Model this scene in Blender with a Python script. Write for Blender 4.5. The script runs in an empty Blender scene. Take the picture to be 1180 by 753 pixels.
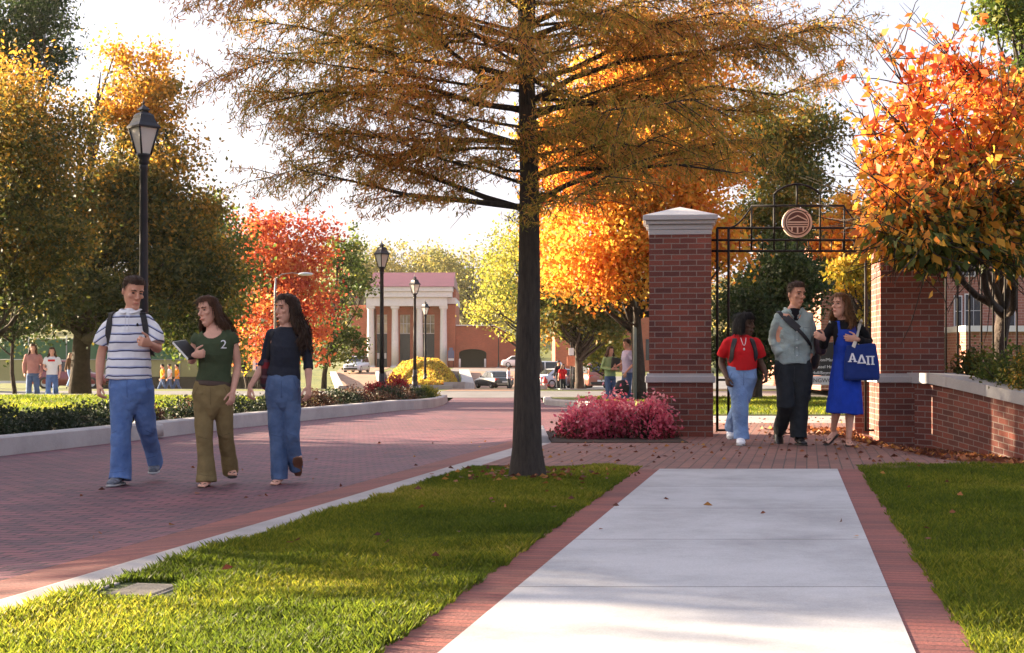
import bpy, bmesh, math, random
import numpy as np
from mathutils import Vector, Matrix
from mathutils.bvhtree import BVHTree

R = math.radians
random.seed(7)
SC = bpy.context.scene
COL = SC.collection
F, CX, HY, HC = 1600.0, 590.0, 415.0, 0.94      # focal length in photo pixels, centre column, horizon row, eye height

def pd(px, py, Y):                               # a point seen at a photo pixel, at depth Y
    return ((px - CX) / F * Y, Y, HC - (py - HY) / F * Y)
def pg(px, py, z):                               # a point seen at a photo pixel, at height z
    Y = F * (HC - z) / (py - HY)
    return ((px - CX) / F * Y, Y, z)

GY = [-60, 30, 40, 56, 73, 90, 115, 130, 145, 170, 4000]
GZ = [0, 0, -.2, -.25, -.6, -.95, -1.45, -1.1, -.4, 0, 0]
def gz(Y):
    return np.interp(Y, GY, GZ)

# ------------------------------------------------------------------ mesh helpers
def mesh_np(name, V, Fq, smooth=False, attrs=None, uv=None):
    V = np.asarray(V, dtype=np.float32); Fq = np.asarray(Fq, dtype=np.int32)
    me = bpy.data.meshes.new(name)
    n, k = Fq.shape
    me.vertices.add(len(V)); me.vertices.foreach_set('co', V.ravel())
    me.loops.add(n * k); me.loops.foreach_set('vertex_index', Fq.ravel())
    me.polygons.add(n); me.polygons.foreach_set('loop_start', np.arange(0, n * k, k, dtype=np.int32))
    if smooth: me.polygons.foreach_set('use_smooth', np.ones(n, dtype=bool))
    me.update(calc_edges=True)
    for an, av in (attrs or {}).items():
        a = me.attributes.new(an, 'FLOAT', 'POINT'); a.data.foreach_set('value', np.asarray(av, dtype=np.float32))
    return me

def link(name, me, mat=None, parent=None):
    o = bpy.data.objects.new(name, me); COL.objects.link(o)
    if mat is not None and me is not None: me.materials.append(mat)
    if parent is not None: o.parent = parent
    return o

def tag(o, label=None, cat=None, group=None, kind=None):
    if label: o['label'] = label
    if cat: o['category'] = cat
    if group: o['group'] = group
    if kind: o['kind'] = kind
    return o

def empty(name, loc=(0, 0, 0), rz=0.0, label=None, cat=None, group=None):
    o = bpy.data.objects.new(name, None); COL.objects.link(o)
    o.empty_display_size = .2
    o.location = loc; o.rotation_euler = (0, 0, rz)
    return tag(o, label, cat, group)

def dup(root, loc=None, rz=None, label=None, group=None):
    r = root.copy(); COL.objects.link(r)
    if loc is not None: r.location = loc
    if rz is not None: r.rotation_euler = (0, 0, rz)
    if label: r['label'] = label
    if group: r['group'] = group
    for ch in list(root.children):
        c = ch.copy(); COL.objects.link(c); c.parent = r
        for g in list(ch.children):
            d = g.copy(); COL.objects.link(d); d.parent = c
    return r

class MB:
    def __init__(s): s.v = []; s.f = []; s.sm = []
    def add(s, V, Fs, smooth=False):
        b = len(s.v); s.v += [tuple(float(c) for c in p) for p in V]
        for f in Fs: s.f.append(tuple(int(i) + b for i in f)); s.sm.append(smooth)
        return s
    def box(s, x0, x1, y0, y1, z0, z1, bev=0.0):
        if bev > 0:
            bm = bmesh.new(); bmesh.ops.create_cube(bm, size=1)
            for v in bm.verts:
                v.co = Vector(((x0 + x1) / 2 + v.co.x * (x1 - x0), (y0 + y1) / 2 + v.co.y * (y1 - y0), (z0 + z1) / 2 + v.co.z * (z1 - z0)))
            bmesh.ops.bevel(bm, geom=bm.edges[:], offset=bev, segments=2, affect='EDGES', profile=.5)
            bm.verts.index_update()
            s.add([v.co for v in bm.verts], [[v.index for v in f.verts] for f in bm.faces]); bm.free(); return s
        V = [(x0, y0, z0), (x1, y0, z0), (x1, y1, z0), (x0, y1, z0), (x0, y0, z1), (x1, y0, z1), (x1, y1, z1), (x0, y1, z1)]
        return s.add(V, [(0, 3, 2, 1), (4, 5, 6, 7), (0, 1, 5, 4), (1, 2, 6, 5), (2, 3, 7, 6), (3, 0, 4, 7)])
    def prism(s, poly, y0, y1):                  # poly in (x, z), extruded along y
        n = len(poly)
        V = [(x, y0, z) for x, z in poly] + [(x, y1, z) for x, z in poly]
        return s.add(V, [tuple(range(n)), tuple(range(2 * n - 1, n - 1, -1))] + [(i, i + n, (i + 1) % n + n, (i + 1) % n) for i in range(n)])
    def slab(s, poly, z0, z1):                   # poly in (x, y), extruded along z
        n = len(poly)
        V = [(x, y, z0) for x, y in poly] + [(x, y, z1) for x, y in poly]
        return s.add(V, [tuple(range(n - 1, -1, -1)), tuple(range(n, 2 * n))] + [(i, (i + 1) % n, (i + 1) % n + n, i + n) for i in range(n)])
    def lathe(s, prof, n=16, c=(0, 0), rot=0.0, smooth=True):   # prof of (r, z)
        V = []; 
        for r, z in prof:
            for i in range(n):
                a = rot + 2 * math.pi * i / n; V.append((c[0] + r * math.cos(a), c[1] + r * math.sin(a), z))
        Fs = [(j * n + i, j * n + (i + 1) % n, (j + 1) * n + (i + 1) % n, (j + 1) * n + i) for j in range(len(prof) - 1) for i in range(n)]
        Fs += [tuple(range(n - 1, -1, -1)), tuple(range((len(prof) - 1) * n, len(prof) * n))]
        return s.add(V, Fs, smooth)
    def tube(s, pts, rads, n=8, flat=True):
        V, Fq = loft(pts, rads, n, 'flat' if flat else 'round'); return s.add(V, Fq, True)
    def build(s, name, mat, parent=None, loc=None):
        me = bpy.data.meshes.new(name); me.from_pydata(s.v, [], s.f); me.update()
        me.polygons.foreach_set('use_smooth', np.array(s.sm, dtype=bool))
        bm = bmesh.new(); bm.from_mesh(me); bmesh.ops.recalc_face_normals(bm, faces=bm.faces[:])
        uvl = bm.loops.layers.uv.new('UVMap')    # metres, laid on each face by its own direction
        for f in bm.faces:
            n = f.normal
            for l in f.loops:
                p = l.vert.co
                if abs(n.z) > .75: l[uvl].uv = (p.x, p.y)
                else:
                    h = math.hypot(n.x, n.y) or 1
                    l[uvl].uv = ((-n.y * p.x + n.x * p.y) / h, p.z)
        bm.to_mesh(me); bm.free()
        o = link(name, me, mat, parent)
        if loc: o.location = loc
        return o

def _frames(pts, hint=None):
    P = np.asarray(pts, float); T = np.gradient(P, axis=0)
    T /= np.linalg.norm(T, axis=1, keepdims=True) + 1e-9
    if hint is None:
        m = np.abs(T).mean(0); hint = np.array([1., 0, 0]) if m[0] < .8 else np.array([0, 1., 0])
    hint = np.asarray(hint, float)
    A = hint - (T @ hint)[:, None] * T; A /= np.linalg.norm(A, axis=1, keepdims=True) + 1e-9
    return P, T, A, np.cross(T, A)

def loft(pts, rads, n=14, cap='round', hint=None):
    P, T, A, B = _frames(pts, hint)
    r = np.array([(q, q) if np.isscalar(q) else q for q in rads], float)
    a = np.arange(n) * 2 * math.pi / n; ca, sa = np.cos(a), np.sin(a)
    rings = [P[i] + np.outer(ca * r[i, 0], A[i]) + np.outer(sa * r[i, 1], B[i]) for i in range(len(P))]
    e0, e1 = min(r[0]), min(r[-1])
    if cap == 'round':
        rings.insert(0, P[0] - T[0] * e0 * .55 + np.outer(ca * r[0, 0] * .8, A[0]) + np.outer(sa * r[0, 1] * .8, B[0]))
        rings.append(P[-1] + T[-1] * e1 * .55 + np.outer(ca * r[-1, 0] * .8, A[-1]) + np.outer(sa * r[-1, 1] * .8, B[-1]))
        p0, p1 = P[0] - T[0] * e0 * .9, P[-1] + T[-1] * e1 * .9
    else: p0, p1 = P[0], P[-1]
    V = np.vstack(rings + [p0[None], p1[None]]); m = len(rings)
    Fs = [(j * n + i, j * n + (i + 1) % n, (j + 1) * n + (i + 1) % n, (j + 1) * n + i) for j in range(m - 1) for i in range(n)]
    Fs += [(m * n, (i + 1) % n, i) for i in range(n)]
    Fs += [(m * n + 1, (m - 1) * n + i, (m - 1) * n + (i + 1) % n) for i in range(n)]
    return V, Fs

def ell(c, r, n=12, rot=None):                   # ellipsoid
    V = []; m = 8
    for j in range(m + 1):
        t = math.pi * j / m
        for i in range(n):
            a = 2 * math.pi * i / n; s = max(math.sin(t), .02)
            V.append((s * math.cos(a) * r[0], s * math.sin(a) * r[1], math.cos(t) * r[2]))
    V = np.array(V)
    if rot is not None: V = V @ np.array(rot).T
    V = V + np.array(c)
    Fs = [(j * n + i, (j + 1) * n + i, (j + 1) * n + (i + 1) % n, j * n + (i + 1) % n) for j in range(m) for i in range(n)]
    Fs += [tuple(range(n)), tuple(range((m + 1) * n - 1, m * n - 1, -1))]
    return V, Fs

def vnoise(P, seed=0):                           # smooth value noise in -1..1
    P = np.asarray(P, float) + seed * 17.31
    I = np.floor(P).astype(np.int64); f = P - I; f = f * f * (3 - 2 * f)
    def h(ix, iy, iz):
        q = (ix * 374761393 + iy * 668265263 + iz * 2147483647 + seed * 144665) & 0xffffffff
        q = ((q ^ (q >> 13)) * 1274126177) & 0xffffffff
        return ((q ^ (q >> 16)) & 0xffff) / 32767.5 - 1
    o = 0
    for dx in (0, 1):
        for dy in (0, 1):
            for dz in (0, 1):
                w = (f[:, 0] if dx else 1 - f[:, 0]) * (f[:, 1] if dy else 1 - f[:, 1]) * (f[:, 2] if dz else 1 - f[:, 2])
                o = o + w * h(I[:, 0] + dx, I[:, 1] + dy, I[:, 2] + dz)
    return o

def fuse(pieces, voxel, smooth=3):               # melt overlapping closed shapes into one continuous surface
    v = []; f = []
    for V, Fs in pieces:
        b = len(v); v += [tuple(map(float, p)) for p in V]; f += [tuple(int(i) + b for i in q) for q in Fs]
    me = bpy.data.meshes.new('tmp'); me.from_pydata(v, [], f); me.update()
    bm = bmesh.new(); bm.from_mesh(me); bmesh.ops.recalc_face_normals(bm, faces=bm.faces[:]); bm.to_mesh(me); bm.free()
    o = bpy.data.objects.new('tmp', me); COL.objects.link(o)
    m = o.modifiers.new('r', 'REMESH'); m.mode = 'VOXEL'; m.voxel_size = voxel; m.adaptivity = 0
    if smooth: s = o.modifiers.new('s', 'SMOOTH'); s.factor = .5; s.iterations = smooth
    dg = bpy.context.evaluated_depsgraph_get()
    m2 = bpy.data.meshes.new_from_object(o.evaluated_get(dg))
    n = len(m2.vertices); V = np.empty(n * 3, np.float32); m2.vertices.foreach_get('co', V)
    N = np.empty(n * 3, np.float32); m2.vertices.foreach_get('normal', N)
    Fq = [tuple(p.vertices) for p in m2.polygons]
    bpy.data.objects.remove(o); bpy.data.meshes.remove(me); bpy.data.meshes.remove(m2)
    return V.reshape(-1, 3).astype(float), N.reshape(-1, 3).astype(float), Fq

def poly_obj(name, V, Fq, mat, parent=None, smooth=True):
    me = bpy.data.meshes.new(name); me.from_pydata([tuple(map(float, p)) for p in V], [], Fq); me.update()
    if smooth: me.polygons.foreach_set('use_smooth', np.ones(len(me.polygons), dtype=bool))
    return link(name, me, mat, parent)

def text_mesh(txt, size, extr=.004):             # lettering as flat geometry in (x, z), facing -y
    c = bpy.data.curves.new('t', 'FONT'); c.body = txt; c.size = size; c.extrude = extr; c.align_x = 'CENTER'; c.align_y = 'CENTER'; c.resolution_u = 3
    o = bpy.data.objects.new('t', c); COL.objects.link(o)
    dg = bpy.context.evaluated_depsgraph_get(); me = bpy.data.meshes.new_from_object(o.evaluated_get(dg))
    V = [(v.co.x, -v.co.z, v.co.y) for v in me.vertices]; Fs = [tuple(p.vertices) for p in me.polygons]
    bpy.data.objects.remove(o); bpy.data.curves.remove(c); bpy.data.meshes.remove(me)
    return np.array(V), Fs

# ------------------------------------------------------------------ materials
def _new(name):
    m = bpy.data.materials.new(name); m.use_nodes = True; nt = m.node_tree
    return m, nt, nt.nodes['Principled BSDF']
def _n(nt, typ, **kw):
    n = nt.nodes.new(typ)
    for k, v in kw.items():
        if k in n.inputs: n.inputs[k].default_value = v
        else: setattr(n, k, v)
    return n
def c4(c): return (c[0], c[1], c[2], 1)
def ramp(nt, stops, interp='LINEAR'):
    n = nt.nodes.new('ShaderNodeValToRGB'); e = n.color_ramp; e.interpolation = interp
    while len(e.elements) < len(stops): e.elements.new(.5)
    for el, (p, c) in zip(e.elements, stops): el.position = p; el.color = c4(c)
    return n
def bump(nt, src, b, strength=.3, dist=.01):
    n = _n(nt, 'ShaderNodeBump', Strength=strength, Distance=dist); nt.links.new(src, n.inputs['Height']); nt.links.new(n.outputs[0], b.inputs['Normal'])

def mat(name, col, rough=.6, var=.15, scale=8.0, bumps=0.0, bscale=60., metal=0.0, spec=.5, dist=.004, col2=None, uv='Object'):
    m, nt, b = _new(name); L = nt.links.new
    tc = _n(nt, 'ShaderNodeTexCoord')
    nz = _n(nt, 'ShaderNodeTexNoise', Scale=scale, Detail=5.0, Roughness=.6); L(tc.outputs[uv], nz.inputs['Vector'])
    c2 = col2 or tuple(x * (1 - var) for x in col); c1 = tuple(min(1, x * (1 + var)) for x in col) if not col2 else col
    r = ramp(nt, [(.3, c2), (.7, c1)]); L(nz.outputs[0], r.inputs[0]); L(r.outputs[0], b.inputs['Base Color'])
    b.inputs['Roughness'].default_value = rough; b.inputs['Metallic'].default_value = metal; b.inputs['Specular IOR Level'].default_value = spec
    if bumps:
        n2 = _n(nt, 'ShaderNodeTexNoise', Scale=bscale, Detail=4.0); L(tc.outputs[uv], n2.inputs['Vector']); bump(nt, n2.outputs[0], b, bumps, dist)
    return m

def brick_mat(name, c1, c2, mortar, bw=.203, rh=.0677, ms=.005, rough=.85, src='UV', rot=0.0, offset=.5, bmp=.5, stain=.25, freq=2, squash=1.0, big=.6):
    m, nt, b = _new(name); L = nt.links.new
    tc = _n(nt, 'ShaderNodeTexCoord'); mp = _n(nt, 'ShaderNodeMapping'); mp.inputs['Rotation'].default_value = (0, 0, rot)
    L(tc.outputs[src], mp.inputs['Vector'])
    br = _n(nt, 'ShaderNodeTexBrick', Scale=1.0); br.offset = offset; br.offset_frequency = freq; br.squash = squash
    for k, v in (('Brick Width', bw), ('Row Height', rh), ('Mortar Size', ms), ('Mortar Smooth', .2), ('Bias', 0.0)): br.inputs[k].default_value = v
    br.inputs['Color1'].default_value = c4(c1); br.inputs['Color2'].default_value = c4(c2); br.inputs['Mortar'].default_value = c4(mortar)
    wob = _n(nt, 'ShaderNodeTexNoise', Scale=9.0, Detail=2.0); L(tc.outputs[src], wob.inputs['Vector'])
    wm = _n(nt, 'ShaderNodeVectorMath', operation='MULTIPLY_ADD'); L(wob.outputs['Color'], wm.inputs[0]); wm.inputs[1].default_value = (.006, .006, .006); L(mp.outputs[0], wm.inputs[2])
    L(wm.outputs[0], br.inputs['Vector'])
    n1 = _n(nt, 'ShaderNodeTexNoise', Scale=big, Detail=6.0, Roughness=.65); L(tc.outputs[src], n1.inputs['Vector'])
    n2 = _n(nt, 'ShaderNodeTexNoise', Scale=70.0, Detail=4.0); L(tc.outputs[src], n2.inputs['Vector'])
    r1 = ramp(nt, [(.3, (1 - stain,) * 3), (.72, (1 + stain * .6,) * 3)]); L(n1.outputs[0], r1.inputs[0])
    r2 = ramp(nt, [(.25, (.72,) * 3), (.75, (1.15,) * 3)]); L(n2.outputs[0], r2.inputs[0])
    x1 = _n(nt, 'ShaderNodeMix', data_type='RGBA', blend_type='MULTIPLY'); x1.inputs[0].default_value = 1; L(br.outputs[0], x1.inputs[6]); L(r1.outputs[0], x1.inputs[7])
    x2 = _n(nt, 'ShaderNodeMix', data_type='RGBA', blend_type='MULTIPLY'); x2.inputs[0].default_value = 1; L(x1.outputs[2], x2.inputs[6]); L(r2.outputs[0], x2.inputs[7])
    L(x2.outputs[2], b.inputs['Base Color']); b.inputs['Roughness'].default_value = rough
    inv = _n(nt, 'ShaderNodeMath', operation='MULTIPLY_ADD'); L(br.outputs['Fac'], inv.inputs[0]); inv.inputs[1].default_value = -1.0; L(n2.outputs[0], inv.inputs[2])
    bump(nt, inv.outputs[0], b, bmp, .006)
    return m

def leaf_mat(name, stops, trans=.5, rough=.55, pos=.35, pscale=.6):
    # each leaf's own colour: a random value per leaf, shifted patch by patch through the crown
    m, nt, b = _new(name); L = nt.links.new
    at = _n(nt, 'ShaderNodeAttribute', attribute_name='rnd')
    tc = _n(nt, 'ShaderNodeTexCoord'); nz = _n(nt, 'ShaderNodeTexNoise', Scale=pscale, Detail=3.0); L(tc.outputs['Object'], nz.inputs['Vector'])
    ma = _n(nt, 'ShaderNodeMath', operation='MULTIPLY_ADD'); L(nz.outputs[0], ma.inputs[0]); ma.inputs[1].default_value = pos * 3; ma.inputs[2].default_value = -pos * 1.5
    ad = _n(nt, 'ShaderNodeMath', operation='ADD', use_clamp=True); L(at.outputs['Fac'], ad.inputs[0]); L(ma.outputs[0], ad.inputs[1])
    r = ramp(nt, stops); L(ad.outputs[0], r.inputs[0]); L(r.outputs[0], b.inputs['Base Color'])
    b.inputs['Roughness'].default_value = rough; b.inputs['Specular IOR Level'].default_value = .3
    tr = _n(nt, 'ShaderNodeBsdfTranslucent')
    hs = _n(nt, 'ShaderNodeHueSaturation', Saturation=1.0, Value=1.22); L(r.outputs[0], hs.inputs['Color']); L(hs.outputs[0], tr.inputs['Color'])
    mx = _n(nt, 'ShaderNodeMixShader'); mx.inputs[0].default_value = trans
    L(b.outputs[0], mx.inputs[1]); L(tr.outputs[0], mx.inputs[2]); L(mx.outputs[0], nt.nodes['Material Output'].inputs[0])
    return m

def stripes_mat():                               # white polo cloth with paired navy and pale blue stripes
    m, nt, b = _new('striped_cotton'); L = nt.links.new
    tc = _n(nt, 'ShaderNodeTexCoord'); sp = _n(nt, 'ShaderNodeSeparateXYZ'); L(tc.outputs['Object'], sp.inputs[0])
    ax = _n(nt, 'ShaderNodeMath', operation='ABSOLUTE'); L(sp.outputs[0], ax.inputs[0])
    gt = _n(nt, 'ShaderNodeMath', operation='SUBTRACT'); L(ax.outputs[0], gt.inputs[0]); gt.inputs[1].default_value = .17
    mx = _n(nt, 'ShaderNodeMath', operation='MAXIMUM'); L(gt.outputs[0], mx.inputs[0]); mx.inputs[1].default_value = 0
    ma = _n(nt, 'ShaderNodeMath', operation='MULTIPLY_ADD'); L(mx.outputs[0], ma.inputs[0]); ma.inputs[1].default_value = .55; L(sp.outputs[2], ma.inputs[2])
    nz = _n(nt, 'ShaderNodeTexNoise', Scale=5.0, Detail=2.0); L(tc.outputs['Object'], nz.inputs['Vector'])
    m2 = _n(nt, 'ShaderNodeMath', operation='MULTIPLY_ADD'); L(nz.outputs[0], m2.inputs[0]); m2.inputs[1].default_value = .03; L(ma.outputs[0], m2.inputs[2])
    dv = _n(nt, 'ShaderNodeMath', operation='DIVIDE'); L(m2.outputs[0], dv.inputs[0]); dv.inputs[1].default_value = .072
    fr = _n(nt, 'ShaderNodeMath', operation='FRACT'); L(dv.outputs[0], fr.inputs[0])
    W = (.74, .74, .78); N = (.025, .03, .10); P = (.42, .47, .66)
    r = ramp(nt, [(0, W), (.36, W), (.38, N), (.50, N), (.53, P), (.63, P), (.66, W)], 'CONSTANT'); L(fr.outputs[0], r.inputs[0]); L(r.outputs[0], b.inputs['Base Color'])
    b.inputs['Roughness'].default_value = .85
    n2 = _n(nt, 'ShaderNodeTexNoise', Scale=14.0, Detail=3.0); L(tc.outputs['Object'], n2.inputs['Vector']); bump(nt, n2.outputs[0], b, .5, .02)
    return m

def cloth(name, col, var=.12, b=.5, rough=.9, scale=9.): 
    return mat(name, col, rough, var, scale, b * 1.3, 13., spec=.2, dist=.024)
# ------------------------------------------------------------------ people
def rotm(yaw, pitch=0, roll=0):
    return np.array(Matrix.Rotation(R(yaw), 3, 'Z') @ Matrix.Rotation(R(pitch), 3, 'X') @ Matrix.Rotation(R(roll), 3, 'Y'))

HEAD = [(-.118, -.058, .026, .026), (-.10, -.047, .044, .046), (-.07, -.03, .057, .068), (-.03, -.012, .065, .086), (0, -.003, .070, .095),
        (.04, 0, .074, .099), (.072, .003, .072, .095), (.095, .006, .062, .082), (.108, .009, .045, .06), (.114, .01, .022, .03), (.1165, .01, .006, .008)]
def head_pieces(grow=0.0, zs=None):
    rows = [r for r in HEAD if zs is None or r[0] >= zs]
    return [loft([(0, y, z + (grow if z > .09 else 0)) for z, y, a, b in rows], [(a + grow, b + grow) for z, y, a, b in rows], 20)]

SKIN = {}
def skin(col):
    if col not in SKIN: SKIN[col] = mat('skin_%d' % len(SKIN), col, .5, .10, 20., .15, 180., spec=.35, dist=.002)
    return SKIN[col]
M_eye = mat('eye_dark', (.015, .012, .01), .3, .05)
M_lip = {}

class Fig:
    """One figure; joints and outlines are given in photo pixels of that person and turned into metres."""
    def __init__(s, label, ppm, cx, y0, Y, z, vox=.006, group=None):
        s.ppm, s.cx, s.y0, s.vox = ppm, cx, y0, vox
        s.org = Vector(((cx - CX) / F * Y, Y, z)); s.label = label; s.group = group
        s.body = []; s.rig = 0
    def p(s, q): return np.array([(q[0] - s.cx) / s.ppm, q[2] if len(q) > 2 else 0., (s.y0 - q[1]) / s.ppm])
    def rings(s, rows, n=22, cap='flat'):        # rows: (py, xl, xr[, y[, ry]])
        pts = []; rad = []
        for r in rows:
            rx = (r[2] - r[1]) / 2 / s.ppm
            pts.append(s.p(((r[1] + r[2]) / 2, r[0], r[3] if len(r) > 3 else 0.))); rad.append((rx, r[4] if len(r) > 4 else rx))
        return loft(pts, rad, n, cap, (1, 0, 0))
    def cap_(s, q, r): return ell(s.p(q), (r, r, r), 14)
    def limb(s, pts, rads, n=14, cap='round', hint=None): return loft([s.p(q) for q in pts], rads, n, cap, hint)
    def head(s, c, yaw, pitch=0, roll=0, h=.24, nose=1.0):
        s.hc = s.p(c); s.hr = rotm(yaw, pitch, roll); s.hk = h / .236
        P = head_pieces()
        P.append(loft([(0, -.094, .022), (0, -.108, -.005), (0, -.116 - .004 * nose, -.026)], [.008, .0095, .0115], 8))
        P.append(ell((0, -.098, -.031), (.017, .014, .009)))
        P.append(ell((0, -.095, -.064), (.026, .013, .007))); P.append(ell((0, -.092, -.074), (.022, .013, .008)))
        P.append(ell((0, -.078, -.104), (.022, .018, .014)))
        for sx in (-1, 1):
            P.append(ell((sx * .03, -.088, .034), (.024, .013, .009))); P.append(ell((sx * .042, -.07, -.02), (.024, .02, .018)))
            P.append(ell((sx * .074, .012, -.006), (.010, .022, .032), rot=rotm(sx * 20)))
        for V, Fs in P: s.body.append((s.hw(V), Fs))
    def hw(s, V): return (np.asarray(V) * s.hk) @ s.hr.T + s.hc
    def neck(s, base, r=.056):
        s.body.append(loft([s.p(base) - (0, 0, .05), s.p(base), s.hc + np.array([0, .02, -.09]) * s.hk, s.hc + np.array([0, .01, -.02]) * s.hk], [r * 1.25, r * 1.02, r * .95, r * .9], 14))
    def arm(s, sh, el, wr, k=1.0):
        a, b, c = s.p(sh), s.p(el), s.p(wr)
        s.body.append(loft([a, a * .5 + b * .5, a * .1 + b * .9, b * .85 + c * .15, b * .6 + c * .4, c * .8 + b * .2, c],
                           [.040 * k, .045 * k, .040 * k, .040 * k, .040 * k, (.030 * k, .028 * k), (.027 * k, .023 * k)], 14))
        return c, (c - b) / (np.linalg.norm(c - b) + 1e-9)
    def hand(s, wr, d, th, curl=25, k=1.0, spread=3, palm=1, thumbc=0.0):
        d = np.asarray(d, float); d /= np.linalg.norm(d); th = np.asarray(th, float); th = th - d * (th @ d); th /= np.linalg.norm(th)
        n = np.cross(d, th) * palm
        s.body.append(loft([wr - d * .01, wr + d * .03 * k, wr + d * .065 * k, wr + d * .092 * k], [(.026 * k, .021 * k), (.037 * k, .018 * k), (.042 * k, .016 * k), (.038 * k, .012 * k)], 14, 'round', th))
        for i, (o, ln) in enumerate(((.030, .074), (.010, .083), (-.011, .077), (-.031, .060))):
            q = wr + d * (.078 - .004 * abs(i - 1)) * k + th * o * k; sp = R(spread * (1.2 - i) * 1.5); c = 0.0; pts = [q]
            for f, g in ((.46, 1.0), (.30, 1.25), (.24, .8)):
                c += R(curl) * g
                dd = (d * math.cos(sp) + th * math.sin(sp)) * math.cos(c) + n * math.sin(c); q = q + dd * ln * f * k; pts.append(q)
            s.body.append(loft(pts, [.0095 * k, .009 * k, .0085 * k, .0072 * k], 8))
        q = wr + d * .022 * k + th * .026 * k; d1 = d * .62 + th * (.78 - thumbc) + n * .25; d1 /= np.linalg.norm(d1); d2 = d * .92 + th * (.25 - thumbc) + n * .35; d2 /= np.linalg.norm(d2)
        s.body.append(loft([q, q + d1 * .042 * k, q + d1 * .042 * k + d2 * .034 * k, q + d1 * .042 * k + d2 * .056 * k], [.014 * k, .0115 * k, .0105 * k, .0085 * k], 8))
    def leg(s, hip, kn, an, k=1.0):
        a, b, c = s.p(hip), s.p(kn), s.p(an); m = b * .68 + c * .32
        s.body.append(loft([a, a * .5 + b * .5, b, m + np.array([0, .012, 0]), b * .25 + c * .75, c], [.062 * k, .066 * k, .052 * k, .054 * k, .038 * k, .033 * k], 14))
    def foot(s, an, fd, up=0.0, bare=True, k=1.0):
        # fd: heading in degrees (0 = toward the camera, + = to viewer's right); up: toes raised in degrees
        a = s.p(an); f = np.array([math.sin(R(fd)) * math.cos(R(up)), -math.cos(R(fd)) * math.cos(R(up)), math.sin(R(up))])
        side = np.array([math.cos(R(fd)), math.sin(R(fd)), 0]); u = np.cross(side, f) * -1
        u = u if u[2] > 0 else -u
        s.body.append(loft([a + u * .02, a - f * .03 * k - u * .035, a + f * .06 * k - u * .045, a + f * .12 * k - u * .055, a + f * .165 * k - u * .06], [.032 * k, (.032 * k, .036 * k), (.034 * k, .03 * k), (.042 * k, .018 * k), (.038 * k, .012 * k)], 14, 'round', side))
        if bare:
            for i in range(5): 
                q = a + f * (.168 - .006 * i) * k - u * .061 + side * (.030 - .0155 * i) * k; s.body.append(loft([q, q + f * (.030 - .003 * i) * k], [(.011 if i == 0 else .0085) * k] * 2, 8))
        return a, f, side, u
    def torso(s, rows): s.body.append(s.rings(rows, cap='round'))
    def finish(s, skincol, name='person'):
        V, N, Fq = fuse(s.body, s.vox, 3)
        L = (V - s.hc) @ s.hr / s.hk              # eye sockets pressed into the face
        for sx in (-1, 1):
            d = ((L[:, 0] - sx * .032) / .016) ** 2 + ((L[:, 2] - .010) / .010) ** 2
            w = np.exp(-d) * (L[:, 1] < -.04) * (np.abs(L[:, 2]) < .1)
            V -= N * (w * .008 * s.hk)[:, None]
        o = poly_obj(name, V, Fq, skin(skincol)); o.location = s.org
        tag(o, s.label, 'person', s.group); s.o = o
        s.bvh = {}
        if s.vox < .01:
            for sx in (-1, 1):
                poly_obj('eye', *_two(ell((sx * .032, -.0855, .008), (.013, .006, .0065), 10), s.hw), M_eye, o)
                poly_obj('eyebrow', *_two(loft([(sx * .014, -.099, .028), (sx * .030, -.100, .034), (sx * .050, -.086, .029)], [.0042, .0048, .003], 6), s.hw), s.hairm if hasattr(s, 'hairm') else M_eye, o)
            lip = tuple(c * f for c, f in zip(skincol, (.85, .55, .55)))
            if lip not in M_lip: M_lip[lip] = mat('lips_%d' % len(M_lip), lip, .45, .05)
            poly_obj('mouth', *_two(ell((0, -.1045, -.068), (.022, .006, .0065), 10), s.hw), M_lip[lip], o)
        return o
    def wear(s, name, pieces, m, wr=.006, wsc=(9, 9, 14), seed=1, cut=None, vox=None, smooth=3, lab=None, balls=()):
        pieces = list(pieces) + list(balls)
        V, N, Fq = fuse(pieces, vox or s.vox, smooth)
        if wr: V = V + N * (vnoise(V * wsc, seed) * wr + vnoise(V * np.array(wsc) * 2.3, seed + 5) * wr * .5)[:, None]
        if cut is not None:
            C = np.array([V[list(f)].mean(0) for f in Fq]); keep = ~cut(C); Fq = [f for f, k in zip(Fq, keep) if k]
            used = sorted({i for f in Fq for i in f}); mp = {a: b for b, a in enumerate(used)}; V = V[used]; Fq = [tuple(mp[i] for i in f) for f in Fq]
        o = poly_obj(name, V, Fq, m, s.o)
        if lab: o['label'] = lab
        s.bvh[name] = BVHTree.FromPolygons([tuple(p) for p in V], Fq)
        return o
    def hit(s, names, x, z, default=-.12):
        best = None
        for n in names:
            h = s.bvh[n].ray_cast(Vector((x, -2, z)), Vector((0, 1, 0)))
            if h[0] is not None and (best is None or h[0].y < best[0].y): best = h
        return (best[0], best[1]) if best else (Vector((x, default, z)), Vector((0, -1, 0)))
    def short_hair(s, m, grow=.009, front=.066, side=-.01, back=-.075):
        s.hairm = m
        def cut(C):
            L = (C - s.hc) @ s.hr / s.hk
            y, z, x = L[:, 1], L[:, 2], np.abs(L[:, 0])
            line = np.where(y < -.055, front - x * .1, np.where(y < .01, side + (front - side) * np.clip((-y - .005) / .05, 0, 1) ** .8, side + (back - side) * np.clip((y - .02) / .05, 0, 1)))
            return z < line
        P = [(s.hw(V), Fs) for V, Fs in head_pieces(grow)]
        o = s.wear('hair', P, m, .0035, (60, 60, 60), 3, cut, min(s.vox, .006), 2)
        if s.vox < .01: s.wisps(o, m, 600, .016, None)
        return o
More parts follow.
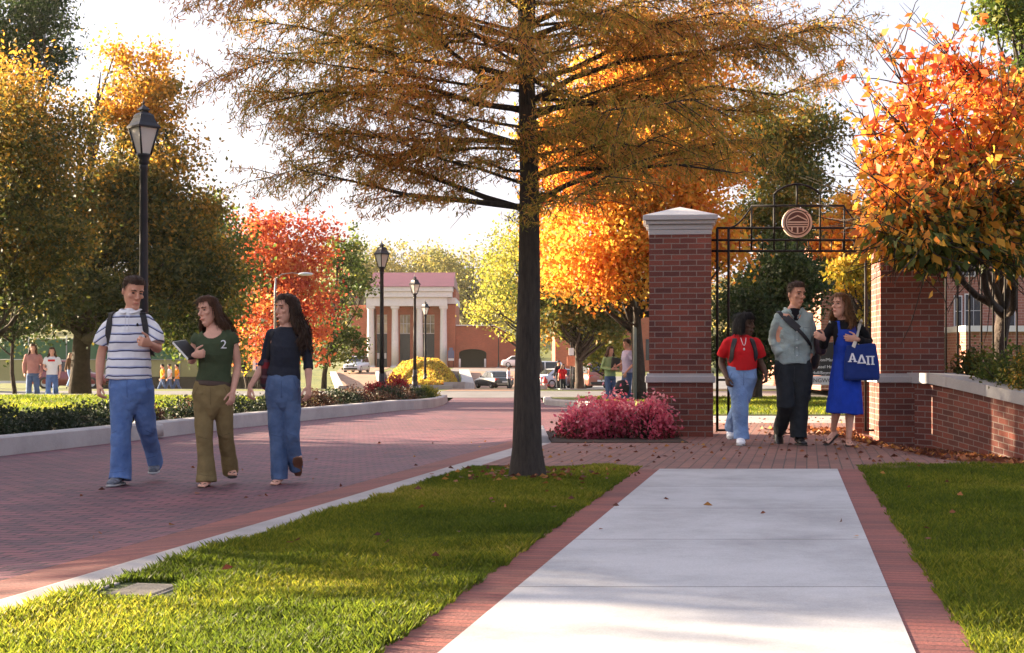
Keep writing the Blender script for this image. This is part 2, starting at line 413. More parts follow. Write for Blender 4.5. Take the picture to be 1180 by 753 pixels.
    def wisps(s, o, m, n, ln, down):               # fine locks lying on the hair, so that it does not read as a cap
        rng = np.random.RandomState(n); N_ = len(o.data.vertices); V = np.empty(N_ * 3, np.float32); o.data.vertices.foreach_get('co', V); V = V.reshape(-1, 3); Nn = np.empty(N_ * 3, np.float32); o.data.vertices.foreach_get('normal', Nn); Nn = Nn.reshape(-1, 3)
        k = rng.randint(0, N_, n); b = V[k]; nn = Nn[k]; g = np.tile(s.hr @ np.array([0, .6, .5]), (n, 1)) if down is None else np.tile(np.array([0, 0, -1.0]), (n, 1))
        d = g - nn * (g * nn).sum(1, keepdims=True) + nn * (.35 if down is None else .12) + rng.normal(size=(n, 3)) * (.3 if down is None else .16); d /= np.linalg.norm(d, axis=1, keepdims=True)
        sd = np.cross(d, nn); sd /= np.linalg.norm(sd, axis=1, keepdims=True) + 1e-9; L = ln * (.5 + rng.rand(n))[:, None]; w = .0016 + .0014 * rng.rand(n)[:, None]
        Q = np.empty((n, 4, 3)); Q[:, 0] = b - sd * w + nn * .0005; Q[:, 1] = b + sd * w + nn * .0005; Q[:, 2] = b + d * L * .6 + sd * w + nn * .002; Q[:, 3] = b + d * L
        tag(link('hair_wisps', mesh_np('hair_wisps', Q.reshape(-1, 3), np.arange(n * 4).reshape(n, 4)), m, o), kind='stuff')
    def long_hair(s, m, length=.45, sides=(-120, 120), vol=.022, wave=.012, seed=1, toward=(0, .05), front=.07, n=30, shoulder=.05):
        # scalp cap plus many locks that hang from it
        s.hairm = m; rng = np.random.RandomState(seed)
        cap = []
        for V, Fs in head_pieces(.013, -.03): cap.append((s.hw(V), Fs))
        locks = []
        for i in range(n):
            a = R(sides[0] + (sides[1] - sides[0]) * (i + rng.rand() * .6) / n)     # 0 = back of head
            dx, dy = math.sin(a), math.cos(a)
            L0 = np.array([[dx * .02, dy * .03 + .0, .115], [dx * .062, dy * .085, .07], [dx * .083, dy * .105, .0], [dx * .088, dy * .105, -.07]])
            W = s.hw(L0); ln = length * (.82 + .3 * rng.rand()); pts = list(W); q = W[-1].copy(); ph = rng.rand() * 6
            out = (s.hr @ np.array([dx, dy, 0]))
            for j in range(1, 7):
                t = j / 6
                q = W[-1] + np.array([0, 0, -ln * t]) + out * (shoulder * math.sin(min(1, t * 1.6) * math.pi / 2)) + np.array([toward[0], toward[1], 0]) * t + np.array([math.sin(ph + t * 9), math.cos(ph + t * 8), 0]) * wave * (.3 + t)
                pts.append(q.copy())
            r = vol * (.7 + .5 * rng.rand())
            locks.append(loft(pts, [.012, r, r, r, r, r, r * .9, r * .8, r * .6, r * .3], 8))
        def cut(C):
            L = (C - s.hc) @ s.hr / s.hk
            return (L[:, 1] < -.012) & (np.abs(L[:, 0]) < .080 - np.clip(L[:, 2] - .02, 0, 1) * .35) & (L[:, 2] < front) & (L[:, 2] > -.13)
        o = s.wear('hair', cap + locks, m, .004, (55, 55, 9), seed, cut, min(s.vox, .0065), 1)
        if s.vox < .01:                           # loose strands that break up the outline
            mb = MB()
            for i in range(60):
                a = R(sides[0] + (sides[1] - sides[0]) * rng.rand()); dx, dy = math.sin(a), math.cos(a)
                L0 = np.array([[dx * .05, dy * .06, .113], [dx * .088, dy * .11, .06], [dx * .1, dy * .122, -.02]]); W = s.hw(L0); out = s.hr @ np.array([dx, dy, 0]); pts = list(W); ln = length * (.5 + .6 * rng.rand())
                for j in range(1, 6):
                    t = j / 5; pts.append(W[-1] + np.array([0, 0, -(ln + .06) * t]) + out * (shoulder * 1.0 + .012 * rng.rand()) * math.sin(min(1, t * 1.6) * 1.57) + np.array([toward[0], toward[1], 0]) * t + rng.randn(3) * .004)
                mb.tube(pts, [.0018] * 7 + [.0008], 4)
            mb.build('loose_strands', m, o); s.wisps(o, m, 1100, .075, 1)
        return o
    def decal(s, name, V, Fs, cpx, m, on, parent=None, off=.004):   # a flat mark laid on the cloth
        c = s.p(cpx); W = []
        for v in V:
            h, nrm = s.hit(on, c[0] + v[0], c[2] + v[2]); W.append((h[0], h[1] - off + (v[1] if abs(v[1]) < .01 else 0), h[2]))
        return poly_obj(name, W, Fs, m, parent or s.bvh_obj[on[0]], False)
    def strap(s, mb, pxs, on, w=.03, th=.006, extra0=(), extra1=(), sub=5, lift=.004):
        # a band laid over the clothes, sampled between photo points, with free points at either end
        P = []; 
        q = [s.p(a) for a in pxs]
        for i in range(len(q) - 1):
            for j in range(sub):
                t = j / sub; c = q[i] * (1 - t) + q[i + 1] * t; h, n = s.hit(on, c[0], c[2]); P.append((np.array(h), np.array(n)))
        h, n = s.hit(on, q[-1][0], q[-1][2]); P.append((np.array(h), np.array(n)))
        P = [(np.array(e, float), np.array(n_, float)) for e, n_ in extra0] + P + [(np.array(e, float), np.array(n_, float)) for e, n_ in extra1]
        C = np.array([a for a, _ in P]); N = np.array([b for _, b in P])
        for _ in range(2): N[1:-1] = (N[:-2] + N[1:-1] + N[2:]) / 3; C[1:-1] = (C[:-2] + 2 * C[1:-1] + C[2:]) / 4
        N /= np.linalg.norm(N, axis=1, keepdims=True); C = C + N * lift
        T = np.gradient(C, axis=0); S = np.cross(T, N); S /= np.linalg.norm(S, axis=1, keepdims=True) + 1e-9
        V = []; Fs = []; m = len(C)
        for i in range(m): V += [C[i] - S[i] * w / 2, C[i] + S[i] * w / 2, C[i] + S[i] * w / 2 + N[i] * th, C[i] - S[i] * w / 2 + N[i] * th]
        for i in range(m - 1):
            for k in range(4): Fs.append((i * 4 + k, i * 4 + (k + 1) % 4, i * 4 + 4 + (k + 1) % 4, i * 4 + 4 + k))
        Fs += [(3, 2, 1, 0), tuple((m - 1) * 4 + k for k in range(4))]
        mb.add(V, Fs)
        return mb

def seams(f, garment, m, paths, r=.0018, name='seam'):   # stitched lines lying on a garment
    for pts in paths:
        P = []
        for i in range(len(pts) - 1):
            for t in np.linspace(0, 1, 6)[:-1] if i < len(pts) - 2 else np.linspace(0, 1, 6):
                c = f.p(np.array(pts[i]) * (1 - t) + np.array(pts[i + 1]) * t); h, n = f.hit([garment], c[0], c[2]); P.append((h[0], h[1] - r * .3, h[2]))
        mb = MB(); mb.tube(P, [r] * len(P), 5); mb.build(name, m, next(c for c in f.o.children if c.name.split('.')[0] == garment))
def _two(vf, tr): return tr(vf[0]), vf[1]

def shoe(fig, an, fd, up, m, msole, ln=.29, w=.052, name='shoe', lab=None):
    a = fig.p(an); f = np.array([math.sin(R(fd)) * math.cos(R(up)), -math.cos(R(fd)) * math.cos(R(up)), math.sin(R(up))])
    side = np.array([math.cos(R(fd)), math.sin(R(fd)), 0]); u = np.cross(side, f); u = u if u[2] > 0 else -u
    k = ln / .29
    up_p = loft([a + u * .03, a - f * .035 * k - u * .03, a + f * .05 * k - u * .035, a + f * .12 * k - u * .052, a + f * .175 * k - u * .058], [.043 * k, (w * .88, .046), (w * .92, .043), (w, .030), (w * .82, .022)], 16, 'round', side)
    o = fig.wear(name, [up_p], m, 0, vox=.006, lab=lab)
    q = a - u * .08
    sole = loft([q - f * .07 * k, q - f * .03 * k, q + f * .06 * k, q + f * .13 * k, q + f * .19 * k, q + f * .208 * k], [(w * .6, .013), (w * .95, .013), (w * .9, .013), (w * 1.05, .013), (w * .8, .012), (w * .4, .010)], 16, 'round', side)
    poly_obj('sole', sole[0], sole[1], msole, o)
    return o
def flipflop(fig, an, fd, up, m, name='sandal', lab=None, k=1.0):
    a = fig.p(an); f = np.array([math.sin(R(fd)) * math.cos(R(up)), -math.cos(R(fd)) * math.cos(R(up)), math.sin(R(up))])
    side = np.array([math.cos(R(fd)), math.sin(R(fd)), 0]); u = np.cross(side, f); u = u if u[2] > 0 else -u
    q = a - u * .082
    P = [loft([q - f * .07 * k, q - f * .02 * k, q + f * .07 * k, q + f * .14 * k, q + f * .20 * k, q + f * .215 * k], [(.028, .010), (.037, .010), (.036, .010), (.046, .010), (.040, .010), (.02, .009)], 16, 'round', side)]
    for sx in (-1, 1): P.append(loft([q + f * .17 * k + u * .028, q + f * .13 * k + side * sx * .02 + u * .040, q + f * .07 * k + side * sx * .040 + u * .012], [(.007, .004), (.009, .004), (.008, .004)], 6))
    mb = MB(); 
    for p in P: mb.add(p[0], p[1], True)
    o = mb.build(name, m, fig.o)
    if lab: o['label'] = lab
    return o

# ------------------------------------------------------------------ cloth colours
M_polo = stripes_mat()
M_denim = mat('blue_denim', (.14, .235, .47), .85, 0, 5., .9, 13., spec=.2, dist=.03, col2=(.07, .13, .31))
M_denim2 = mat('worn_denim', (.115, .175, .31), .85, 0, 5., .9, 13., spec=.2, dist=.03, col2=(.045, .078, .165))
M_denim3 = mat('pale_denim', (.24, .36, .60), .85, 0, 5., .9, 13., spec=.2, dist=.03, col2=(.15, .25, .47))
M_khaki = cloth('khaki_twill', (.20, .145, .065), .18, .6)
M_olive = cloth('olive_jersey', (.052, .072, .038))
M_navyknit = cloth('charcoal_knit', (.024, .028, .042))
M_sage = cloth('sage_cotton', (.29, .36, .36), .12, .8)
M_blackpants = cloth('black_cotton', (.022, .026, .032), .2, .7)
M_red = cloth('red_jersey', (.55, .015, .02), .1)
M_blackknit = cloth('black_knit', (.010, .010, .013))
M_bluedress = cloth('royal_blue_cloth', (.012, .048, .38), .15, .6)
M_blacknylon = mat('black_nylon', (.012, .012, .016), .6, .2, 30, .3, 200)
M_white = cloth('white_cotton', (.75, .75, .78), .05)
M_sneaker = mat('grey_sneaker', (.12, .13, .16), .7, .5, 40)
M_whiteshoe = mat('white_leather', (.75, .76, .8), .5, .05)
M_blackshoe = mat('black_leather', (.012, .012, .013), .4, .2)
M_sole = mat('rubber_sole', (.35, .35, .36), .8, .1)
M_darksole = mat('dark_rubber', (.03, .025, .022), .8, .2)
M_tan = mat('tan_sandal', (.20, .09, .05), .7, .2)
M_belt = mat('brown_belt', (.045, .02, .012), .5, .2)
M_hair_dark = mat('dark_brown_hair', (.036, .018, .011), .62, .5, 40, .6, 120, spec=.22, dist=.004)
M_hair_brown = mat('brown_hair', (.055, .022, .010), .62, .5, 40, .6, 120, spec=.22, dist=.004)
M_hair_light = mat('light_brown_hair', (.13, .06, .025), .62, .5, 40, .6, 120, spec=.22, dist=.004)
M_hair_black = mat('black_hair', (.008, .006, .006), .62, .4, 40, .6, 120, spec=.22, dist=.004)
M_seamblue = mat('dark_denim_stitch', (.035, .06, .16), .9); M_seamkhaki = mat('khaki_stitch', (.09, .06, .025), .9); M_seamsage = mat('sage_stitch', (.11, .15, .155), .9); M_seampolo = mat('polo_placket', (.58, .58, .64), .9)
M_paper = mat('paper', (.75, .74, .70), .8, .04)
SK1, SK2, SK3 = (.60, .30, .205), (.66, .355, .26), (.085, .042, .026)

def bagbox(name, m, c, r, parent=None, rot=None, label=None, cat=None, vox=.008, org=None, wr=.006):
    V, N, Fq = fuse([ell(c, r, 16, rot), loft([(c[0], c[1], c[2] - r[2] * .75), (c[0], c[1], c[2]), (c[0], c[1], c[2] + r[2] * .75)], [(r[0] * .85, r[1] * .8), (r[0], r[1]), (r[0] * .8, r[1] * .75)], 16, 'round', (1, 0, 0))], vox, 3)
    V = V + N * (vnoise(V * 12, 4) * wr)[:, None]
    o = poly_obj(name, V, Fq, m, parent)
    if label: tag(o, label, cat)
    if org is not None: o.location = org
    return o

# ---------------- man in the striped polo
f = Fig('man in a navy-striped white polo and blue jeans looking down', 132, 150, 563, 12.1, -.15)
f.hairm = M_hair_dark
f.head((153, 340.5), 38, 17, 4, .262)
f.neck((150, 366), .06)
f.torso([(452, 130, 172, 0, .10), (430, 128, 170, 0, .10), (395, 130, 168, 0, .11), (374, 130, 168, 0, .09), (365, 141, 159, 0, .06)])
w, d = f.arm((131, 375), (115, 413, .03), (115, 447, -.02)); f.hand(w, (.05, -.25, -1), (.5, -1, 0), 32, 1.06, palm=-1)
w, d = f.arm((169, 375), (182, 407, .03), (180, 401, -.22)); f.hand(w, (-.35, -.8, .15), (.2, -.2, 1), 48, 1.06, palm=1)
f.leg((138, 452), (140, 502, -.03), (138, 549, .0)); f.leg((163, 452), (163, 502, .16), (162, 537, .50))
f.finish(SK1)
f.short_hair(M_hair_dark, .008, .08)
shirt = [f.rings([(441, 121, 175, 0, .135), (425, 122, 174.5, 0, .135), (408, 124, 173, 0, .13), (392, 126, 172, 0, .135), (380, 125, 173, 0, .125), (371, 127, 172, 0, .105), (366.5, 133, 167, 0, .085), (362, 141, 160, 0, .068)]),
         f.limb([(132, 374), (125, 384), (119.5, 393), (117, 401, .01)], [.060, .070, .074, .077], cap='flat'), f.limb([(168, 374), (174.5, 383), (179.5, 391, -.01), (181.5, 400, -.03)], [.060, .070, .074, .077], cap='flat')]
sh = f.wear('polo_shirt', shirt, M_polo, .009, (7, 7, 9), 2, balls=[f.cap_((132, 374.5), .064), f.cap_((168, 374.5), .064)])
mb = MB(); 
for a0, a1, r0, r1, y in ((361.5, 356.5, .072, .066, 0),):
    pts = []; n = 20
    for i in range(n + 1):
        t = -math.pi / 2 + R(14) + (2 * math.pi - R(28)) * i / n; pts.append(f.p((150.5, 361 + 5.0 * max(0, -math.sin(t)), 0)) + np.array([math.cos(t) * .080, math.sin(t) * (.084 if math.sin(t) > 0 else .112), 0]))
    mb.tube(pts, [(.019, .006)] * (n + 1), 8)
mb.build('collar', M_white, sh)
f.wear('undershirt', [f.rings([(374, 142, 160, -.012, .085), (364, 142.5, 158.5, -.004, .076), (360.8, 144, 157, 0, .066)])], M_white, .002)
f.wear('jeans', [f.rings([(437, 126, 174, 0, .115), (447, 126, 176, 0, .125), (458, 128, 175, 0, .122), (466, 134, 169, 0, .115), (475, 142, 161, 0, .10), (482, 148, 155, 0, .06)]),
                 f.rings([(439, 131.0, 149.0, 0, .085), (452, 127, 153, 0, .12), (475, 127.5, 154, -.01), (500, 129, 152, -.03), (525, 128.5, 152, -.01), (545, 127, 152, 0), (557, 125.5, 152.5, -.02, .12)], cap='flat'),
                 f.rings([(439, 153.0, 173.0, 0, .085), (452, 149, 177, 0, .12), (475, 151, 176, .06), (500, 152.5, 174, .16), (522, 153.5, 173, .34), (546, 154, 171, .5, .11)], cap='flat')], M_denim, .009, (6, 6, 6.5), 5, smooth=7)
seams(f, 'jeans', M_seamblue, [[(151, 441), (151, 462)], [(131, 442), (129.5, 451), (127.5, 454)], [(170, 442), (172, 451), (175, 454)], [(139, 500), (131, 503)], [(165, 500), (172, 505)], [(130, 548), (148, 546)], [(156, 536), (168, 533)]])
shoe(f, (137.5, 551, .0), -6, 0, M_sneaker, M_sole, .31, lab=None); shoe(f, (162, 539.5, .50), 8, -6, M_sneaker, M_sole, .31)
horse = [(.0, 0, 0), (.010, 0, .004), (.012, 0, .016), (.004, 0, .022), (.006, 0, .030), (-.004, 0, .030), (-.010, 0, .018), (-.006, 0, .006)]
f.bvh_obj = {'polo_shirt': sh}
seams(f, 'polo_shirt', M_seampolo, [[(148.6, 368), (148.6, 386), (152.4, 386), (152.4, 368)]], .0018)
f.decal('chest_emblem', horse, [tuple(range(8))], (162, 381), M_hair_black, ['polo_shirt'])
bp = bagbox('backpack', M_blacknylon, tuple(f.p((150, 394, .23))), (.15, .10, .22), None, None, 'black backpack whose straps cross the striped polo shirt', 'backpack', org=f.org)
for xs in ((131, 129.5, 127.5, 127.5), (166, 168, 170.5, 171.5)):
    mb = MB(); top = f.p((xs[0], 362.5, .02))
    f.strap(mb, [(xs[0], 366), (xs[1], 374), (xs[2], 385), (xs[3], 397)], ['polo_shirt'], .05, .012, extra0=[(f.p((xs[0], 372, .14)), (0, 1, .3)), (top, (0, .1, 1))], extra1=[(f.p((xs[3] + (-5 if xs[0] < 150 else 2.5), 408, .02)), ((-1 if xs[0] < 150 else 1), -.2, 0)), (f.p((xs[3] + (0 if xs[0] < 150 else -2), 414, .15)), (0, 1, 0))])
    mb.build('shoulder_strap', M_blacknylon, bp)

# ---------------- girl in the olive top
f = Fig('woman in an olive top and khaki trousers holding a notebook', 132, 247, 561, 12.0, -.15)
f.hairm = M_hair_brown
f.head((241, 361), -34, 5, -6, .232, .7)
f.neck((246, 384), .047)
f.torso([(455, 226, 266, 0, .10), (430, 230, 264, 0, .085), (413, 229, 267, -.01, .10), (397, 226.5, 269, -.01, .095), (389, 227, 268, 0, .075), (383, 237, 255, 0, .055)])
w, d = f.arm((268, 390), (272.5, 424, .05), (269, 453, -.03), .86); f.hand(w, (-.06, -.3, -1), (-.6, -1, 0), 22, .93, palm=1)
w, d = f.arm((227, 391), (220, 419, .02), (230, 412, -.20), .86); f.hand(w, (.75, -.25, .12), (0, -.3, 1), 55, .93, palm=-1)
f.leg((237, 452), (237, 503, -.03), (239, 551), .95); f.leg((257, 452), (258, 503, .08), (259, 545, .3), .95)
f.foot((239, 551, .0), -4, 0); f.foot((260, 541.5, .3), 10, 0)
f.finish(SK2)
f.long_hair(M_hair_brown, .27, (-100, 100), .02, .010, 3, (.06, .10), .078)
tp = f.rings([(442, 225, 267.5, 0, .105), (430, 228.5, 266, 0, .10), (420, 229, 267, 0, .105), (410, 228, 268.5, -.012, .118), (400, 226, 270, -.012, .112), (391, 225, 271, 0, .09), (384, 230, 265, 0, .072), (380, 236, 258, 0, .06)])
tc = f.p((246, 379, -.10))
top = f.wear('olive_top', [tp, f.limb([(230, 389), (226.5, 394), (224.5, 399)], [.048, .050, .050], cap='flat'), f.limb([(265, 388), (268, 393), (270, 399)], [.048, .050, .050], cap='flat')], M_olive, .004, (10, 10, 9), 3,
    cut=lambda C: ((((C[:, 0] - tc[0]) / .098) ** 2 + ((C[:, 2] - tc[2]) / .105) ** 2 < 1) & (C[:, 1] < .03)) | (C[:, 2] > f.p((0, 383))[2]))
tb = f.p((246, 392, 0))
f.wear('khaki_trousers', [f.rings([(441, 226, 266, 0, .108), (452, 222.5, 268, 0, .12), (463, 223.5, 266.5, 0, .115), (471, 230, 260, 0, .108), (479, 238, 252, 0, .09), (485, 243, 247, 0, .05)]),
    f.rings([(442, 225.5, 242.5, 0, .085), (455, 221.5, 246.5, 0, .115), (478, 224, 246, -.01), (503, 226.5, 246, -.03), (525, 228, 246, -.01), (545, 227.5, 248.5, 0), (556, 226.5, 250, -.01, .10)]),
    f.rings([(442, 248.0, 264.5, 0, .085), (455, 244, 268.5, 0, .115), (478, 247, 267.5, .03), (503, 248.5, 267, .08), (525, 248, 267, .2), (548, 247.5, 268, .3, .10)])], M_khaki, .009, (6, 6, 6.5), 8, smooth=7)
seams(f, 'khaki_trousers', M_seamkhaki, [[(246, 448), (246, 468)], [(231, 448), (228, 455), (224, 458)], [(261, 448), (264, 455), (267, 458)], [(229, 503), (243, 507)], [(251, 505), (264, 501)], [(229, 546), (247, 549)], [(250, 538), (266, 541)]])
f.wear('belt', [f.rings([(446.5, 224.5, 267, 0, .118), (440.5, 225.5, 266.8, 0, .115)])], M_belt, 0)
flipflop(f, (239, 551, .0), -4, 0, M_darksole); flipflop(f, (260, 541.5, .3), 10, 0, M_darksole)
f.bvh_obj = {'olive_top': top}
V2, F2 = text_mesh('2', .105, .001); bmx = MB()
f.decal('numeral_emblem', V2, F2, (260.5, 400), M_white, ['olive_top'], off=.006)
mb = MB(); mb.box(-.011, .011, -.075, .075, -.11, .11, .004); nb = mb.build('notebook', M_blackshoe)
mb = MB(); mb.box(-.009, .009, -.0775, .073, -.1075, .1125); mb.build('pages', M_paper, nb)
nb.location = f.org + Vector(f.p((220.5, 406, -.155))); nb.rotation_euler = (R(10), R(-48), R(-40))
tag(nb, 'dark notebook with white page edges held against the olive top', 'notebook')

# ---------------- girl in the charcoal top
f = Fig('woman with long dark wavy hair in a charcoal knit top and worn jeans, striding', 132, 333, 560, 12.2, -.15)
f.hairm = M_hair_dark
f.head((331, 357), -44, 2, 0, .235, .9)
f.neck((331, 378), .047)
f.torso([(450, 310, 345, 0, .095), (425, 314, 344, 0, .085), (408, 313, 347, -.01, .10), (395, 311, 350, -.01, .095), (386, 311, 349, 0, .075), (378, 322, 340, 0, .052)])
w, d = f.arm((312, 389), (303, 421, .04), (290.5, 447, -.10), .86); f.hand(w, (-.10, -.25, -1), (.5, -1, 0), 35, .95, palm=-1)
w, d = f.arm((350, 388), (354.5, 421, .04), (357, 446, -.06), .86); f.hand(w, (.03, -.25, -1), (-.5, -1, 0), 22, .95, palm=1)
f.leg((318, 450), (321, 503, .0), (321, 550), .95); f.leg((336, 450), (338, 503, -.05), (341, 536, .12), .95)
f.foot((321, 550, 0), -4, 0); f.foot((341, 537, .12), 8, 38)
f.finish(SK2)
f.long_hair(M_hair_dark, .30, (-75, 98), .026, .020, 7, (.05, .03), .08, 34, .045)
ct = f.p((331, 375, 0))
top = f.wear('charcoal_top', [f.rings([(436, 306, 346.5, 0, .112), (424, 311, 345, 0, .102), (412, 312, 346.5, -.01, .115), (402, 311, 349, -.012, .118), (392, 310, 351, 0, .10), (384, 313, 348, 0, .08), (379.5, 319, 343, 0, .066), (377.5, 322, 340, 0, .056)]),
    f.limb([(313, 386), (308.5, 400, .02), (305, 416, .035), (301.5, 424, .01)], [.052, .046, .043, .044], cap='flat'), f.limb([(348, 386), (351.5, 400, .02), (354.5, 418, .035), (355.5, 427, .01)], [.052, .046, .043, .044], cap='flat')], M_navyknit, .005, (11, 11, 9), 6, balls=[f.cap_((313.5, 387), .054), f.cap_((347.5, 387), .054)])
f.wear('jeans', [f.rings([(433, 308, 346, 0, .108), (444, 306, 346.5, 0, .12), (456, 307, 345.5, 0, .115), (464, 313, 341, 0, .108), (472, 320, 335, 0, .09), (478, 325, 330, 0, .05)]),
    f.rings([(437, 309.5, 325.0, 0, .085), (450, 305.5, 329, 0, .115), (475, 308, 329, 0), (503, 311, 330.5, 0), (530, 312, 331, 0), (555, 311.5, 332.5, -.01, .095)]),
    f.rings([(437, 329.0, 343.0, 0, .085), (450, 325, 347, 0, .115), (475, 327.5, 347, -.02), (503, 329.5, 346.5, -.05), (525, 330, 346.5, .02), (541, 330.5, 347.5, .11, .09)])], M_denim2, .009, (6, 6, 6.5), 9, smooth=7)
seams(f, 'jeans', M_seamblue, [[(327, 440), (327, 460)], [(312, 440), (311, 447), (307.5, 450)], [(341, 440), (343, 447), (346, 450)], [(313, 502), (326, 505)], [(332, 500), (344, 504)]])
flipflop(f, (321, 550, 0), -4, 0, M_tan); flipflop(f, (341, 537, .12), 8, 38, M_tan)
M_bag = stripe = None
def woven():
    m, nt, b = _new('striped_woven'); L = nt.links.new
    tc = _n(nt, 'ShaderNodeTexCoord'); sp = _n(nt, 'ShaderNodeSeparateXYZ'); L(tc.outputs['Object'], sp.inputs[0])
    dv = _n(nt, 'ShaderNodeMath', operation='MULTIPLY_ADD'); L(sp.outputs[2], dv.inputs[0]); dv.inputs[1].default_value = 3.6; dv.inputs[2].default_value = -.05
    fr = _n(nt, 'ShaderNodeMath', operation='FRACT'); L(dv.outputs[0], fr.inputs[0])
    r = ramp(nt, [(0, (.02, .02, .03)), (.12, (.06, .01, .018)), (.3, (.13, .07, .08)), (.38, (.05, .008, .016)), (.6, (.20, .010, .016)), (.8, (.08, .03, .05)), (.9, (.22, .01, .016))], 'CONSTANT'); L(fr.outputs[0], r.inputs[0]); L(r.outputs[0], b.inputs['Base Color']); b.inputs['Roughness'].default_value = .9
    return m
bg = bagbox('shoulder_bag', woven(), tuple(f.p((305.5, 431, .07))), (.062, .12, .15), None, None, 'red and black striped woven bag hanging from a shoulder', 'bag', org=f.org)
mb = MB(); f.strap(mb, [(316, 381), (312.5, 390), (309.5, 402), (307.5, 415)], ['charcoal_top'], .028, .006, extra0=[(f.p((316, 386, .10)), (0, 1, .2)), (f.p((316, 380, .02)), (0, .2, 1))], extra1=[(f.p((305, 421, .03)), (-1, -.4, 0))])
mb.build('strap', M_blacknylon, bg)

# ---------------- tall man under the gate
f = Fig('tall man in an untucked sage shirt, black strap across his chest', 104, 913, 513, 15.4, 0.0, .0065)
f.hairm = M_hair_dark
f.head((917, 339.5), 28, 6, 2, .258)
f.neck((914, 360), .06)
f.torso([(418, 898, 930, 0, .085), (405, 895, 932, 0, .10), (380, 893, 935, 0, .11), (364, 894, 934, 0, .09), (357, 907, 922, 0, .06)])
w, d = f.arm((897, 366), (892.5, 394, .06), (899, 412, -.05)); f.hand(w, (.30, .3, -1), (0, -1, .2), 12, 1.0)
w, d = f.arm((932, 366), (937.5, 394, .10), (934, 411, .02)); f.hand(w, (-.3, .2, -1), (0, -1, .2), 30, 1.05, palm=-1)
f.leg((903, 420), (903, 466, -.08), (903, 497, .30)); f.leg((924, 420), (920, 466, -.0), (921, 502, 0))
f.finish(SK1)
f.short_hair(M_hair_dark, .010, .078)
sh = f.wear('sage_shirt', [f.rings([(421, 895, 933.5, -.01, .135), (412, 894, 934.5, 0, .135), (398, 895.5, 934, 0, .13), (382, 895.5, 934.5, 0, .13), (370, 894, 936, 0, .11), (362, 897, 933, 0, .09), (356.5, 903, 926, 0, .075)]),
    f.limb([(898, 367), (894, 379, .02), (892.5, 392, .06), (895, 401, .0), (898, 409, -.07)], [.066, .064, .060, .058, .050], cap='flat'), f.limb([(931, 367), (935.5, 379, .03), (937.5, 393, .10), (936.5, 402, .06), (934, 409, .03)], [.066, .064, .060, .058, .050], cap='flat')], M_sage, .014, (7, 7, 10), 12, balls=[f.cap_((898, 366.5), .07), f.cap_((931, 366.5), .07)],
    cut=lambda C: (np.abs(C[:, 0] - f.p((915, 0))[0]) < (C[:, 2] - f.p((0, 368))[2]) * .52) & (C[:, 1] < 0) & (C[:, 2] > f.p((0, 368))[2]))
mb = MB(); pts = [f.p((904, 356.5, .03)), f.p((905, 357, -.03)), f.p((908, 361, -.085)), f.p((912, 367, -.12))]; mb.tube(pts, [(.006, .022)] * 4, 8)
pts = [f.p((925, 356.5, .03)), f.p((925, 357, -.03)), f.p((921, 361, -.085)), f.p((916.5, 367, -.12))]; mb.tube(pts, [(.006, .022)] * 4, 8); mb.build('collar', M_sage, sh)
f.wear('undershirt', [f.rings([(372, 905, 924, -.03, .075), (362, 905, 924, -.012, .075), (357, 908, 922, 0, .066)])], M_blackknit, .002)
for i in range(5):
    mb = MB()
    h, n = f.hit(['sage_shirt'], *(f.p((915.5, 374 + 9 * i))[[0, 2]])); mb.add(*ell((h[0], h[1] - .003, h[2]), (.006, .003, .006), 8), True); mb.build('button', M_whiteshoe, sh)
f.wear('trousers', [f.rings([(412, 893, 934, 0, .12), (425, 891.5, 936, 0, .12), (433, 895, 933, 0, .115), (440, 902, 925, 0, .10), (446, 909, 917, 0, .06)]),
    f.rings([(409, 895.5, 910.0, 0, .085), (422, 891.5, 914, 0, .12), (445, 893, 913, -.05), (466, 894, 913.5, -.08), (482, 897, 913, .10), (497, 896, 910, .28, .095)]),
    f.rings([(409, 916.5, 932.5, 0, .085), (422, 912.5, 936.5, 0, .12), (445, 911, 935, -.01), (466, 910, 932, 0), (487, 910, 930.5, 0), (505, 910, 929.5, -.01, .105)])], M_blackpants, .009, (6, 6, 6.5), 13, smooth=7)
seams(f, 'trousers', M_blackshoe, [[(913, 423), (913, 440)], [(897, 424), (894, 436)], [(931, 424), (934, 436)]])
seams(f, 'sage_shirt', M_seamsage, [[(913.2, 372), (913.2, 419)], [(917.8, 372), (918.0, 419)], [(923, 378), (932, 378.5), (932, 388), (923, 387.5), (923, 378)]])
shoe(f, (903, 499, .30), -4, -30, M_blackshoe, M_darksole, .31); shoe(f, (921, 504, 0), 4, 0, M_blackshoe, M_darksole, .31)
bag = bagbox('messenger_bag', M_blacknylon, tuple(f.p((940, 410, .20))), (.09, .17, .13), None, None, 'black bag carried behind the hip of the man in sage', 'bag', org=f.org)
mb = MB(); f.strap(mb, [(897.5, 361.5), (903, 367.5), (912, 376), (923, 387), (933, 399)], ['sage_shirt'], .042, .006, extra0=[(f.p((897, 372, .13)), (0, 1, .2)), (f.p((895.5, 358, .05)), (-.3, 0, 1)), (f.p((895.5, 357.5, -.03)), (-.2, -.5, 1))], extra1=[(f.p((939, 406, .10)), (1, 0, 0))]); mb.build('strap', M_blacknylon, bag)
mb = MB(); f.strap(mb, [(904, 367.5), (911, 374.5), (917, 380.5)], ['sage_shirt'], .078, .016, lift=.008); mb.build('strap_pad', M_blacknylon, bag)

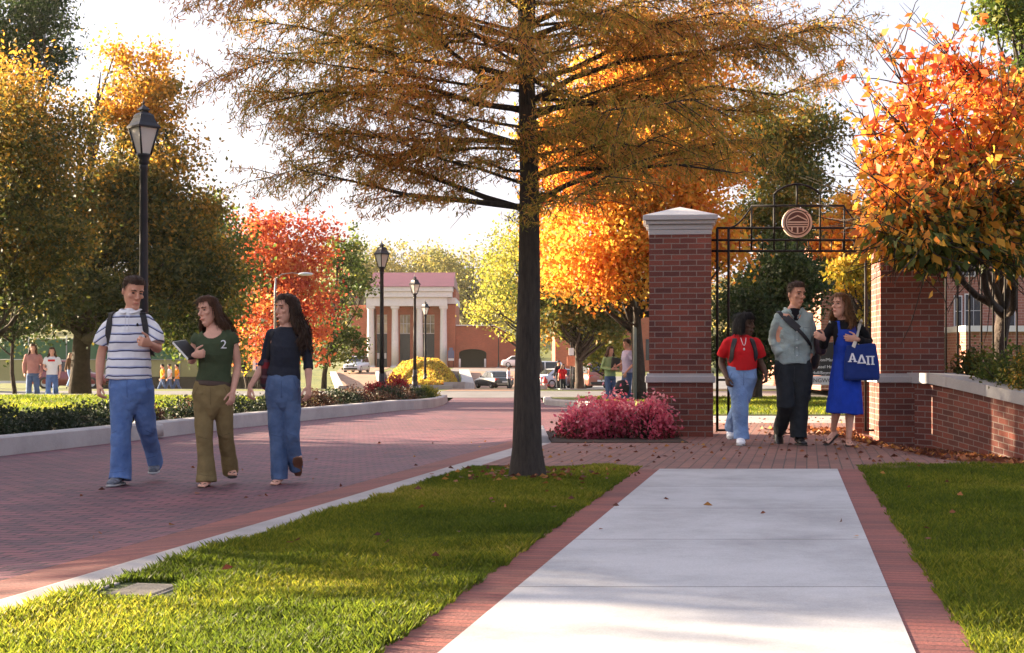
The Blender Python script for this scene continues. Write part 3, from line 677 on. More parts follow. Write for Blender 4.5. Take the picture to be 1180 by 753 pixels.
# ---------------- woman in red
f = Fig('woman with dark bobbed hair in a red T-shirt and pale jeans, wearing backpack straps', 104, 856, 515, 15.3, 0.0, .0065)
f.hairm = M_hair_black
f.head((858.5, 376.5), 48, 2, 0, .235, .5)
f.neck((856, 393), .052)
f.torso([(432, 840, 870, 0, .11), (415, 841, 870, -.005, .105), (402, 840, 871, -.01, .105), (394, 843, 868, 0, .08), (389, 848, 863, 0, .06)])
w, d = f.arm((841, 398), (831.5, 420, .06), (836, 437, -.10), .95); f.hand(w, (.12, -.2, -1), (.4, -1, 0), 30, .92, palm=-1)
w, d = f.arm((869, 398), (877, 420, .06), (881, 433, -.08), .95); f.hand(w, (0, -.3, -1), (-.5, -1, 0), 35, .92, palm=1)
f.leg((847, 432), (850, 470, -.02), (853, 503, 0), .92); f.leg((862, 432), (856, 470, .12), (849, 497, .42), .92)
f.finish(SK3)
f.long_hair(M_hair_black, .02, (-105, 105), .026, .004, 5, (0, 0), .06, 26, .004)
sh = f.wear('red_shirt', [f.rings([(428, 838, 872, 0, .135), (418, 838, 872, -.01, .135), (408, 838, 872, -.02, .135), (398, 838, 872, -.01, .11), (392, 842, 868.5, 0, .085), (388.5, 846, 865, 0, .068)]),
    f.limb([(840.5, 397), (835, 405), (831.5, 413, .03)], [.062, .062, .062], cap='flat'), f.limb([(870, 397), (874, 405), (876.5, 413, .03)], [.062, .062, .062], cap='flat')], M_red, .009, (9, 9, 9), 15, balls=[f.cap_((841.5, 397.5), .062), f.cap_((869.5, 397.5), .062)])
f.wear('pale_jeans', [f.rings([(425, 838, 871, 0, .125), (436, 836.5, 872, 0, .12), (443, 840, 869, 0, .112), (450, 846, 863, 0, .10), (456, 851, 858, 0, .06)]),
    f.rings([(423, 840.0, 854.0, 0, .085), (436, 836, 858, 0, .12), (458, 841, 862, -.02), (475, 843, 862, -.02), (492, 845, 862, 0), (508, 844.5, 863.5, 0, .09)]),
    f.rings([(423, 856.0, 868.5, 0, .085), (436, 852, 872.5, 0, .12), (456, 847, 868, .05), (475, 844, 862, .16), (498, 841, 858, .4, .085)])], M_denim3, .009, (6, 6, 6.5), 17, smooth=7)
seams(f, 'pale_jeans', M_seamblue, [[(855, 432), (855, 446)], [(842, 432), (839, 439)], [(867, 432), (870, 439)]])
shoe(f, (853.5, 505.5, 0), -8, 0, M_whiteshoe, M_sole, .28); shoe(f, (849, 496, .42), -8, -15, M_whiteshoe, M_sole, .28)
mb = MB(); V = []
for i in range(9):
    t = i / 8; c = f.p((852 + 6 * t, 392 + 10 * (1 - (2 * t - 1) ** 2) * .9)); h, n = f.hit(['red_shirt'], c[0], c[2]); V.append((h[0], h[1] - .006, h[2]))
mb.tube(V, [.0035] * 9, 6); c = f.p((855, 405)); h, n = f.hit(['red_shirt'], c[0], c[2]); mb.add(*ell((h[0], h[1] - .007, h[2]), (.010, .004, .014), 8)); mb.build('necklace', M_whiteshoe, f.o)
bp = bagbox('backpack', M_blacknylon, tuple(f.p((856, 412, .24))), (.15, .10, .20), None, None, 'black backpack strapped over the red T-shirt', 'backpack', org=f.org)
for xs in ((846, 844, 842.5, 842), (864, 866, 868, 868.5)):
    mb = MB(); f.strap(mb, [(xs[0], 393.5), (xs[1], 400), (xs[2], 408), (xs[3], 417)], ['red_shirt'], .05, .014, extra0=[(f.p((xs[0], 398, .14)), (0, 1, .3)), (f.p((xs[0], 391, .02)), (0, .1, 1))], extra1=[(f.p((xs[3] + (-3.5 if xs[0] < 850 else 3), 425, .04)), (-1 if xs[0] < 850 else 1, -.2, 0)), (f.p((xs[3], 429, .16)), (0, 1, 0))])
    mb.build('shoulder_strap', M_blacknylon, bp)

# ---------------- woman in the blue dress
f = Fig('woman in a royal blue jumper dress over black sleeves', 104, 973, 514, 15.2, 0.0, .0065)
f.hairm = M_hair_light
f.head((969, 354.5), -52, -8, 0, .24, .9)
f.neck((971, 372), .047)
f.torso([(430, 962, 984, 0, .10), (405, 963, 984, 0, .09), (390, 961, 986, -.02, .11), (378, 958, 989, 0, .08), (371, 966, 981, 0, .055)])
w, d = f.arm((959, 379), (950.5, 400, .08), (946, 392, -.15), .88); f.hand(w, (-.4, -.3, .15), (.1, -.5, 1), 28, .95, palm=1)
w, d = f.arm((988, 379), (1003, 397, .10), (983, 393, -.17), .88); f.hand(w, (-1, -.1, .12), (0, -.3, 1), 14, .95, palm=1)
f.leg((966, 432), (965, 468, -.02), (965, 497, .20), .92); f.leg((980, 432), (980, 470, 0), (978, 504, 0), .92)
f.foot((965, 497.5, .20), -42, -22); f.foot((978, 505.5, 0), -8, 0)
f.finish(SK2)
f.long_hair(M_hair_light, .19, (-95, 100), .026, .012, 11, (.03, .0), .082, 32, .04)
f.wear('black_top', [f.rings([(400, 961, 985, 0, .10), (390, 960, 987, -.015, .122), (380, 957, 990, 0, .10), (374, 962, 985, 0, .075), (370.5, 966, 981, 0, .06)]),
    f.limb([(960, 377), (953.5, 388, .04), (951, 398, .07), (950, 399, .02), (947, 393, -.12)], [.056, .056, .054, .052, .042], cap='flat'), f.limb([(987, 377), (996, 387, .05), (1002.5, 396, .09), (998, 397.5, .0), (986, 393.5, -.15)], [.056, .058, .056, .052, .042], cap='flat')], M_blackknit, .005, (10, 10, 10), 18, balls=[f.cap_((960, 378), .058), f.cap_((987, 378), .058)])
zt = f.p((0, 382))[2]; xc = f.p((972.5, 0))[0]
dr = f.wear('blue_dress', [f.rings([(477, 951.5, 994, .0, .19), (462, 953.5, 993.5, 0, .185), (445, 956, 992, 0, .165), (425, 958, 990, 0, .145), (408, 961, 987, -.005, .115), (396, 960.5, 987, -.015, .125), (388, 961, 986.5, -.018, .130), (380, 961, 986, -.005, .115), (373, 962, 984, 0, .088), (369, 963, 983, .01, .06)])], M_bluedress, .012, (11, 11, 3), 20,
    cut=lambda C: ((C[:, 2] > zt) & ((np.abs(C[:, 0] - xc) < .062) | (np.abs(C[:, 0] - xc) > .115))) | (C[:, 2] > f.p((0, 372))[2]))
flipflop(f, (965, 497.5, .20), -42, -22, M_darksole); flipflop(f, (978, 505.5, 0), -8, 0, M_darksole)
M_tote = cloth('navy_canvas', (.014, .035, .18), .12, .5); M_offwhite = cloth('offwhite_canvas', (.62, .58, .52), .06)
tq = f.p((988, 419, -.17)); tw, thh = .185, .195
def rr(x0, x1, z0, z1, y0, y1): return loft([((x0 + x1) / 2, (y0 + y1) / 2, z0), ((x0 + x1) / 2, (y0 + y1) / 2, z0 + .03), ((x0 + x1) / 2, (y0 + y1) / 2, z1)], [((x1 - x0) / 2 * .96, (y1 - y0) / 2)] * 3, 24, 'flat', (1, 0, 0))
V, N, Fq = fuse([loft([(tq[0], tq[1], tq[2] - thh), (tq[0], tq[1], tq[2] - thh * .85), (tq[0], tq[1], tq[2]), (tq[0] - .01, tq[1], tq[2] + thh)], [(tw * 1.0, .05), (tw * 1.06, .065), (tw * 1.03, .06), (tw * .86, .03)], 24, 'flat', (1, 0, 0))], .008, 2)
V = V + N * (vnoise(V * np.array([9, 9, 6]), 33) * .008)[:, None]
tote = poly_obj('tote_bag', V, Fq, M_tote); tote.location = f.org; tag(tote, 'navy canvas tote with three white Greek letters on its front', 'bag')
tb = BVHTree.FromPolygons([tuple(p) for p in V], Fq)
def serif(kind, s):
    A = []
    if kind == 'A':
        A += [[(-.42, 0), (-.22, 0), (.06, 1), (-.08, 1)], [(.18, 0), (.42, 0), (.10, 1), (-.06, 1)], [(-.2, .26), (.2, .26), (.17, .38), (-.17, .38)], [(-.5, 0), (-.1, 0), (-.1, .1), (-.5, .1)], [(.1, 0), (.5, 0), (.5, .1), (.1, .1)]]
    elif kind == 'D':
        A += [[(-.5, 0), (-.28, 0), (.1, 1), (-.1, 1)], [(.24, 0), (.5, 0), (.1, 1), (-.08, 1)], [(-.4, 0), (.4, 0), (.4, .13), (-.4, .13)]]
    else:
        A += [[(-.36, 0), (-.16, 0), (-.16, 1), (-.36, 1)], [(.16, 0), (.36, 0), (.36, 1), (.16, 1)], [(-.5, .87), (.5, .87), (.5, 1), (-.5, 1)], [(-.48, 0), (-.06, 0), (-.06, .11), (-.48, .11)], [(.06, 0), (.48, 0), (.48, .11), (.06, .11)]]
    return [[(x * s, z * s) for x, z in q] for q in A]
for k, (kind, dx, dz) in enumerate((('A', -.108, .034), ('D', -.012, .018), ('P', .082, .004))):
    mb = MB()
    for i, q in enumerate(serif(kind, .096)):
        W = []
        for x, z in q:
            X = tq[0] + dx + x; Z = tq[2] + dz - .03 + z; h = tb.ray_cast(Vector((X, -3, Z)), Vector((0, 1, 0)))[0]; y = h.y if h else tq[1] - .05
            W.append((X, y - .009 - .0012 * i, Z))
        n = len(W); mb.add(W + [(a, b + .004, c) for a, b, c in W], [tuple(range(n)), tuple(range(2 * n - 1, n - 1, -1))] + [(i2, i2 + n, (i2 + 1) % n + n, (i2 + 1) % n) for i2 in range(n)])
    mb.build('letter', M_whiteshoe, tote)
mb = MB(); f.strap(mb, [(990.5, 369.5), (988.5, 377), (986, 386)], ['black_top', 'blue_dress'], .04, .006, extra0=[(f.p((993, 385, .10)), (.5, 1, 0)), (f.p((992.5, 376, .05)), (.2, .8, .6))], extra1=[(f.p((981, 395, -.19)), (-.2, -1, .1)), (f.p((977.5, 402, -.215)), (0, -1, 0))])
mb.build('strap', M_offwhite, tote)
hb = bagbox('handbag', mat('plum_leather', (.03, .016, .026), .5, .2), tuple(f.p((949, 396, .14))), (.075, .10, .125), None, None, 'small dark handbag hanging behind the raised hand of the woman in blue', 'bag', org=f.org)
mb = MB(); mb.tube([f.p((953, 388, .05)), f.p((955.5, 380, .10)), f.p((957, 372, .03)), f.p((956, 374, -.04))], [.008] * 4, 6); mb.build('strap', M_offwhite, hb)

# ---------------- people farther off, one simple figure posed for each
def passer(label, px, base, hpx, Y, top, bottom, hair, sk=SK1, sex='m', yaw=0, stride=.3, topm=None, group=None, longhair=0, arms='walk', zoff=0.0, vox=.012, shoec=M_blackshoe):
    H = 1.78 if sex == 'm' else 1.66
    z = HC - (base - HY) / F * Y + zoff
    hh = hpx / F * Y                              # standing height on the ground there
    f = Fig(label, 100, 0, 0, Y, z, vox, group); f.org = Vector(((px - CX) / F * Y, Y, z)); k = H / 1.78
    P = lambda x, zz, y=0: (x * 100, -zz * 100, y)
    w = .93 if sex == 'f' else 1.0
    f.hairm = hair
    f.head(P(0, 1.655 * k, -.01), 0, 4, 0, .24)
    f.neck(P(0, 1.50 * k))
    st = stride
    legs = [(-1, -st * .5), (1, st * .5)]
    for sx, yy in legs:
        f.leg(P(sx * .09, .92 * k), P(sx * .095, .50 * k, yy * .35 - .04), P(sx * .09, .09 * k, yy))
    sx_ = .19 * w
    hp = {}
    for sx in (-1, 1):
        if arms == 'hold': el, wr, dd, th = P(sx * .25 * w, 1.17 * k, .05), P(sx * .10, 1.12 * k, -.22), (-sx, -.3, .1), (0, 0, 1)
        elif arms == 'one' and sx < 0: el, wr, dd, th = P(sx * .25 * w, 1.16 * k, .0), P(sx * .16, 1.08 * k, -.24), (-sx * .4, -1, .1), (0, 0, 1)
        else: el, wr, dd, th = P(sx * .25 * w, 1.17 * k, .05 + sx * .05), P(sx * .255 * w, .92 * k, -.05 - sx * .12), (0, -.2, -1), (-sx * .5, -1, 0)
        a, d = f.arm(P(sx * sx_, 1.43 * k), el, wr, .95 * w); f.hand(a, dd, th, 25, .98 * w, palm=sx)
        hp[sx] = (el, wr)
    rws = lambda e: [(-.92 * 100 * k, -16 * w - e, 16 * w + e, 0, .115 + e / 100), (-1.1 * 100 * k, -14.5 * w - e, 14.5 * w + e, 0, .10 + e / 100), (-1.3 * 100 * k, -16 * w - e, 16 * w + e, -.01, .12 + e / 100), (-1.42 * 100 * k, -17.5 * w - e, 17.5 * w + e, 0, .10 + e / 100), (-1.50 * 100 * k, -8 - e * .4, 8 + e * .4, 0, .065)]
    f.torso(rws(-1.0)); f.finish(sk)
    if longhair: f.long_hair(hair, longhair, (-110, 110), .026, .01, 3, (0, .03), .075, 18, .03)
    else: f.short_hair(hair, .012)
    sl = 1.0 if topm == 'long' else .42
    pcs = [f.rings(rws(2.0))]
    for sx in (-1, 1):
        a, b, c = P(sx * sx_ * .95, 1.43 * k), hp[sx][0], hp[sx][1]
        if topm == 'long': pcs.append(f.limb([a, b, c], [.066 * w, .062 * w, .045], cap='flat'))
        else: pcs.append(f.limb([a, tuple(a[i] * .35 + b[i] * .65 for i in range(3))], [.066 * w, .076 * w], cap='flat'))
    f.wear('shirt', pcs, top, .006, (9, 9, 10), 3, vox=vox, balls=[f.cap_(P(sx * sx_ * .93, 1.425 * k), .07 * w) for sx in (-1, 1)])
    pcs = [f.rings([(-1.0 * 100 * k, -15.5 * w, 15.5 * w, 0, .115), (-.90 * 100 * k, -17.5 * w, 17.5 * w, 0, .125), (-.84 * 100 * k, -17.5 * w, 17.5 * w, 0, .12)])]
    for sx, yy in legs: pcs.append(f.limb([P(sx * .085, .88 * k), P(sx * .095, .50 * k, yy * .35 - .04), P(sx * .09, .1 * k, yy)], [.098 * w, .078, .08], cap='flat'))
    f.wear('trousers', pcs, bottom, .006, (7, 7, 14), 6, vox=vox)
    for sx, yy in legs: 
        sh_ = f.wear('shoe', [f.limb([P(sx * .09, .06, yy + .05), P(sx * .095, .05, yy - .06), P(sx * .1, .035, yy - .17)], [.045, .045, .035])], shoec, 0, vox=.012)
    s = hh / H
    f.o.scale = (s, s, s); f.o.rotation_euler = (0, 0, R(yaw))
    return f
c_ = lambda n, c: cloth(n, c)
M_pinkj = c_('dusty_pink_jersey', (.42, .20, .18)); M_orangej = c_('amber_jersey', (.75, .30, .02)); M_greenj = c_('pale_green_sweater', (.30, .42, .20)); M_lav = c_('lavender_cotton', (.48, .44, .60)); M_darkj = c_('dark_jacket', (.02, .02, .028)); M_brownj = c_('brown_jacket', (.12, .06, .03))
lw = 'women strolling across the far lawn'
a = passer('woman in a dusty pink sweater and dark jeans walking on the left lawn', 38, 466, 69, 40.0, M_pinkj, M_denim2, M_hair_brown, SK2, 'f', 8, .25, 'long', lw, .32)
b = passer('woman in a white T-shirt with a red chest print on the left lawn', 60, 465, 64, 40.0, M_white, M_denim, M_hair_brown, SK2, 'f', 10, .35, None, lw, .18, 'one')
h, _ = b.hit(['shirt'], 0, 1.27); mb = MB(); mb.box(-.10, .10, h.y - .012, h.y + .03, 1.25, 1.31, .004); mb.build('chest_print', M_red, b.o)
passer('person in a brown jacket and pale trousers beside the thick trunk and maroon car', 81, 447, 40, 70, M_brownj, M_denim3, M_hair_light, SK2, 'f', 60, .5, 'long', None, .15)
for i, (px, t, l) in enumerate(((187.5, M_orangej, 'first walker on the far path, amber shirt, nearest the striped polo'), (195.5, M_white, 'walker in a white shirt between two in amber on the far path'), (204, M_orangej, 'last walker on the far path, amber shirt, nearest the woman in olive'))):
    passer(l, px, 455, 35, 72, t, M_denim2, M_hair_black, SK1, 'm', -70, .7, None, 'walkers on the far path', 0, 'walk', 0, .014)
a = passer('woman in a pale green sweater holding a dark binder past the pink shrubs', 703, 470, 70, 37, M_greenj, M_denim2, M_hair_brown, SK2, 'f', 30, .1, 'long', 'couple chatting past the pink shrubs', .1, 'hold')
mb = MB(); mb.box(-.13, .13, -.02, .02, -.16, .16, .006); o = mb.build('binder', M_blackshoe); o.location = a.o.matrix_basis @ Vector((.05, -.19, 1.2)); o.rotation_euler = (0, R(8), R(30)); tag(o, 'dark binder hugged by the woman in pale green', 'binder')
a = passer('man in a lavender shirt carrying a dark bag, his back to the street tree', 723, 471, 80, 36.5, M_lav, M_denim2, M_hair_dark, SK1, 'm', -70, .1, None, 'couple chatting past the pink shrubs', 0, 'one')
o = bagbox('backpack', M_blacknylon, (0, .22, 1.22), (.14, .09, .2), None, None, 'dark backpack on the man in lavender', 'backpack', .012); o.location = a.o.location; o.rotation_euler = a.o.rotation_euler; o.scale = a.o.scale
o = bagbox('duffel_bag', M_blacknylon, (0, 0, 0), (.20, .12, .17), None, None, 'dark duffel bag hanging at knee height between the chatting couple', 'bag', .012); o.location = pd(717, 447, 36.2)
ps = 'people standing by the far lot'
passer('person in black standing left of the one in a red top', 643.5, 453, 37, 73, M_darkj, M_blackpants, M_hair_black, SK1, 'm', 40, .1, 'long', ps)
passer('person in a red top with dark trousers by the far lot', 648.5, 455, 35, 72, M_red, M_blackpants, M_hair_brown, SK2, 'f', 20, .15, None, ps, .1)
passer('person in black standing beside the red-topped one, right of the sign post', 662.5, 455, 38, 71, M_darkj, M_blackpants, M_hair_brown, SK2, 'f', -20, .15, 'long', ps, .3)
passer('man in a pale lavender shirt standing at the flank of the dark sedan', 586, 451, 28, 108, M_lav, M_blackpants, M_hair_dark, SK1, 'm', 80, .2, None, None, 0, 'one')
# ------------------------------------------------------------------ ground, road, walks
def XR(Y): return -1.98 + .2145 * (Y - 5.97)                         # road edge, near side
_lx = ([-10, 15.7, 19.3, 22.1, 25.3, 27.3, 31.1, 34, 38, 43.6, 60], [-11.6, -5.79, -4.99, -4.40, -3.62, -3.05, -2.16, -1.95, -1.95, -2.0, -2.1])
def XL(Y): return np.interp(Y, *_lx)
def SL(Y): return -.236 + .201 * (Y - 4.45)                         # concrete walk, left and right edge
def SR(Y): return 1.293 + .201 * (Y - 4.45)

def strip(name, Ys, xl, xr, off, m, depth=.0, nx=4, label=None, kind='structure', zf=None):
    """a sheet between two edge curves, following the lie of the land; depth > 0 gives it sides"""
    Ys = np.asarray(Ys, float); V = []; Fs = []
    zz = zf or (lambda x, y: gz(y) + off)
    for y in Ys:
        a, b = float(xl(y) if callable(xl) else xl), float(xr(y) if callable(xr) else xr)
        for i in range(nx + 1):
            x = a + (b - a) * i / nx; V.append((x, y, zz(x, y)))
    n = nx + 1
    for j in range(len(Ys) - 1):
        for i in range(nx): Fs.append((j * n + i, j * n + i + 1, (j + 1) * n + i + 1, (j + 1) * n + i))
    if depth:
        b = len(V); V += [(x, y, z - depth) for x, y, z in V]
        m_ = len(Ys)
        for j in range(m_ - 1):
            p, q = j * n, (j + 1) * n; Fs.append((p, q, q + b, p + b)); p, q = j * n + nx, (j + 1) * n + nx; Fs.append((q, p, p + b, q + b))
        for i in range(nx):
            Fs.append((i + 1, i, i + b, i + 1 + b)); k = (m_ - 1) * n; Fs.append((k + i, k + i + 1, k + i + 1 + b, k + i + b))
    mb = MB(); mb.add(V, Fs); o = mb.build(name, m); tag(o, label, None, None, kind); return o

def grass_mat(name, a, b_, c, scale=.35):
    m, nt, b = _new(name); L = nt.links.new
    tc = _n(nt, 'ShaderNodeTexCoord'); n1 = _n(nt, 'ShaderNodeTexNoise', Scale=scale, Detail=8.0, Roughness=.65); L(tc.outputs['Object'], n1.inputs['Vector'])
    n2 = _n(nt, 'ShaderNodeTexNoise', Scale=45.0, Detail=3.0); L(tc.outputs['Object'], n2.inputs['Vector'])
    r = ramp(nt, [(.3, a), (.5, b_), (.72, c)]); L(n1.outputs[0], r.inputs[0])
    r2 = ramp(nt, [(.3, (.6,) * 3), (.7, (1.2,) * 3)]); L(n2.outputs[0], r2.inputs[0])
    x = _n(nt, 'ShaderNodeMix', data_type='RGBA', blend_type='MULTIPLY'); x.inputs[0].default_value = 1; L(r.outputs[0], x.inputs[6]); L(r2.outputs[0], x.inputs[7]); L(x.outputs[2], b.inputs['Base Color'])
    b.inputs['Roughness'].default_value = .9; bump(nt, n2.outputs[0], b, .6, .04); return m
M_lawn = grass_mat('lawn_turf', (.055, .080, .012), (.12, .14, .018), (.19, .18, .026))
M_turf = grass_mat('near_turf', (.030, .045, .008), (.065, .085, .012), (.12, .12, .018))
M_soil = mat('mulch', (.035, .020, .013), .95, .5, 30, .8, 60, dist=.02)
M_road = brick_mat('road_pavers', (.22, .062, .082), (.095, .034, .058), (.020, .011, .016), .22, .11, .011, .70, 'Object', R(12), .5, .5, .35, big=.35)
M_plaza = brick_mat('plaza_pavers', (.25, .110, .085), (.175, .080, .068), (.07, .042, .036), .20, .10, .006, .8, 'Object', R(12 + 90), .5, .45, .3, big=.5)
M_edge = brick_mat('edge_bricks', (.27, .075, .060), (.165, .052, .048), (.045, .025, .022), 40.0, .068, .004, .8, 'Object', R(11.4), 0.0, .6, .35, big=.9)
def concrete(name, col, joint=None, rot=0.0, stain=.27):
    m, nt, b = _new(name); L = nt.links.new
    tc = _n(nt, 'ShaderNodeTexCoord')
    n1 = _n(nt, 'ShaderNodeTexNoise', Scale=.9, Detail=9.0, Roughness=.7); L(tc.outputs['Object'], n1.inputs['Vector'])
    n2 = _n(nt, 'ShaderNodeTexNoise', Scale=140.0, Detail=3.0); L(tc.outputs['Object'], n2.inputs['Vector'])
    n3 = _n(nt, 'ShaderNodeTexVoronoi', Scale=1.6); L(tc.outputs['Object'], n3.inputs['Vector'])
    r = ramp(nt, [(.28, tuple(x * (1 - stain * 1.5) for x in col)), (.55, col), (.8, tuple(x * (1 + stain * .5) for x in col))]); L(n1.outputs[0], r.inputs[0])
    r2 = ramp(nt, [(.3, (.86,) * 3), (.7, (1.06,) * 3)]); L(n2.outputs[0], r2.inputs[0])
    x = _n(nt, 'ShaderNodeMix', data_type='RGBA', blend_type='MULTIPLY'); x.inputs[0].default_value = 1; L(r.outputs[0], x.inputs[6]); L(r2.outputs[0], x.inputs[7])
    out = x.outputs[2]; hgt = n2.outputs[0]
    if joint:
        mp = _n(nt, 'ShaderNodeMapping'); mp.inputs['Rotation'].default_value = (0, 0, rot); mp.inputs['Location'].default_value = (20, .35, 0); L(tc.outputs['Object'], mp.inputs['Vector'])
        br = _n(nt, 'ShaderNodeTexBrick', Scale=1.0); br.offset = 0
        for k, v in (('Brick Width', 40.0), ('Row Height', joint), ('Mortar Size', .009), ('Mortar Smooth', .3)): br.inputs[k].default_value = v
        br.inputs['Color1'].default_value = (1, 1, 1, 1); br.inputs['Color2'].default_value = (.93, .94, .95, 1); br.inputs['Mortar'].default_value = (.40, .39, .38, 1); L(mp.outputs[0], br.inputs['Vector'])
        x2 = _n(nt, 'ShaderNodeMix', data_type='RGBA', blend_type='MULTIPLY'); x2.inputs[0].default_value = 1; L(out, x2.inputs[6]); L(br.outputs[0], x2.inputs[7]); out = x2.outputs[2]
        h = _n(nt, 'ShaderNodeMath', operation='MULTIPLY_ADD'); L(br.outputs['Fac'], h.inputs[0]); h.inputs[1].default_value = -3.0; L(n2.outputs[0], h.inputs[2]); hgt = h.outputs[0]
    L(out, b.inputs['Base Color']); b.inputs['Roughness'].default_value = .8; bump(nt, hgt, b, .25, .004); return m
M_walk = concrete('walk_concrete', (.435, .43, .445), 1.52, 0.0)
M_kerb = concrete('kerb_concrete', (.36, .34, .34), None, 0, .25)
M_asph = concrete('grey_asphalt', (.15, .145, .15), None, 0, .2)
M_stone = concrete('cast_stone', (.44, .43, .44), None, 0, .12)

near = np.concatenate([np.arange(-6, 24, 1.0), np.arange(24, 51, 1.5)])
# base sheet: lawn to the horizon, sunk under the paved foreground
xs = np.concatenate([[-3000, -1500, -700, -350, -180, -110], np.arange(-80, 81, 4.0), [110, 180, 350, 700, 1500, 3000]])
ys = np.concatenate([[-200, -60, -20], np.arange(-8, 52, 2.0), [51.9, 52], np.arange(54, 180, 4.0), [200, 260, 400, 800, 1600, 3200]])
V = [(x, y, gz(y) + (-.30 if y < 51.95 else 0.0)) for y in ys for x in xs]; nX = len(xs)
mb = MB(); mb.add(V, [(j * nX + i, j * nX + i + 1, (j + 1) * nX + i + 1, (j + 1) * nX + i) for j in range(len(ys) - 1) for i in range(nX - 1)]); tag(mb.build('ground', M_lawn), None, None, None, 'structure')

def xr_road(Y): return float(np.interp(Y, [-10, 20.6, 21.6, 22.6, 32.0, 33.0, 35.5, 40, 52], [XR(-10) , XR(20.6), 2.2, 14, 14, 1.85, 1.35, .95, 1.0])) if Y > 20.6 else float(XR(Y))
Yr = np.concatenate([np.arange(-6, 20, 1.0), [20.6, 21.0, 21.6, 22.0, 22.6, 24, 26, 28, 30, 31, 32, 32.3, 32.6, 33, 34, 35.5, 37, 38.5, 40, 43, 46, 48.3]])
def zroad(x, y):                                                     # falls away from the flush kerb of the near side
    return float(gz(y)) - .15 + .12 * min(1, max(0, (23 - y) / 3.5)) * (1 - min(1, max(0, (XR(y) - x) / 1.25)))
strip('road', Yr, XL, xr_road, -.15, M_road, nx=16, zf=zroad)
strip('cross_road', [48.3, 49, 50, 51, 52.1], -30, 30, 0, M_asph, nx=12, zf=lambda x, y: gz(y) - .146 + (max(0, y - 48.3) / 3.8) * .158)
# near kerb: flat gutter pan with a low rolled kerb, mostly flush with the grass
def sweep(name, Ys, xf, prof, m, zoff=0.0):
    V = []; k = len(prof)
    for y in Ys:
        for dx, dz in prof: V.append((float(xf(y)) + dx, y, gz(y) + dz + zoff))
    Fs = [(j * k + i, j * k + i + 1, (j + 1) * k + i + 1, (j + 1) * k + i) for j in range(len(Ys) - 1) for i in range(k - 1)]
    Fs += [tuple(range(k)), tuple(range(len(Ys) * k - 1, (len(Ys) - 1) * k - 1, -1))]
    mb = MB(); mb.add(V, Fs); return tag(mb.build(name, m), None, None, None, 'structure')
Yk = np.concatenate([np.arange(-6, 20.2, .8)])
strip('brick_border', np.arange(-6, 20.2, .6), lambda y: XR(y) - .44, XR, 0, M_edge, nx=3, zf=lambda x, y: zroad(x, y) + .004)
sweep('kerb', Yk, XR, [(-.004, -.30), (-.004, -.026), (.02, -.022), (.17, -.026), (.178, -.012), (.32, -.008), (.325, -.05), (.325, -.3)], M_kerb)
sweep('kerb', np.concatenate([np.arange(8, 34, 1.0), np.arange(34, 43.5, 1.5)]), XL, [(-.26, -.3), (-.26, .035), (-.23, .05), (-.04, .05), (-.012, .03), (.004, -.15), (.004, -.3)], M_kerb, .02)
sweep('kerb', np.array([32.6, 33, 34, 35.5, 37, 38.5, 40, 42.8]), lambda y: float(np.interp(y, [32.6, 33, 35.5, 40, 42.8], [3.0, 1.85, 1.35, .95, .97])), [(-.004, -.3), (-.004, -.02), (.03, .02), (.2, .02), (.22, -.3)], M_kerb)
mb = MB(); mb.box(3.0, 16, 32.75, 32.97, -.4, -.03); tag(mb.build('kerb', M_kerb), None, None, None, 'structure')
# planting bed and lawn beyond the far kerb
strip('planting_bed', np.arange(8, 43.4, 1.2), lambda y: XL(y) - 1.75, lambda y: XL(y) - .24, .0, M_soil, zf=lambda x, y: gz(y) - .012 + .03 * math.sin(3 * x + y) * .3)
strip('far_lawn', np.arange(8, 43.4, 1.2), -70, lambda y: XL(y) - 1.74, .0, M_lawn, .35, 20, zf=lambda x, y: gz(y) + .12 * max(0, math.sin((y - 14) / 9.0)) * min(1, max(0, (-x + XL(y) - 2) / 6)))
# grass island by the walk, walk, brick edgings, right lawn
Yi = np.concatenate([np.arange(-6, 12, .6), [12.2]])
strip('lawn_island', Yi, lambda y: XR(y) + .32, lambda y: SL(y) - .20, -.014, M_turf, .3, 6)
Yw = np.concatenate([np.arange(-6, 11.8, .6), [11.94]])
strip('brick_border', Yw, lambda y: SL(y) - .205, SL, .0, M_edge, .3, 1)
strip('sidewalk', Yw, SL, SR, .004, M_walk, .3, 4)
strip('brick_border', Yw, SR, lambda y: SR(y) + .205, .0, M_edge, .3, 1)
def zright(x, y): return gz(y) - .16 * min(1, max(0, (x - 3.9) / .9)) * min(1, max(0, (y - 12.4) / 2.0)) * min(1, max(0, (18 - y) / 1.0))
strip('right_lawn', np.concatenate([np.arange(-6, 12, .6), [12.45]]), lambda y: SR(y) + .2, 9.0, -.02, M_turf, .3, 10)
# brick plaza through the gate, grey cross path and the lawn beyond
Yp = np.concatenate([[11.94, 12.1], np.arange(12.45, 20.6, .5), [20.7]])
strip('brick_plaza', Yp, lambda y: XR(y) + .325 if y > 12.3 else max(SL(y) - .205, XR(y) + .325), lambda y: 9.0 if y > 12.2 else SR(y) + .205, 0.0, M_plaza, .3, 24, zf=zright)
strip('cross_path', [20.7, 21.8, 23.4], 2.45, 40, .0, concrete('path_concrete', (.34, .31, .30), None), .3, 6)
strip('back_lawn', [23.4, 25, 28, 30, 32.7], 14.0, 90, .0, M_lawn, .3, 6)
strip('back_lawn', [23.4, 24.4, 26, 28, 30, 32, 34, 37, 40, 42.9], 2.9, 14, .02, M_lawn, .3, 6)
strip('verge', [33.0, 34, 35.5, 37, 40, 42.9], lambda y: float(np.interp(y, [33, 35.5, 40, 42.9], [2.05, 1.57, 1.17, 1.19])), 40, .0, M_lawn, .3, 12)
strip('foot_path', [56, 60, 66], 2.0, 14, .03, M_walk, .2, 4)
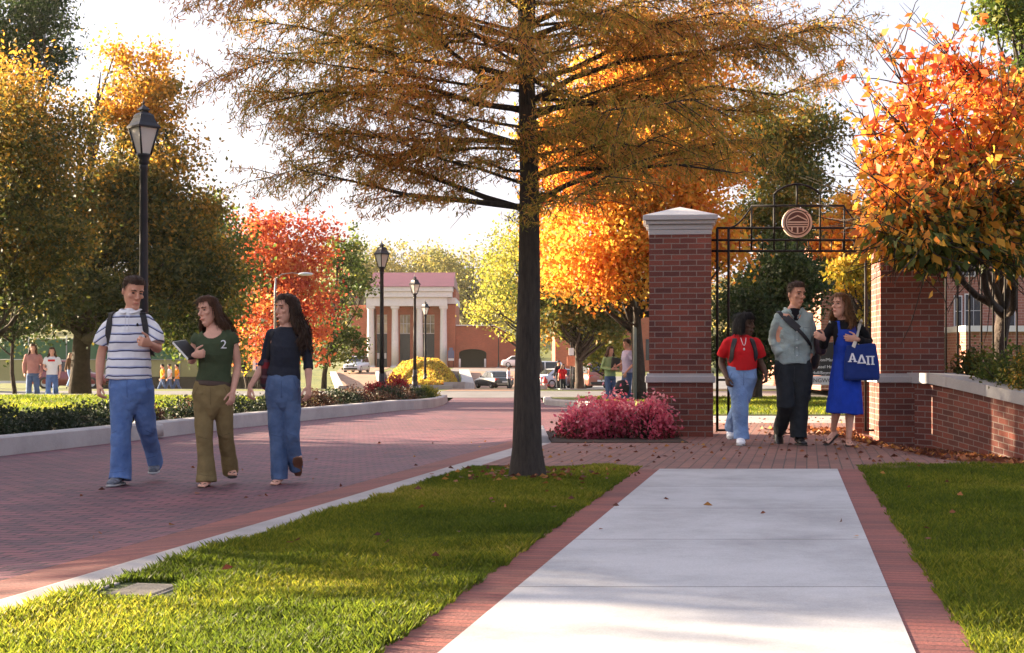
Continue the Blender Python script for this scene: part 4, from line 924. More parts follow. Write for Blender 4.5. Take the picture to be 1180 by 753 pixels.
strip('foot_path', [38.0, 38.8, 39.6], -40, -11.0, .05, M_walk, .2, 12, zf=lambda x, y: gz(y) + .16)
strip('foot_path', [70, 72.5, 75], -60, -8, .03, concrete('far_path', (.42, .37, .34)), .1, 16)
# lanes and the car park far down the slope
Yl = np.concatenate([[51.95], np.arange(60, 172, 5.0)])
M_lane = mat('brown_lane', (.24, .135, .085), .85, .25, .6, .3, 60)
strip('lane', Yl, lambda y: float(np.interp(y, [55, 75, 100, 145, 172], [-6.6, -8.6, -12.2, -18.5, -21])), lambda y: float(np.interp(y, [55, 75, 100, 145, 172], [-3.2, -5.6, -9.3, -14.0, -15])), .02, M_lane)
strip('lane', Yl, lambda y: float(np.interp(y, [55, 75, 100, 130, 172], [-2.6, -2.6, -3.0, -4.0, -7.5])), lambda y: float(np.interp(y, [55, 75, 100, 130, 172], [1.0, 1.4, 2.2, 3, 5])), .02, M_lane)
strip('forecourt', [150, 160, 171.5], -7, 12, .03, M_asph)
strip('car_park', np.arange(82, 140, 4.0), 3.4, 60, .03, M_asph, 0, 10)
def kerbline(pts, w=.3, h=.18, m=M_kerb):
    V = []; 
    P = [Vector((x, y, 0)) for x, y in pts]
    for i, p in enumerate(P):
        d = (P[min(i + 1, len(P) - 1)] - P[max(i - 1, 0)]).normalized(); s = Vector((-d.y, d.x, 0)) * w / 2; z = float(gz(p.y))
        V += [(p.x - s.x, p.y - s.y, z - .1), (p.x - s.x, p.y - s.y, z + h), (p.x + s.x, p.y + s.y, z + h), (p.x + s.x, p.y + s.y, z - .1)]
    Fs = [(4 * i + k, 4 * i + k + 1, 4 * i + 5 + k, 4 * i + 4 + k) for i in range(len(P) - 1) for k in range(3)]
    Fs += [(0, 1, 2, 3), tuple(4 * len(P) - 1 - k for k in range(4))]
    mb = MB(); mb.add(V, Fs); return tag(mb.build('kerb', m), None, None, None, 'structure')
kerbline([(-5.0, 66), (-6.4, 80), (-9.3, 100), (-14, 145)], .5, .25)
kerbline([(-6.8, 57), (-8.8, 75), (-12.4, 100), (-18.7, 145)], .6, .15)
kerbline([(-5.0, 65.8), (-2.8, 65.8)], .4, .2)
kerbline([(-2.75, 66), (-2.8, 82), (-3.2, 100), (-4.2, 130), (-5, 145)], 1.0, .35, M_kerb)
kerbline([(1.3, 60), (1.6, 75), (2.4, 100), (3.2, 130)], .3, .18)
# mound planted with golden ground cover
def hz(x, y):
    t = min(1, max(0, (y - 66.5) / 22)); s = min(1, max(0, (150 - y) / 30))
    xl = np.interp(y, [66, 80, 100, 145], [-4.8, -6.2, -9.0, -13.6]); xr = np.interp(y, [66, 82, 100, 130, 145], [-3.3, -3.5, -3.9, -4.9, -5.6])
    e = min(1, max(0, min(x - xl, xr - x) / 1.2))
    return float(gz(y)) + 1.75 * (t * t * (3 - 2 * t)) * s * (e ** .6)
V = []; My = np.arange(66.2, 150, 1.5); nm = 16
for y in My:
    xl = np.interp(y, [66, 80, 100, 145], [-4.8, -6.2, -9.0, -13.6]); xr = np.interp(y, [66, 82, 100, 130, 145], [-3.3, -3.5, -3.9, -4.9, -5.6])
    for i in range(nm + 1):
        x = xl + (xr - xl) * i / nm; V.append((x, y, hz(x, y) + .02))
n1 = nm + 1
mb = MB(); mb.add(V, [(j * n1 + i, j * n1 + i + 1, (j + 1) * n1 + i + 1, (j + 1) * n1 + i) for j in range(len(My) - 1) for i in range(nm)], True); tag(mb.build('hill', M_soil), None, None, None, 'structure')
# ------------------------------------------------------------------ gate, walls, fences
M_brick = brick_mat('red_brick', (.265, .072, .048), (.12, .038, .033), (.27, .215, .185), .203, .0677, .006, .85, 'UV', 0, .5, .6, .34)
M_brickfar = brick_mat('orange_brick', (.42, .105, .05), (.33, .085, .045), (.36, .17, .11), .203, .0677, .006, .85, 'UV', 0, .5, .1, .2)
M_brickfar2 = brick_mat('brown_brick', (.34, .13, .085), (.27, .10, .07), (.40, .28, .22), .25, .09, .008, .85, 'UV', 0, .5, .1, .2)
M_iron = mat('black_iron', (.012, .010, .010), .6, .3, 20, .2, 80, spec=.2)
M_glass = mat('dark_glass', (.02, .022, .026), .08, .1)
M_trim = mat('white_trim', (.62, .60, .60), .6, .06, 3)
TH = R(11.3)
def pillar(X, Y, label):
    root = empty('gate_pillar', (X, Y, 0), -TH * .55, label, 'gate pillar', 'brick pillars of the gateway')
    w = .378
    mb = MB(); mb.box(-w - .022, w + .022, -w - .022, w + .022, -.3, .66); mb.build('plinth', M_brick, root)
    mb = MB(); mb.box(-w - .05, w + .05, -w - .05, w + .05, .66, .745, .012); mb.slab([(-w - .03, -w - .03), (w + .03, -w - .03), (w + .03, w + .03), (-w - .03, w + .03)], .745, .775); mb.build('stone_band', M_stone, root)
    mb = MB(); mb.box(-w, w, -w, w, .775, 2.475); mb.build('shaft', M_brick, root)
    mb = MB()
    for a, z0, z1 in ((w + .006, 2.475, 2.535), (w + .014, 2.537, 2.60), (w + .045, 2.602, 2.648), (w + .075, 2.65, 2.71)): mb.box(-a, a, -a, a, z0, z1, .006)
    a = w + .068; V = [(-a, -a, 2.712), (a, -a, 2.712), (a, a, 2.712), (-a, a, 2.712), (0, 0, 2.855)]; mb.add(V, [(0, 1, 4), (1, 2, 4), (2, 3, 4), (3, 0, 4), (3, 2, 1, 0)])
    mb.build('cap', M_stone, root); return root
pillar(2.10, 17.38, 'brick gate pillar with pyramid stone cap beside the pink shrubs')
pillar(4.92, 17.30, 'brick gate pillar joined to the low curved wall, cap behind leaves')

g = empty('iron_gate', (0, 17.35, 0), 0, 'black iron gate frame with arched top and round cream emblem', 'gate')
gs = 17.35 / F
gx = lambda px: (px - CX) * gs
gzz = lambda py: HC - (py - HY) * gs
def bars(name, lst, r=.013, parent=None):
    for pts in lst:
        mb = MB(); mb.tube([(gx(a), 0, gzz(b)) for a, b in pts], [r] * len(pts), 8); mb.build(name, M_iron, parent or g)
for px in (826.5, 839.5, 997.5, 1012.5): bars('post', [[(px, 263), (px, 497)], ], .017)
bars('post_foot', [[(826.5, 496), (839.5, 496)], [(826.5, 415), (839.5, 415)], [(826.5, 438), (839.5, 438)], [(997.5, 496), (1012.5, 496)], [(1000.5, 496), (1009, 496)]], .014)
bars('rail', [[(820, 289.5), (1019, 289.5)], [(820, 277), (1019, 277)], [(826, 263), (1013, 263)], [(866, 237.5), (973, 237.5)]], .015)
bars('baluster', [[(852.5 + 13.2 * i, 277), (852.5 + 13.2 * i, 289.5)] for i in range(11)], .008)
bars('upright', [[(866, 237.5), (866, 289.5)], [(973, 237.5), (973, 289.5)], [(892, 224), (892, 289.5)], [(945, 224), (945, 289.5)], [(918.3, 213), (918.3, 240)]], .013)
bars('arch', [[(892 + 53 * t, 224 - 11.5 * math.sin(math.pi * t) ** .8) for t in np.linspace(0, 1, 15)]], .014)
bars('scroll', [[(866 - 27 * t, 239 + 24 * math.sin(t * 1.5708)) for t in np.linspace(0, 1, 10)], [(973 + 27 * t, 239 + 24 * math.sin(t * 1.5708)) for t in np.linspace(0, 1, 10)]], .011)
M_cream = mat('cream_enamel', (.62, .47, .36), .6, .1); M_brown = mat('brown_enamel', (.09, .035, .025), .6, .1)
ex, ez, er = gx(918.3), gzz(257), .187
mb = MB(); n = 40
def disc(mb, r, y0, y1): 
    mb.prism([(ex + r * math.cos(2 * math.pi * i / n), ez + r * math.sin(2 * math.pi * i / n)) for i in range(n)], y0, y1)
disc(mb, er, -.030, .012); em = mb.build('emblem', M_cream, g)
mb = MB(); disc(mb, er * .86, -.034, -.030); mb.build('emblem_ring', M_brown, em)
mb = MB(); disc(mb, er * .78, -.038, -.034); mb.build('emblem_disc', M_cream, em)
mb = MB(); disc(mb, er * .70, -.042, -.038); mb.build('emblem_field', M_brown, em)
mb = MB(); q = lambda P: mb.prism([(ex + a * er, ez + b * er) for a, b in P], -.047, -.042)
q([(-.62, .20), (0, .50), (.62, .20), (.62, .11), (0, .41), (-.62, .11)]); q([(-.68, .07), (.68, .07), (.68, -.02), (-.68, -.02)]); q([(-.68, -.10), (.68, -.10), (.68, -.17), (-.68, -.17)]); q([(-.66, -.25), (.66, -.25), (.66, -.32), (-.66, -.32)])
for xx, dd in ((-.38, -.58), (0.0, -.70), (.38, -.58)): q([(xx - .05, -.32), (xx + .05, -.32), (xx + .05, dd), (xx - .05, dd)])
mb.build('emblem_temple', M_cream, em)

# low wall that leaves the right pillar and runs down to the right
wp = [(4.80, 17.02, 0.0, .66, .785), (5.05, 16.72, -.02, .655, .78), (5.2, 16.3, -.06, .605, .73), (5.33, 15.8, -.10, .55, .675), (5.46, 15.2, -.15, .485, .615), (5.6, 14.4, -.20, .41, .545), (5.75, 13.4, -.25, .34, .48), (5.95, 12.0, -.3, .36, .5), (6.3, 9.5, -.3, .30, .44)]
def wallmesh(pts, w, zi, zj, over=0.0):
    V = []; U = []; s_ = 0
    for i, p in enumerate(pts):
        a, b = Vector(pts[max(i - 1, 0)][:2]), Vector(pts[min(i + 1, len(pts) - 1)][:2]); d = (b - a).normalized(); nrm = Vector((d.y, -d.x))
        if i: s_ += (Vector(p[:2]) - Vector(pts[i - 1][:2])).length
        z0 = p[zi] - (.4 if zi == 2 else 0); z1 = p[zj]
        for o in (-over, w + over):
            for z in (z0, z1): V.append((p[0] - nrm.x * o, p[1] - nrm.y * o, z))
        U.append(s_)
    return V, U
def ribbon_wall(name, pts, w, zi, zj, m, parent, over=0.0, rake=True):
    V, U = wallmesh(pts, w, zi, zj, over); n = len(pts)
    Fs = []; UV = []
    for i in range(n - 1):
        a, b = 4 * i, 4 * i + 4
        for q in ((a, b, b + 1, a + 1), (a + 3, b + 3, b + 2, a + 2), (a + 1, b + 1, b + 3, a + 3), (a, a + 2, b + 2, b)): Fs.append(q)
    Fs += [(0, 1, 3, 2), (4 * n - 4, 4 * n - 2, 4 * n - 1, 4 * n - 3)]
    me = bpy.data.meshes.new(name); me.from_pydata(V, [], Fs); me.update()
    uv = me.uv_layers.new(name='UVMap')
    for f in me.polygons:
        for li in f.loop_indices:
            vi = me.loops[li].vertex_index; i = vi // 4; top = (vi % 2); side = (vi % 4) // 2
            z = V[vi][2]; zt = V[4 * i + 1][2]
            uv.data[li].uv = (U[i], z - zt if abs(f.normal.z) < .5 else side * w)
    bm = bmesh.new(); bm.from_mesh(me); bmesh.ops.recalc_face_normals(bm, faces=bm.faces[:]); bm.to_mesh(me); bm.free()
    return link(name, me, m, parent)
lw_ = empty('low_wall', (0, 0, 0), 0, 'low curved brick wall with pale stone coping right of the gate', 'wall')
ribbon_wall('brickwork', wp, .34, 2, 3, M_brick, lw_)
def resample(pts, step):
    P = [Vector(p) for p in pts]; out = []; L = [0]
    for i in range(1, len(P)): L.append(L[-1] + (P[i] - P[i - 1]).length)
    for s in np.arange(0, L[-1], step): out.append(tuple(float(np.interp(s, L, [p[k] for p in P])) for k in range(len(P[0]))))
    return out
cs = [Vector(p) for p in wp]; tot = 0
wv = [p + (0,) for p in wp]
fine = []
for i in range(len(wp) - 1):
    for t in np.arange(0, 1, .25): fine.append(tuple(wp[i][k] * (1 - t) + wp[i + 1][k] * t for k in range(5)))
fine.append(wp[-1]); k0 = 0
acc = 0; start = 0
for i in range(1, len(fine)):
    acc += math.dist(fine[i][:2], fine[i - 1][:2])
    if acc > .72 or i == len(fine) - 1:
        seg = [list(p) for p in fine[start:i + 1]]
        d = Vector(seg[1][:2]) - Vector(seg[0][:2]); d = d.normalized() * .004; seg[0][0] += d.x; seg[0][1] += d.y
        ribbon_wall('coping_stone', [tuple(p) for p in seg], .34, 3, 4, M_stone, lw_, .045); acc = 0; start = i
# stub wall on the far side of the right pillar
sw = empty('stub_wall', (4.42, 17.9, 0), -.25, 'short sunlit brick stub wall with stone coping behind the right gate post', 'wall')
mb = MB(); mb.box(-.0, .36, 0.0, 1.5, -.3, .66); mb.build('brickwork', M_brick, sw)
mb = MB(); mb.box(-.04, .40, -.04, 1.54, .662, .785, .01); mb.build('coping_stone', M_stone, sw)
# iron fence above the right wall
fe = empty('iron_fence', (5.3, 17.6, 0), 0, 'black iron bar fence behind the shrubs right of the gate', 'fence')
for i in range(28):
    mb = MB(); mb.tube([(i * .15 + .2, 0, .2), (i * .15 + .2, 0, 2.2), (i * .15 + .2, 0, 2.32)], [.013, .013, .002], 8); mb.build('bar', M_iron, fe)
for z in (.62, 2.08):
    mb = MB(); mb.box(.0, 4.5, -.016, .016, z - .02, z + .02); mb.build('rail', M_iron, fe)
mb = MB(); mb.add([(5.25, 17.4, .5), (12, 17.4, .45), (12, 24, .45), (5.25, 24, .45), (6.0, 14.6, .35), (12, 13.5, .3)], [(0, 1, 2, 3), (0, 4, 5, 1)]); tag(mb.build('planting_bed', M_soil), None, None, None, 'structure')

# ------------------------------------------------------------------ lamps
M_lampblack = mat('black_paint', (.012, .012, .018), .45, .25, 12, .1, 60, spec=.3)
def lampglass():
    m, nt, b = _new('frosted_glass'); b.inputs['Base Color'].default_value = (.72, .70, .69, 1); b.inputs['Roughness'].default_value = .35
    tr = _n(nt, 'ShaderNodeBsdfTranslucent'); tr.inputs[0].default_value = (.85, .82, .8, 1); mx = _n(nt, 'ShaderNodeMixShader'); mx.inputs[0].default_value = .6
    nt.links.new(b.outputs[0], mx.inputs[1]); nt.links.new(tr.outputs[0], mx.inputs[2]); nt.links.new(mx.outputs[0], nt.nodes['Material Output'].inputs[0]); return m
M_lglass = lampglass()
def lamp(loc, label):
    t = empty('street_lamp', loc, 0, label, 'street lamp', 'black post lanterns along the road')
    mb = MB(); mb.lathe([(.17, -.05), (.17, .05), (.15, .09), (.12, .12), (.11, .45), (.12, .47), (.12, .50), (.085, .54), (.078, .75)], 16); mb.build('base', M_lampblack, t)
    mb = MB(); mb.lathe([(.075, .5), (.062, 2.0), (.052, 3.6), (.06, 3.62), (.06, 3.66), (.05, 3.68)], 14); mb.build('pole', M_lampblack, t)
    mb = MB(); mb.lathe([(.05, 3.66), (.075, 3.70), (.06, 3.74), (.095, 3.79), (.10, 3.82)], 14)
    A = [(.10, 3.82), (.205, 4.18)]
    for k in range(4):
        a = R(45) * 0 + k * math.pi / 2; c, s = math.cos(a), math.sin(a); mb.tube([(A[0][0] * c, A[0][0] * s, 3.81), (A[1][0] * c, A[1][0] * s, 4.19)], [.014, .014], 6)
    lr = mb.build('lantern_frame', M_lampblack, t)
    mb = MB(); mb.lathe([(.235, 4.175), (.24, 4.20), (.19, 4.25), (.155, 4.31), (.14, 4.36), (.10, 4.39), (.055, 4.40), (.055, 4.425), (.095, 4.43), (.085, 4.445), (.05, 4.475), (.028, 4.49), (.012, 4.51), (.02, 4.535), (.008, 4.56), (.003, 4.60)], 4, (0, 0), 0, False); mb.build('lantern_roof', M_lampblack, t)
    for k in range(4):
        a0, a1 = k * math.pi / 2, (k + 1) * math.pi / 2; r0, r1 = .092, .193; mb = MB(); q = .004
        P = [(r0 * math.cos(a0), r0 * math.sin(a0), 3.825), (r0 * math.cos(a1), r0 * math.sin(a1), 3.825), (r1 * math.cos(a1), r1 * math.sin(a1), 4.175), (r1 * math.cos(a0), r1 * math.sin(a0), 4.175)]
        mb.add(P + [(x * .96, y * .96, z) for x, y, z in P], [(0, 1, 2, 3), (7, 6, 5, 4), (0, 4, 5, 1), (1, 5, 6, 2), (2, 6, 7, 3), (3, 7, 4, 0)]); mb.build('pane', M_lglass, t)
    return t
l1 = lamp((-5.12, 19.3, -.02), 'tallest-looking black post lantern, behind the man in the striped polo')
mb = MB(); mb.lathe([(.27, -.1), (.27, .05), (.25, .065)], 20); mb.build('footing', M_kerb, l1)
for px, Y, z, lb in ((440, 40, -.2, 'black post lantern rising between the two crimson shrubs'), (478, 56, -.2, 'black post lantern in front of the golden mound, middle of three'), (490, 72.7, -.5, 'black post lantern at the golden mound, shortest-looking of three')):
    dup(l1, ((px - CX) / F * Y, Y, z), 0, lb)
dup(l1, ((574.5 - CX) / F * 168, 168, 0), 0, 'small distant post lantern against the brick garage wall')
# arm light over the red maple
t = empty('arm_light', ((317 - CX) / F * 66, 66, float(gz(66))), 0, 'tall grey pole with a curved-arm street light before the red maple', 'street lamp')
mb = MB(); mb.tube([(0, 0, 0), (0, 0, 7.0), (.05, 0, 8.1)], [.11, .08, .06], 10); mb.build('pole', mat('grey_metal', (.22, .20, .20), .5, .1, metal=.3), t)
mb = MB(); mb.tube([(.03, 0, 8.0), (.5, 0, 8.35), (1.2, 0, 8.45), (1.75, 0, 8.4)], [.045, .04, .035, .03], 8); mb.build('arm', bpy.data.materials['grey_metal'], t)
mb = MB(); mb.add(*ell((2.2, 0, 8.36), (.56, .22, .13), 14), True); mb.build('lamp_head', mat('pale_metal', (.5, .52, .55), .35, .1), t); t.scale = (.66, .66, .655)

# ------------------------------------------------------------------ hall with columns and the garage beside it
b = empty('columned_hall', (0, 172, 0), 0, 'red brick hall with four white columns and a purple-red metal roof', 'building')
bs = 172 / F
bx = lambda px: (px - CX) * bs
bz = lambda py: HC - (py - HY) * bs
def bbox(mb, x0, x1, y0, y1, d0, d1): mb.box(bx(x0), bx(x1), d0, d1, bz(y1), bz(y0)); return mb
M_purple = mat('purple_metal_roof', (.15, .034, .052), .5, .12, .8); M_panel = mat('dark_panel', (.03, .032, .04), .4, .2)
m_ = MB(); 
for x0, x1 in ((404, 424.2), (432.3, 432.9), (445.4, 459.9), (471.9, 485.1), (500.1, 524.5)): bbox(m_, x0, x1, 351.4, 424.5, .9, 14)
bbox(m_, 424.2, 524.5, 333, 351.2, 1.2, 14); bbox(m_, 432.9, 445.4, 351.4, 362.5, 1.0, 2); bbox(m_, 459.9, 471.9, 351.4, 362.5, 1.0, 2); bbox(m_, 485.1, 500.1, 351.4, 362.5, 1.0, 2); bbox(m_, 424, 524, 351.3, 424, 10, 14.3)
m_.build('wall', M_brickfar, b)
for x0, x1 in ((422.8, 431.6), (451, 459.4), (479.5, 487.4), (506.8, 515.2)):
    mb = MB(); cx_ = (bx(x0) + bx(x1)) / 2; rr_ = (bx(x1) - bx(x0)) / 2; zb, zt = bz(424.5), bz(353)
    mb.box(cx_ - rr_ * 1.12, cx_ + rr_ * 1.12, -rr_ * 1.12, rr_ * 1.12, zb - .3, zb + .3); mb.lathe([(rr_, zb + .3), (rr_ * .98, zb + 3), (rr_ * .86, zt - .5), (rr_ * 1.0, zt - .35), (rr_ * 1.0, zt - .3)], 20, (cx_, 0)); mb.box(cx_ - rr_ * 1.1, cx_ + rr_ * 1.1, -rr_ * 1.1, rr_ * 1.1, zt - .3, zt); mb.build('column', M_trim, b)
mb = MB(); bbox(mb, 422.5, 515.3, 343, 353, -.6, .8); bbox(mb, 515.3, 524.8, 343, 350, .78, 14.1); mb.build('entablature', M_trim, b)
mb = MB(); bbox(mb, 421.5, 521, 336.5, 342.8, -.9, 1.1); bbox(mb, 421, 522, 331.3, 336.3, -1.1, 1.15); mb.build('cornice', M_trim, b)
mb = MB(); mb.add([(bx(423.5), -1.3, bz(331)), (bx(523.5), -1.3, bz(331)), (bx(521.5), 7, bz(310.3)), (bx(424.5), 7, bz(310.3)), (bx(523.5), 15, bz(331)), (bx(423.5), 15, bz(331))], [(0, 1, 2, 3), (3, 2, 4, 5), (1, 4, 2), (0, 3, 5), (0, 5, 4, 1)])
rf = mb.build('roof', M_purple, b)
mb = MB()
for i in range(34):
    x = bx(424.3 + 2.95 * i); mb.add([(x, -1.32, bz(331) + .03), (x + .05, -1.32, bz(331) + .03), (x + .05, 7, bz(310.3) + .06), (x, 7, bz(310.3) + .06)], [(0, 1, 2, 3)])
mb.build('standing_seams', M_purple, rf)
M_reflglass = mat('yellow_reflection_glass', (.42, .34, .22), .12, .9, .35, spec=.8)  # patchy yellow reflection put into the glass colour
for x0, x1 in ((432.9, 445.4), (459.9, 471.9), (485.1, 500.1)):
    mb = MB(); bbox(mb, x0, x1, 362.5, 384.5, 1.5, 1.62); w_ = mb.build('window', M_reflglass, b)
    mb = MB()
    for i in range(4): xx = x0 + (x1 - x0) * i / 3; bbox(mb, xx - .35, xx + .35, 362.5, 384.5, 1.38, 1.48)
    for yy in (362.9, 373, 384.2): bbox(mb, x0, x1, yy - .35, yy + .35, 1.36, 1.375)
    mb.build('glazing_bars', M_trim, w_)
    mb = MB(); bbox(mb, x0, x1, 384.9, 424.5, 1.4, 1.7); mb.build('door_panel', M_panel, b)
for x0, x1 in ((433.5, 436.5), (441, 444)):
    mb = MB(); bbox(mb, x0, x1, 407, 413.5, 1.30, 1.38); mb.build('sidelight', M_trim, b)
g2 = empty('garage_wing', (0, 172, 0), 0, 'low orange brick garage wing with dark arched opening', 'building')
A = [(bx(528.3), bz(425.5))] + [(bx(544.3 - 16 * math.cos(t)), bz(407.5) + 5.2 * bs * math.sin(t)) for t in np.linspace(0, math.pi, 13)] + [(bx(560.3), bz(425.5))]
mb = MB(); mb.prism([(bx(524.7), bz(425.5))] + A + [(bx(605), bz(425.5)), (bx(605), bz(394)), (bx(598), bz(391)), (bx(570), bz(375.5)), (bx(524.7), bz(375.5))], 1.4, 1.9)
mb.add([], []); wl = mb.build('wall', M_brickfar, g2)
mb = MB(); mb.prism([(bx(524.8), bz(375.4)), (bx(570), bz(375.4)), (bx(598), bz(390.9)), (bx(605), bz(393.9)), (bx(605), bz(393)), (bx(598), bz(390)), (bx(570), bz(374.2)), (bx(524.8), bz(374.2))], 1.1, 2.2); mb.build('coping', M_trim, g2)
mb = MB(); bbox(mb, 526, 562, 400, 425.4, 7.5, 7.7); bbox(mb, 526, 527, 400, 425.4, 1.95, 7.5); bbox(mb, 561.5, 562, 400, 425.4, 1.95, 7.5); bbox(mb, 524.8, 605, 398.5, 399.8, 1.95, 12); mb.build('garage_interior', M_panel, g2)
for px in (530.2, 559.2):
    t = empty('bollard', (bx(px), 171, 0), 0, 'white bollard at the %s jamb of the garage arch' % ('left' if px < 540 else 'right'), 'bollard', 'bollards at the garage arch')
    mb = MB(); mb.lathe([(.12, -.2), (.12, 1.0), (.09, 1.08), (.03, 1.1)], 12); mb.build('post', M_trim, t)
t = empty('information_sign', (bx(520.3), 170.8, 0), 0, 'blue and white sign on the brick left of the garage arch', 'sign')
mb = MB(); mb.box(-.38, .38, 0, .08, 1.15, 2.1, .01); mb.box(-.22, .22, 0.0, .08, 2.1, 2.45, .01); mb.build('panel', mat('slate_blue_sign', (.10, .11, .20), .5, .2), t)
mb = MB(); mb.box(-.36, .36, -.012, -.004, .85, 1.13); mb.build('lower_panel', M_trim, t)
for x0 in (-.3, .24): mb = MB(); mb.box(x0, x0 + .06, .02, .07, -.2, 1.15); mb.build('leg', M_iron, t)

# ------------------------------------------------------------------ brick building seen through and beside the gate
r = empty('brick_building', (0, 46, 0), 0, 'red-brown brick building with white windows behind the gate and fence', 'building')
rs = 46 / F; rx = lambda px: (px - CX) * rs; rz = lambda py: HC - (py - HY) * rs
def rb(mb, x0, x1, y0, y1, d0, d1): mb.box(rx(x0), rx(x1), d0, d1, rz(y1), rz(y0)); return mb
mb = MB(); rb(mb, 946, 1300, 268, 450, 0, 12); mb.build('wall', M_brickfar2, r)
mb = MB(); rb(mb, 1088, 1300, 384, 450, -2.2, -.004); mb.build('front_bay', M_brickfar2, r)
mb = MB(); rb(mb, 1086, 1300, 377.5, 384, -2.35, -.004); mb.build('band_course', M_trim, r)
mb = MB(); rb(mb, 1083, 1086, 268, 450, -.12, -.004); mb.build('downspout', M_trim, r)
mb = MB(); rb(mb, 1010, 1014, 268, 450, -.12, -.004); mb.build('downspout', M_panel, r)
mb = MB(); rb(mb, 940, 1300, 258, 268, -.5, 12.3); rb(mb, 942, 1300, 240, 258, 1.5, 11); mb.build('roof', mat('slate_roof', (.11, .09, .09), .7, .2), r)
for x0, x1, y0, y1 in ((984, 1006, 372, 396), (950, 976, 300, 335), (1100, 1107, 342, 376), (1112, 1130, 340, 376.5), (1148, 1168, 340, 376.5), (1096, 1122, 280, 318), (1148, 1174, 280, 318)):
    mb = MB(); rb(mb, x0 - 1.2, x1 + 1.2, y0 - 1.2, y1 + 1.0, -.07, -.005); w_ = mb.build('window', M_trim, r)
    mb = MB(); rb(mb, x0, (x0 + x1) / 2 - .4, y0, (y0 + y1) / 2 - .4, -.085, -.075); rb(mb, (x0 + x1) / 2 + .4, x1, y0, (y0 + y1) / 2 - .4, -.085, -.075); rb(mb, x0, (x0 + x1) / 2 - .4, (y0 + y1) / 2 + .4, y1, -.085, -.075); rb(mb, (x0 + x1) / 2 + .4, x1, (y0 + y1) / 2 + .4, y1, -.085, -.075); mb.build('pane', M_glass, w_)
# sign on the lawn behind the gate
t = empty('direction_sign', pd(949, 434, 30), R(-3), 'dark directory sign board with white lettering behind the man in sage', 'sign'); ss = 30 / F
t.location.z = 0
mb = MB(); mb.box(-.37, .37, 0, .05, .60, 1.32, .008); mb.build('board', mat('black_sign', (.012, .012, .014), .5, .1), t)
mb = MB(); mb.box(-.37, .37, -.008, .048, .40, .594, .006); lb = mb.build('name_panel', M_trim, t)
for x0 in (-.33, .27): mb = MB(); mb.box(x0, x0 + .06, .0, .05, -.2, .40); mb.build('leg', M_iron, t)
M_letter = mat('white_lettering', (.75, .75, .75), .6, .03)
for txt, z, sz, m, par, yy in (('Jarman Hall', 1.20, .085, M_letter, t, -.004), ('Wilson/Mars', .94, .095, M_letter, t, -.004), ('Mussel Hall', .79, .095, M_letter, t, -.004), ('Hull/Boynton', .66, .095, M_letter, t, -.004), ('LONGWOOD', .495, .125, bpy.data.materials['black_sign'], lb, -.012)):
    if txt == 'Jarman Hall': continue
    Vt, Ft = text_mesh(txt, sz, .003); Vt = Vt + np.array([0, yy - .003, z]); mb = MB(); mb.add(Vt, Ft); mb.build('lettering', m, par)

# ------------------------------------------------------------------ far left: court fence, low wall; far right: hall among the trees
ft = empty('court_fence', (0, 92, float(gz(92))), 0, 'long tennis court fence with green and tan windscreen beyond the lawn', 'fence')
M_screen = mat('green_windscreen', (.035, .11, .055), .85, .2, .6); M_tan2 = mat('tan_windscreen', (.30, .28, .13), .85, .12, .4)
mb = MB(); mb.box(-40, -14, 0, .02, .55, 1.95); mb.build('tan_screen', M_tan2, ft)
mb = MB(); mb.box(-40, -14, .0, .02, 1.96, 3.3); mb.build('green_screen', M_screen, ft)
mb = MB(); mb.box(-40, -14, -.05, .05, .38, .54); mb.build('bottom_rail', M_trim, ft)
mb = MB(); mb.tube([(-40, -.03, 3.34), (-14, -.03, 3.34)], [.03, .03], 8); mb.build('top_rail', mat('galvanised_steel', (.25, .27, .25), .5, .1), ft)
mb = MB(); mb.tube([(-40, -.05, 1.955), (-14, -.05, 1.955)], [.03, .03], 8); mb.build('mid_rail', bpy.data.materials['galvanised_steel'], ft)
for i in range(11):
    mb = MB(); mb.tube([(-39.5 + i * 2.5, -.06, -.4), (-39.5 + i * 2.5, -.06, 3.6)], [.04, .04], 8); mb.build('post', bpy.data.materials['galvanised_steel'], ft)
ds = empty('dark_fence', (0, 88, float(gz(88))), 0, 'low dark board fence below the tennis court', 'fence')
mb = MB(); mb.box(-28, -13.5, 0, .08, -.2, .72); mb.build('boards', mat('dark_boards', (.035, .03, .022), .8, .3, 2), ds)
mb = MB(); mb.box(-28, -13.5, -.04, .12, .724, .78); mb.build('top_rail', bpy.data.materials['dark_boards'], ds)
t = empty('blue_sign', ((297 - CX) / F * 75, 75, float(gz(75))), 0, 'small white sign with dark blue bars on a post left of the charcoal top', 'sign')
mb = MB(); mb.box(-.26, .26, -.02, .02, 1.02, 1.72, .01); mb.build('panel', M_trim, t)
for x0, x1 in ((-.10, -.02), (.04, .20)):
    mb = MB(); mb.box(x0, x1, -.03, -.022, 1.06, 1.68); mb.build('bar', mat('blue_paint', (.03, .06, .25), .5), t)
mb = MB(); mb.tube([(0, .03, -.3), (0, .03, 1.1)], [.035, .035], 8); mb.build('post', M_iron, t)
h = empty('far_hall', (0, 150, 0), 0, 'orange brick building with white columns beyond the car park', 'building'); hs = 150 / F
hx = lambda px: (px - CX) * hs; hzz = lambda py: HC - (py - HY) * hs
mb = MB(); mb.box(hx(640), hx(800), 1, 14, -.6, hzz(352)); mb.build('wall', M_brickfar, h)
for px in (666, 674, 681.5, 689): mb = MB(); mb.lathe([(.26, -.5), (.25, 3), (.22, hzz(372))], 12, (hx(px), 0)); mb.build('column', M_trim, h)
mb = MB(); mb.box(hx(662), hx(693), -.5, .95, hzz(372) + .004, hzz(364)); mb.build('entablature', M_trim, h)
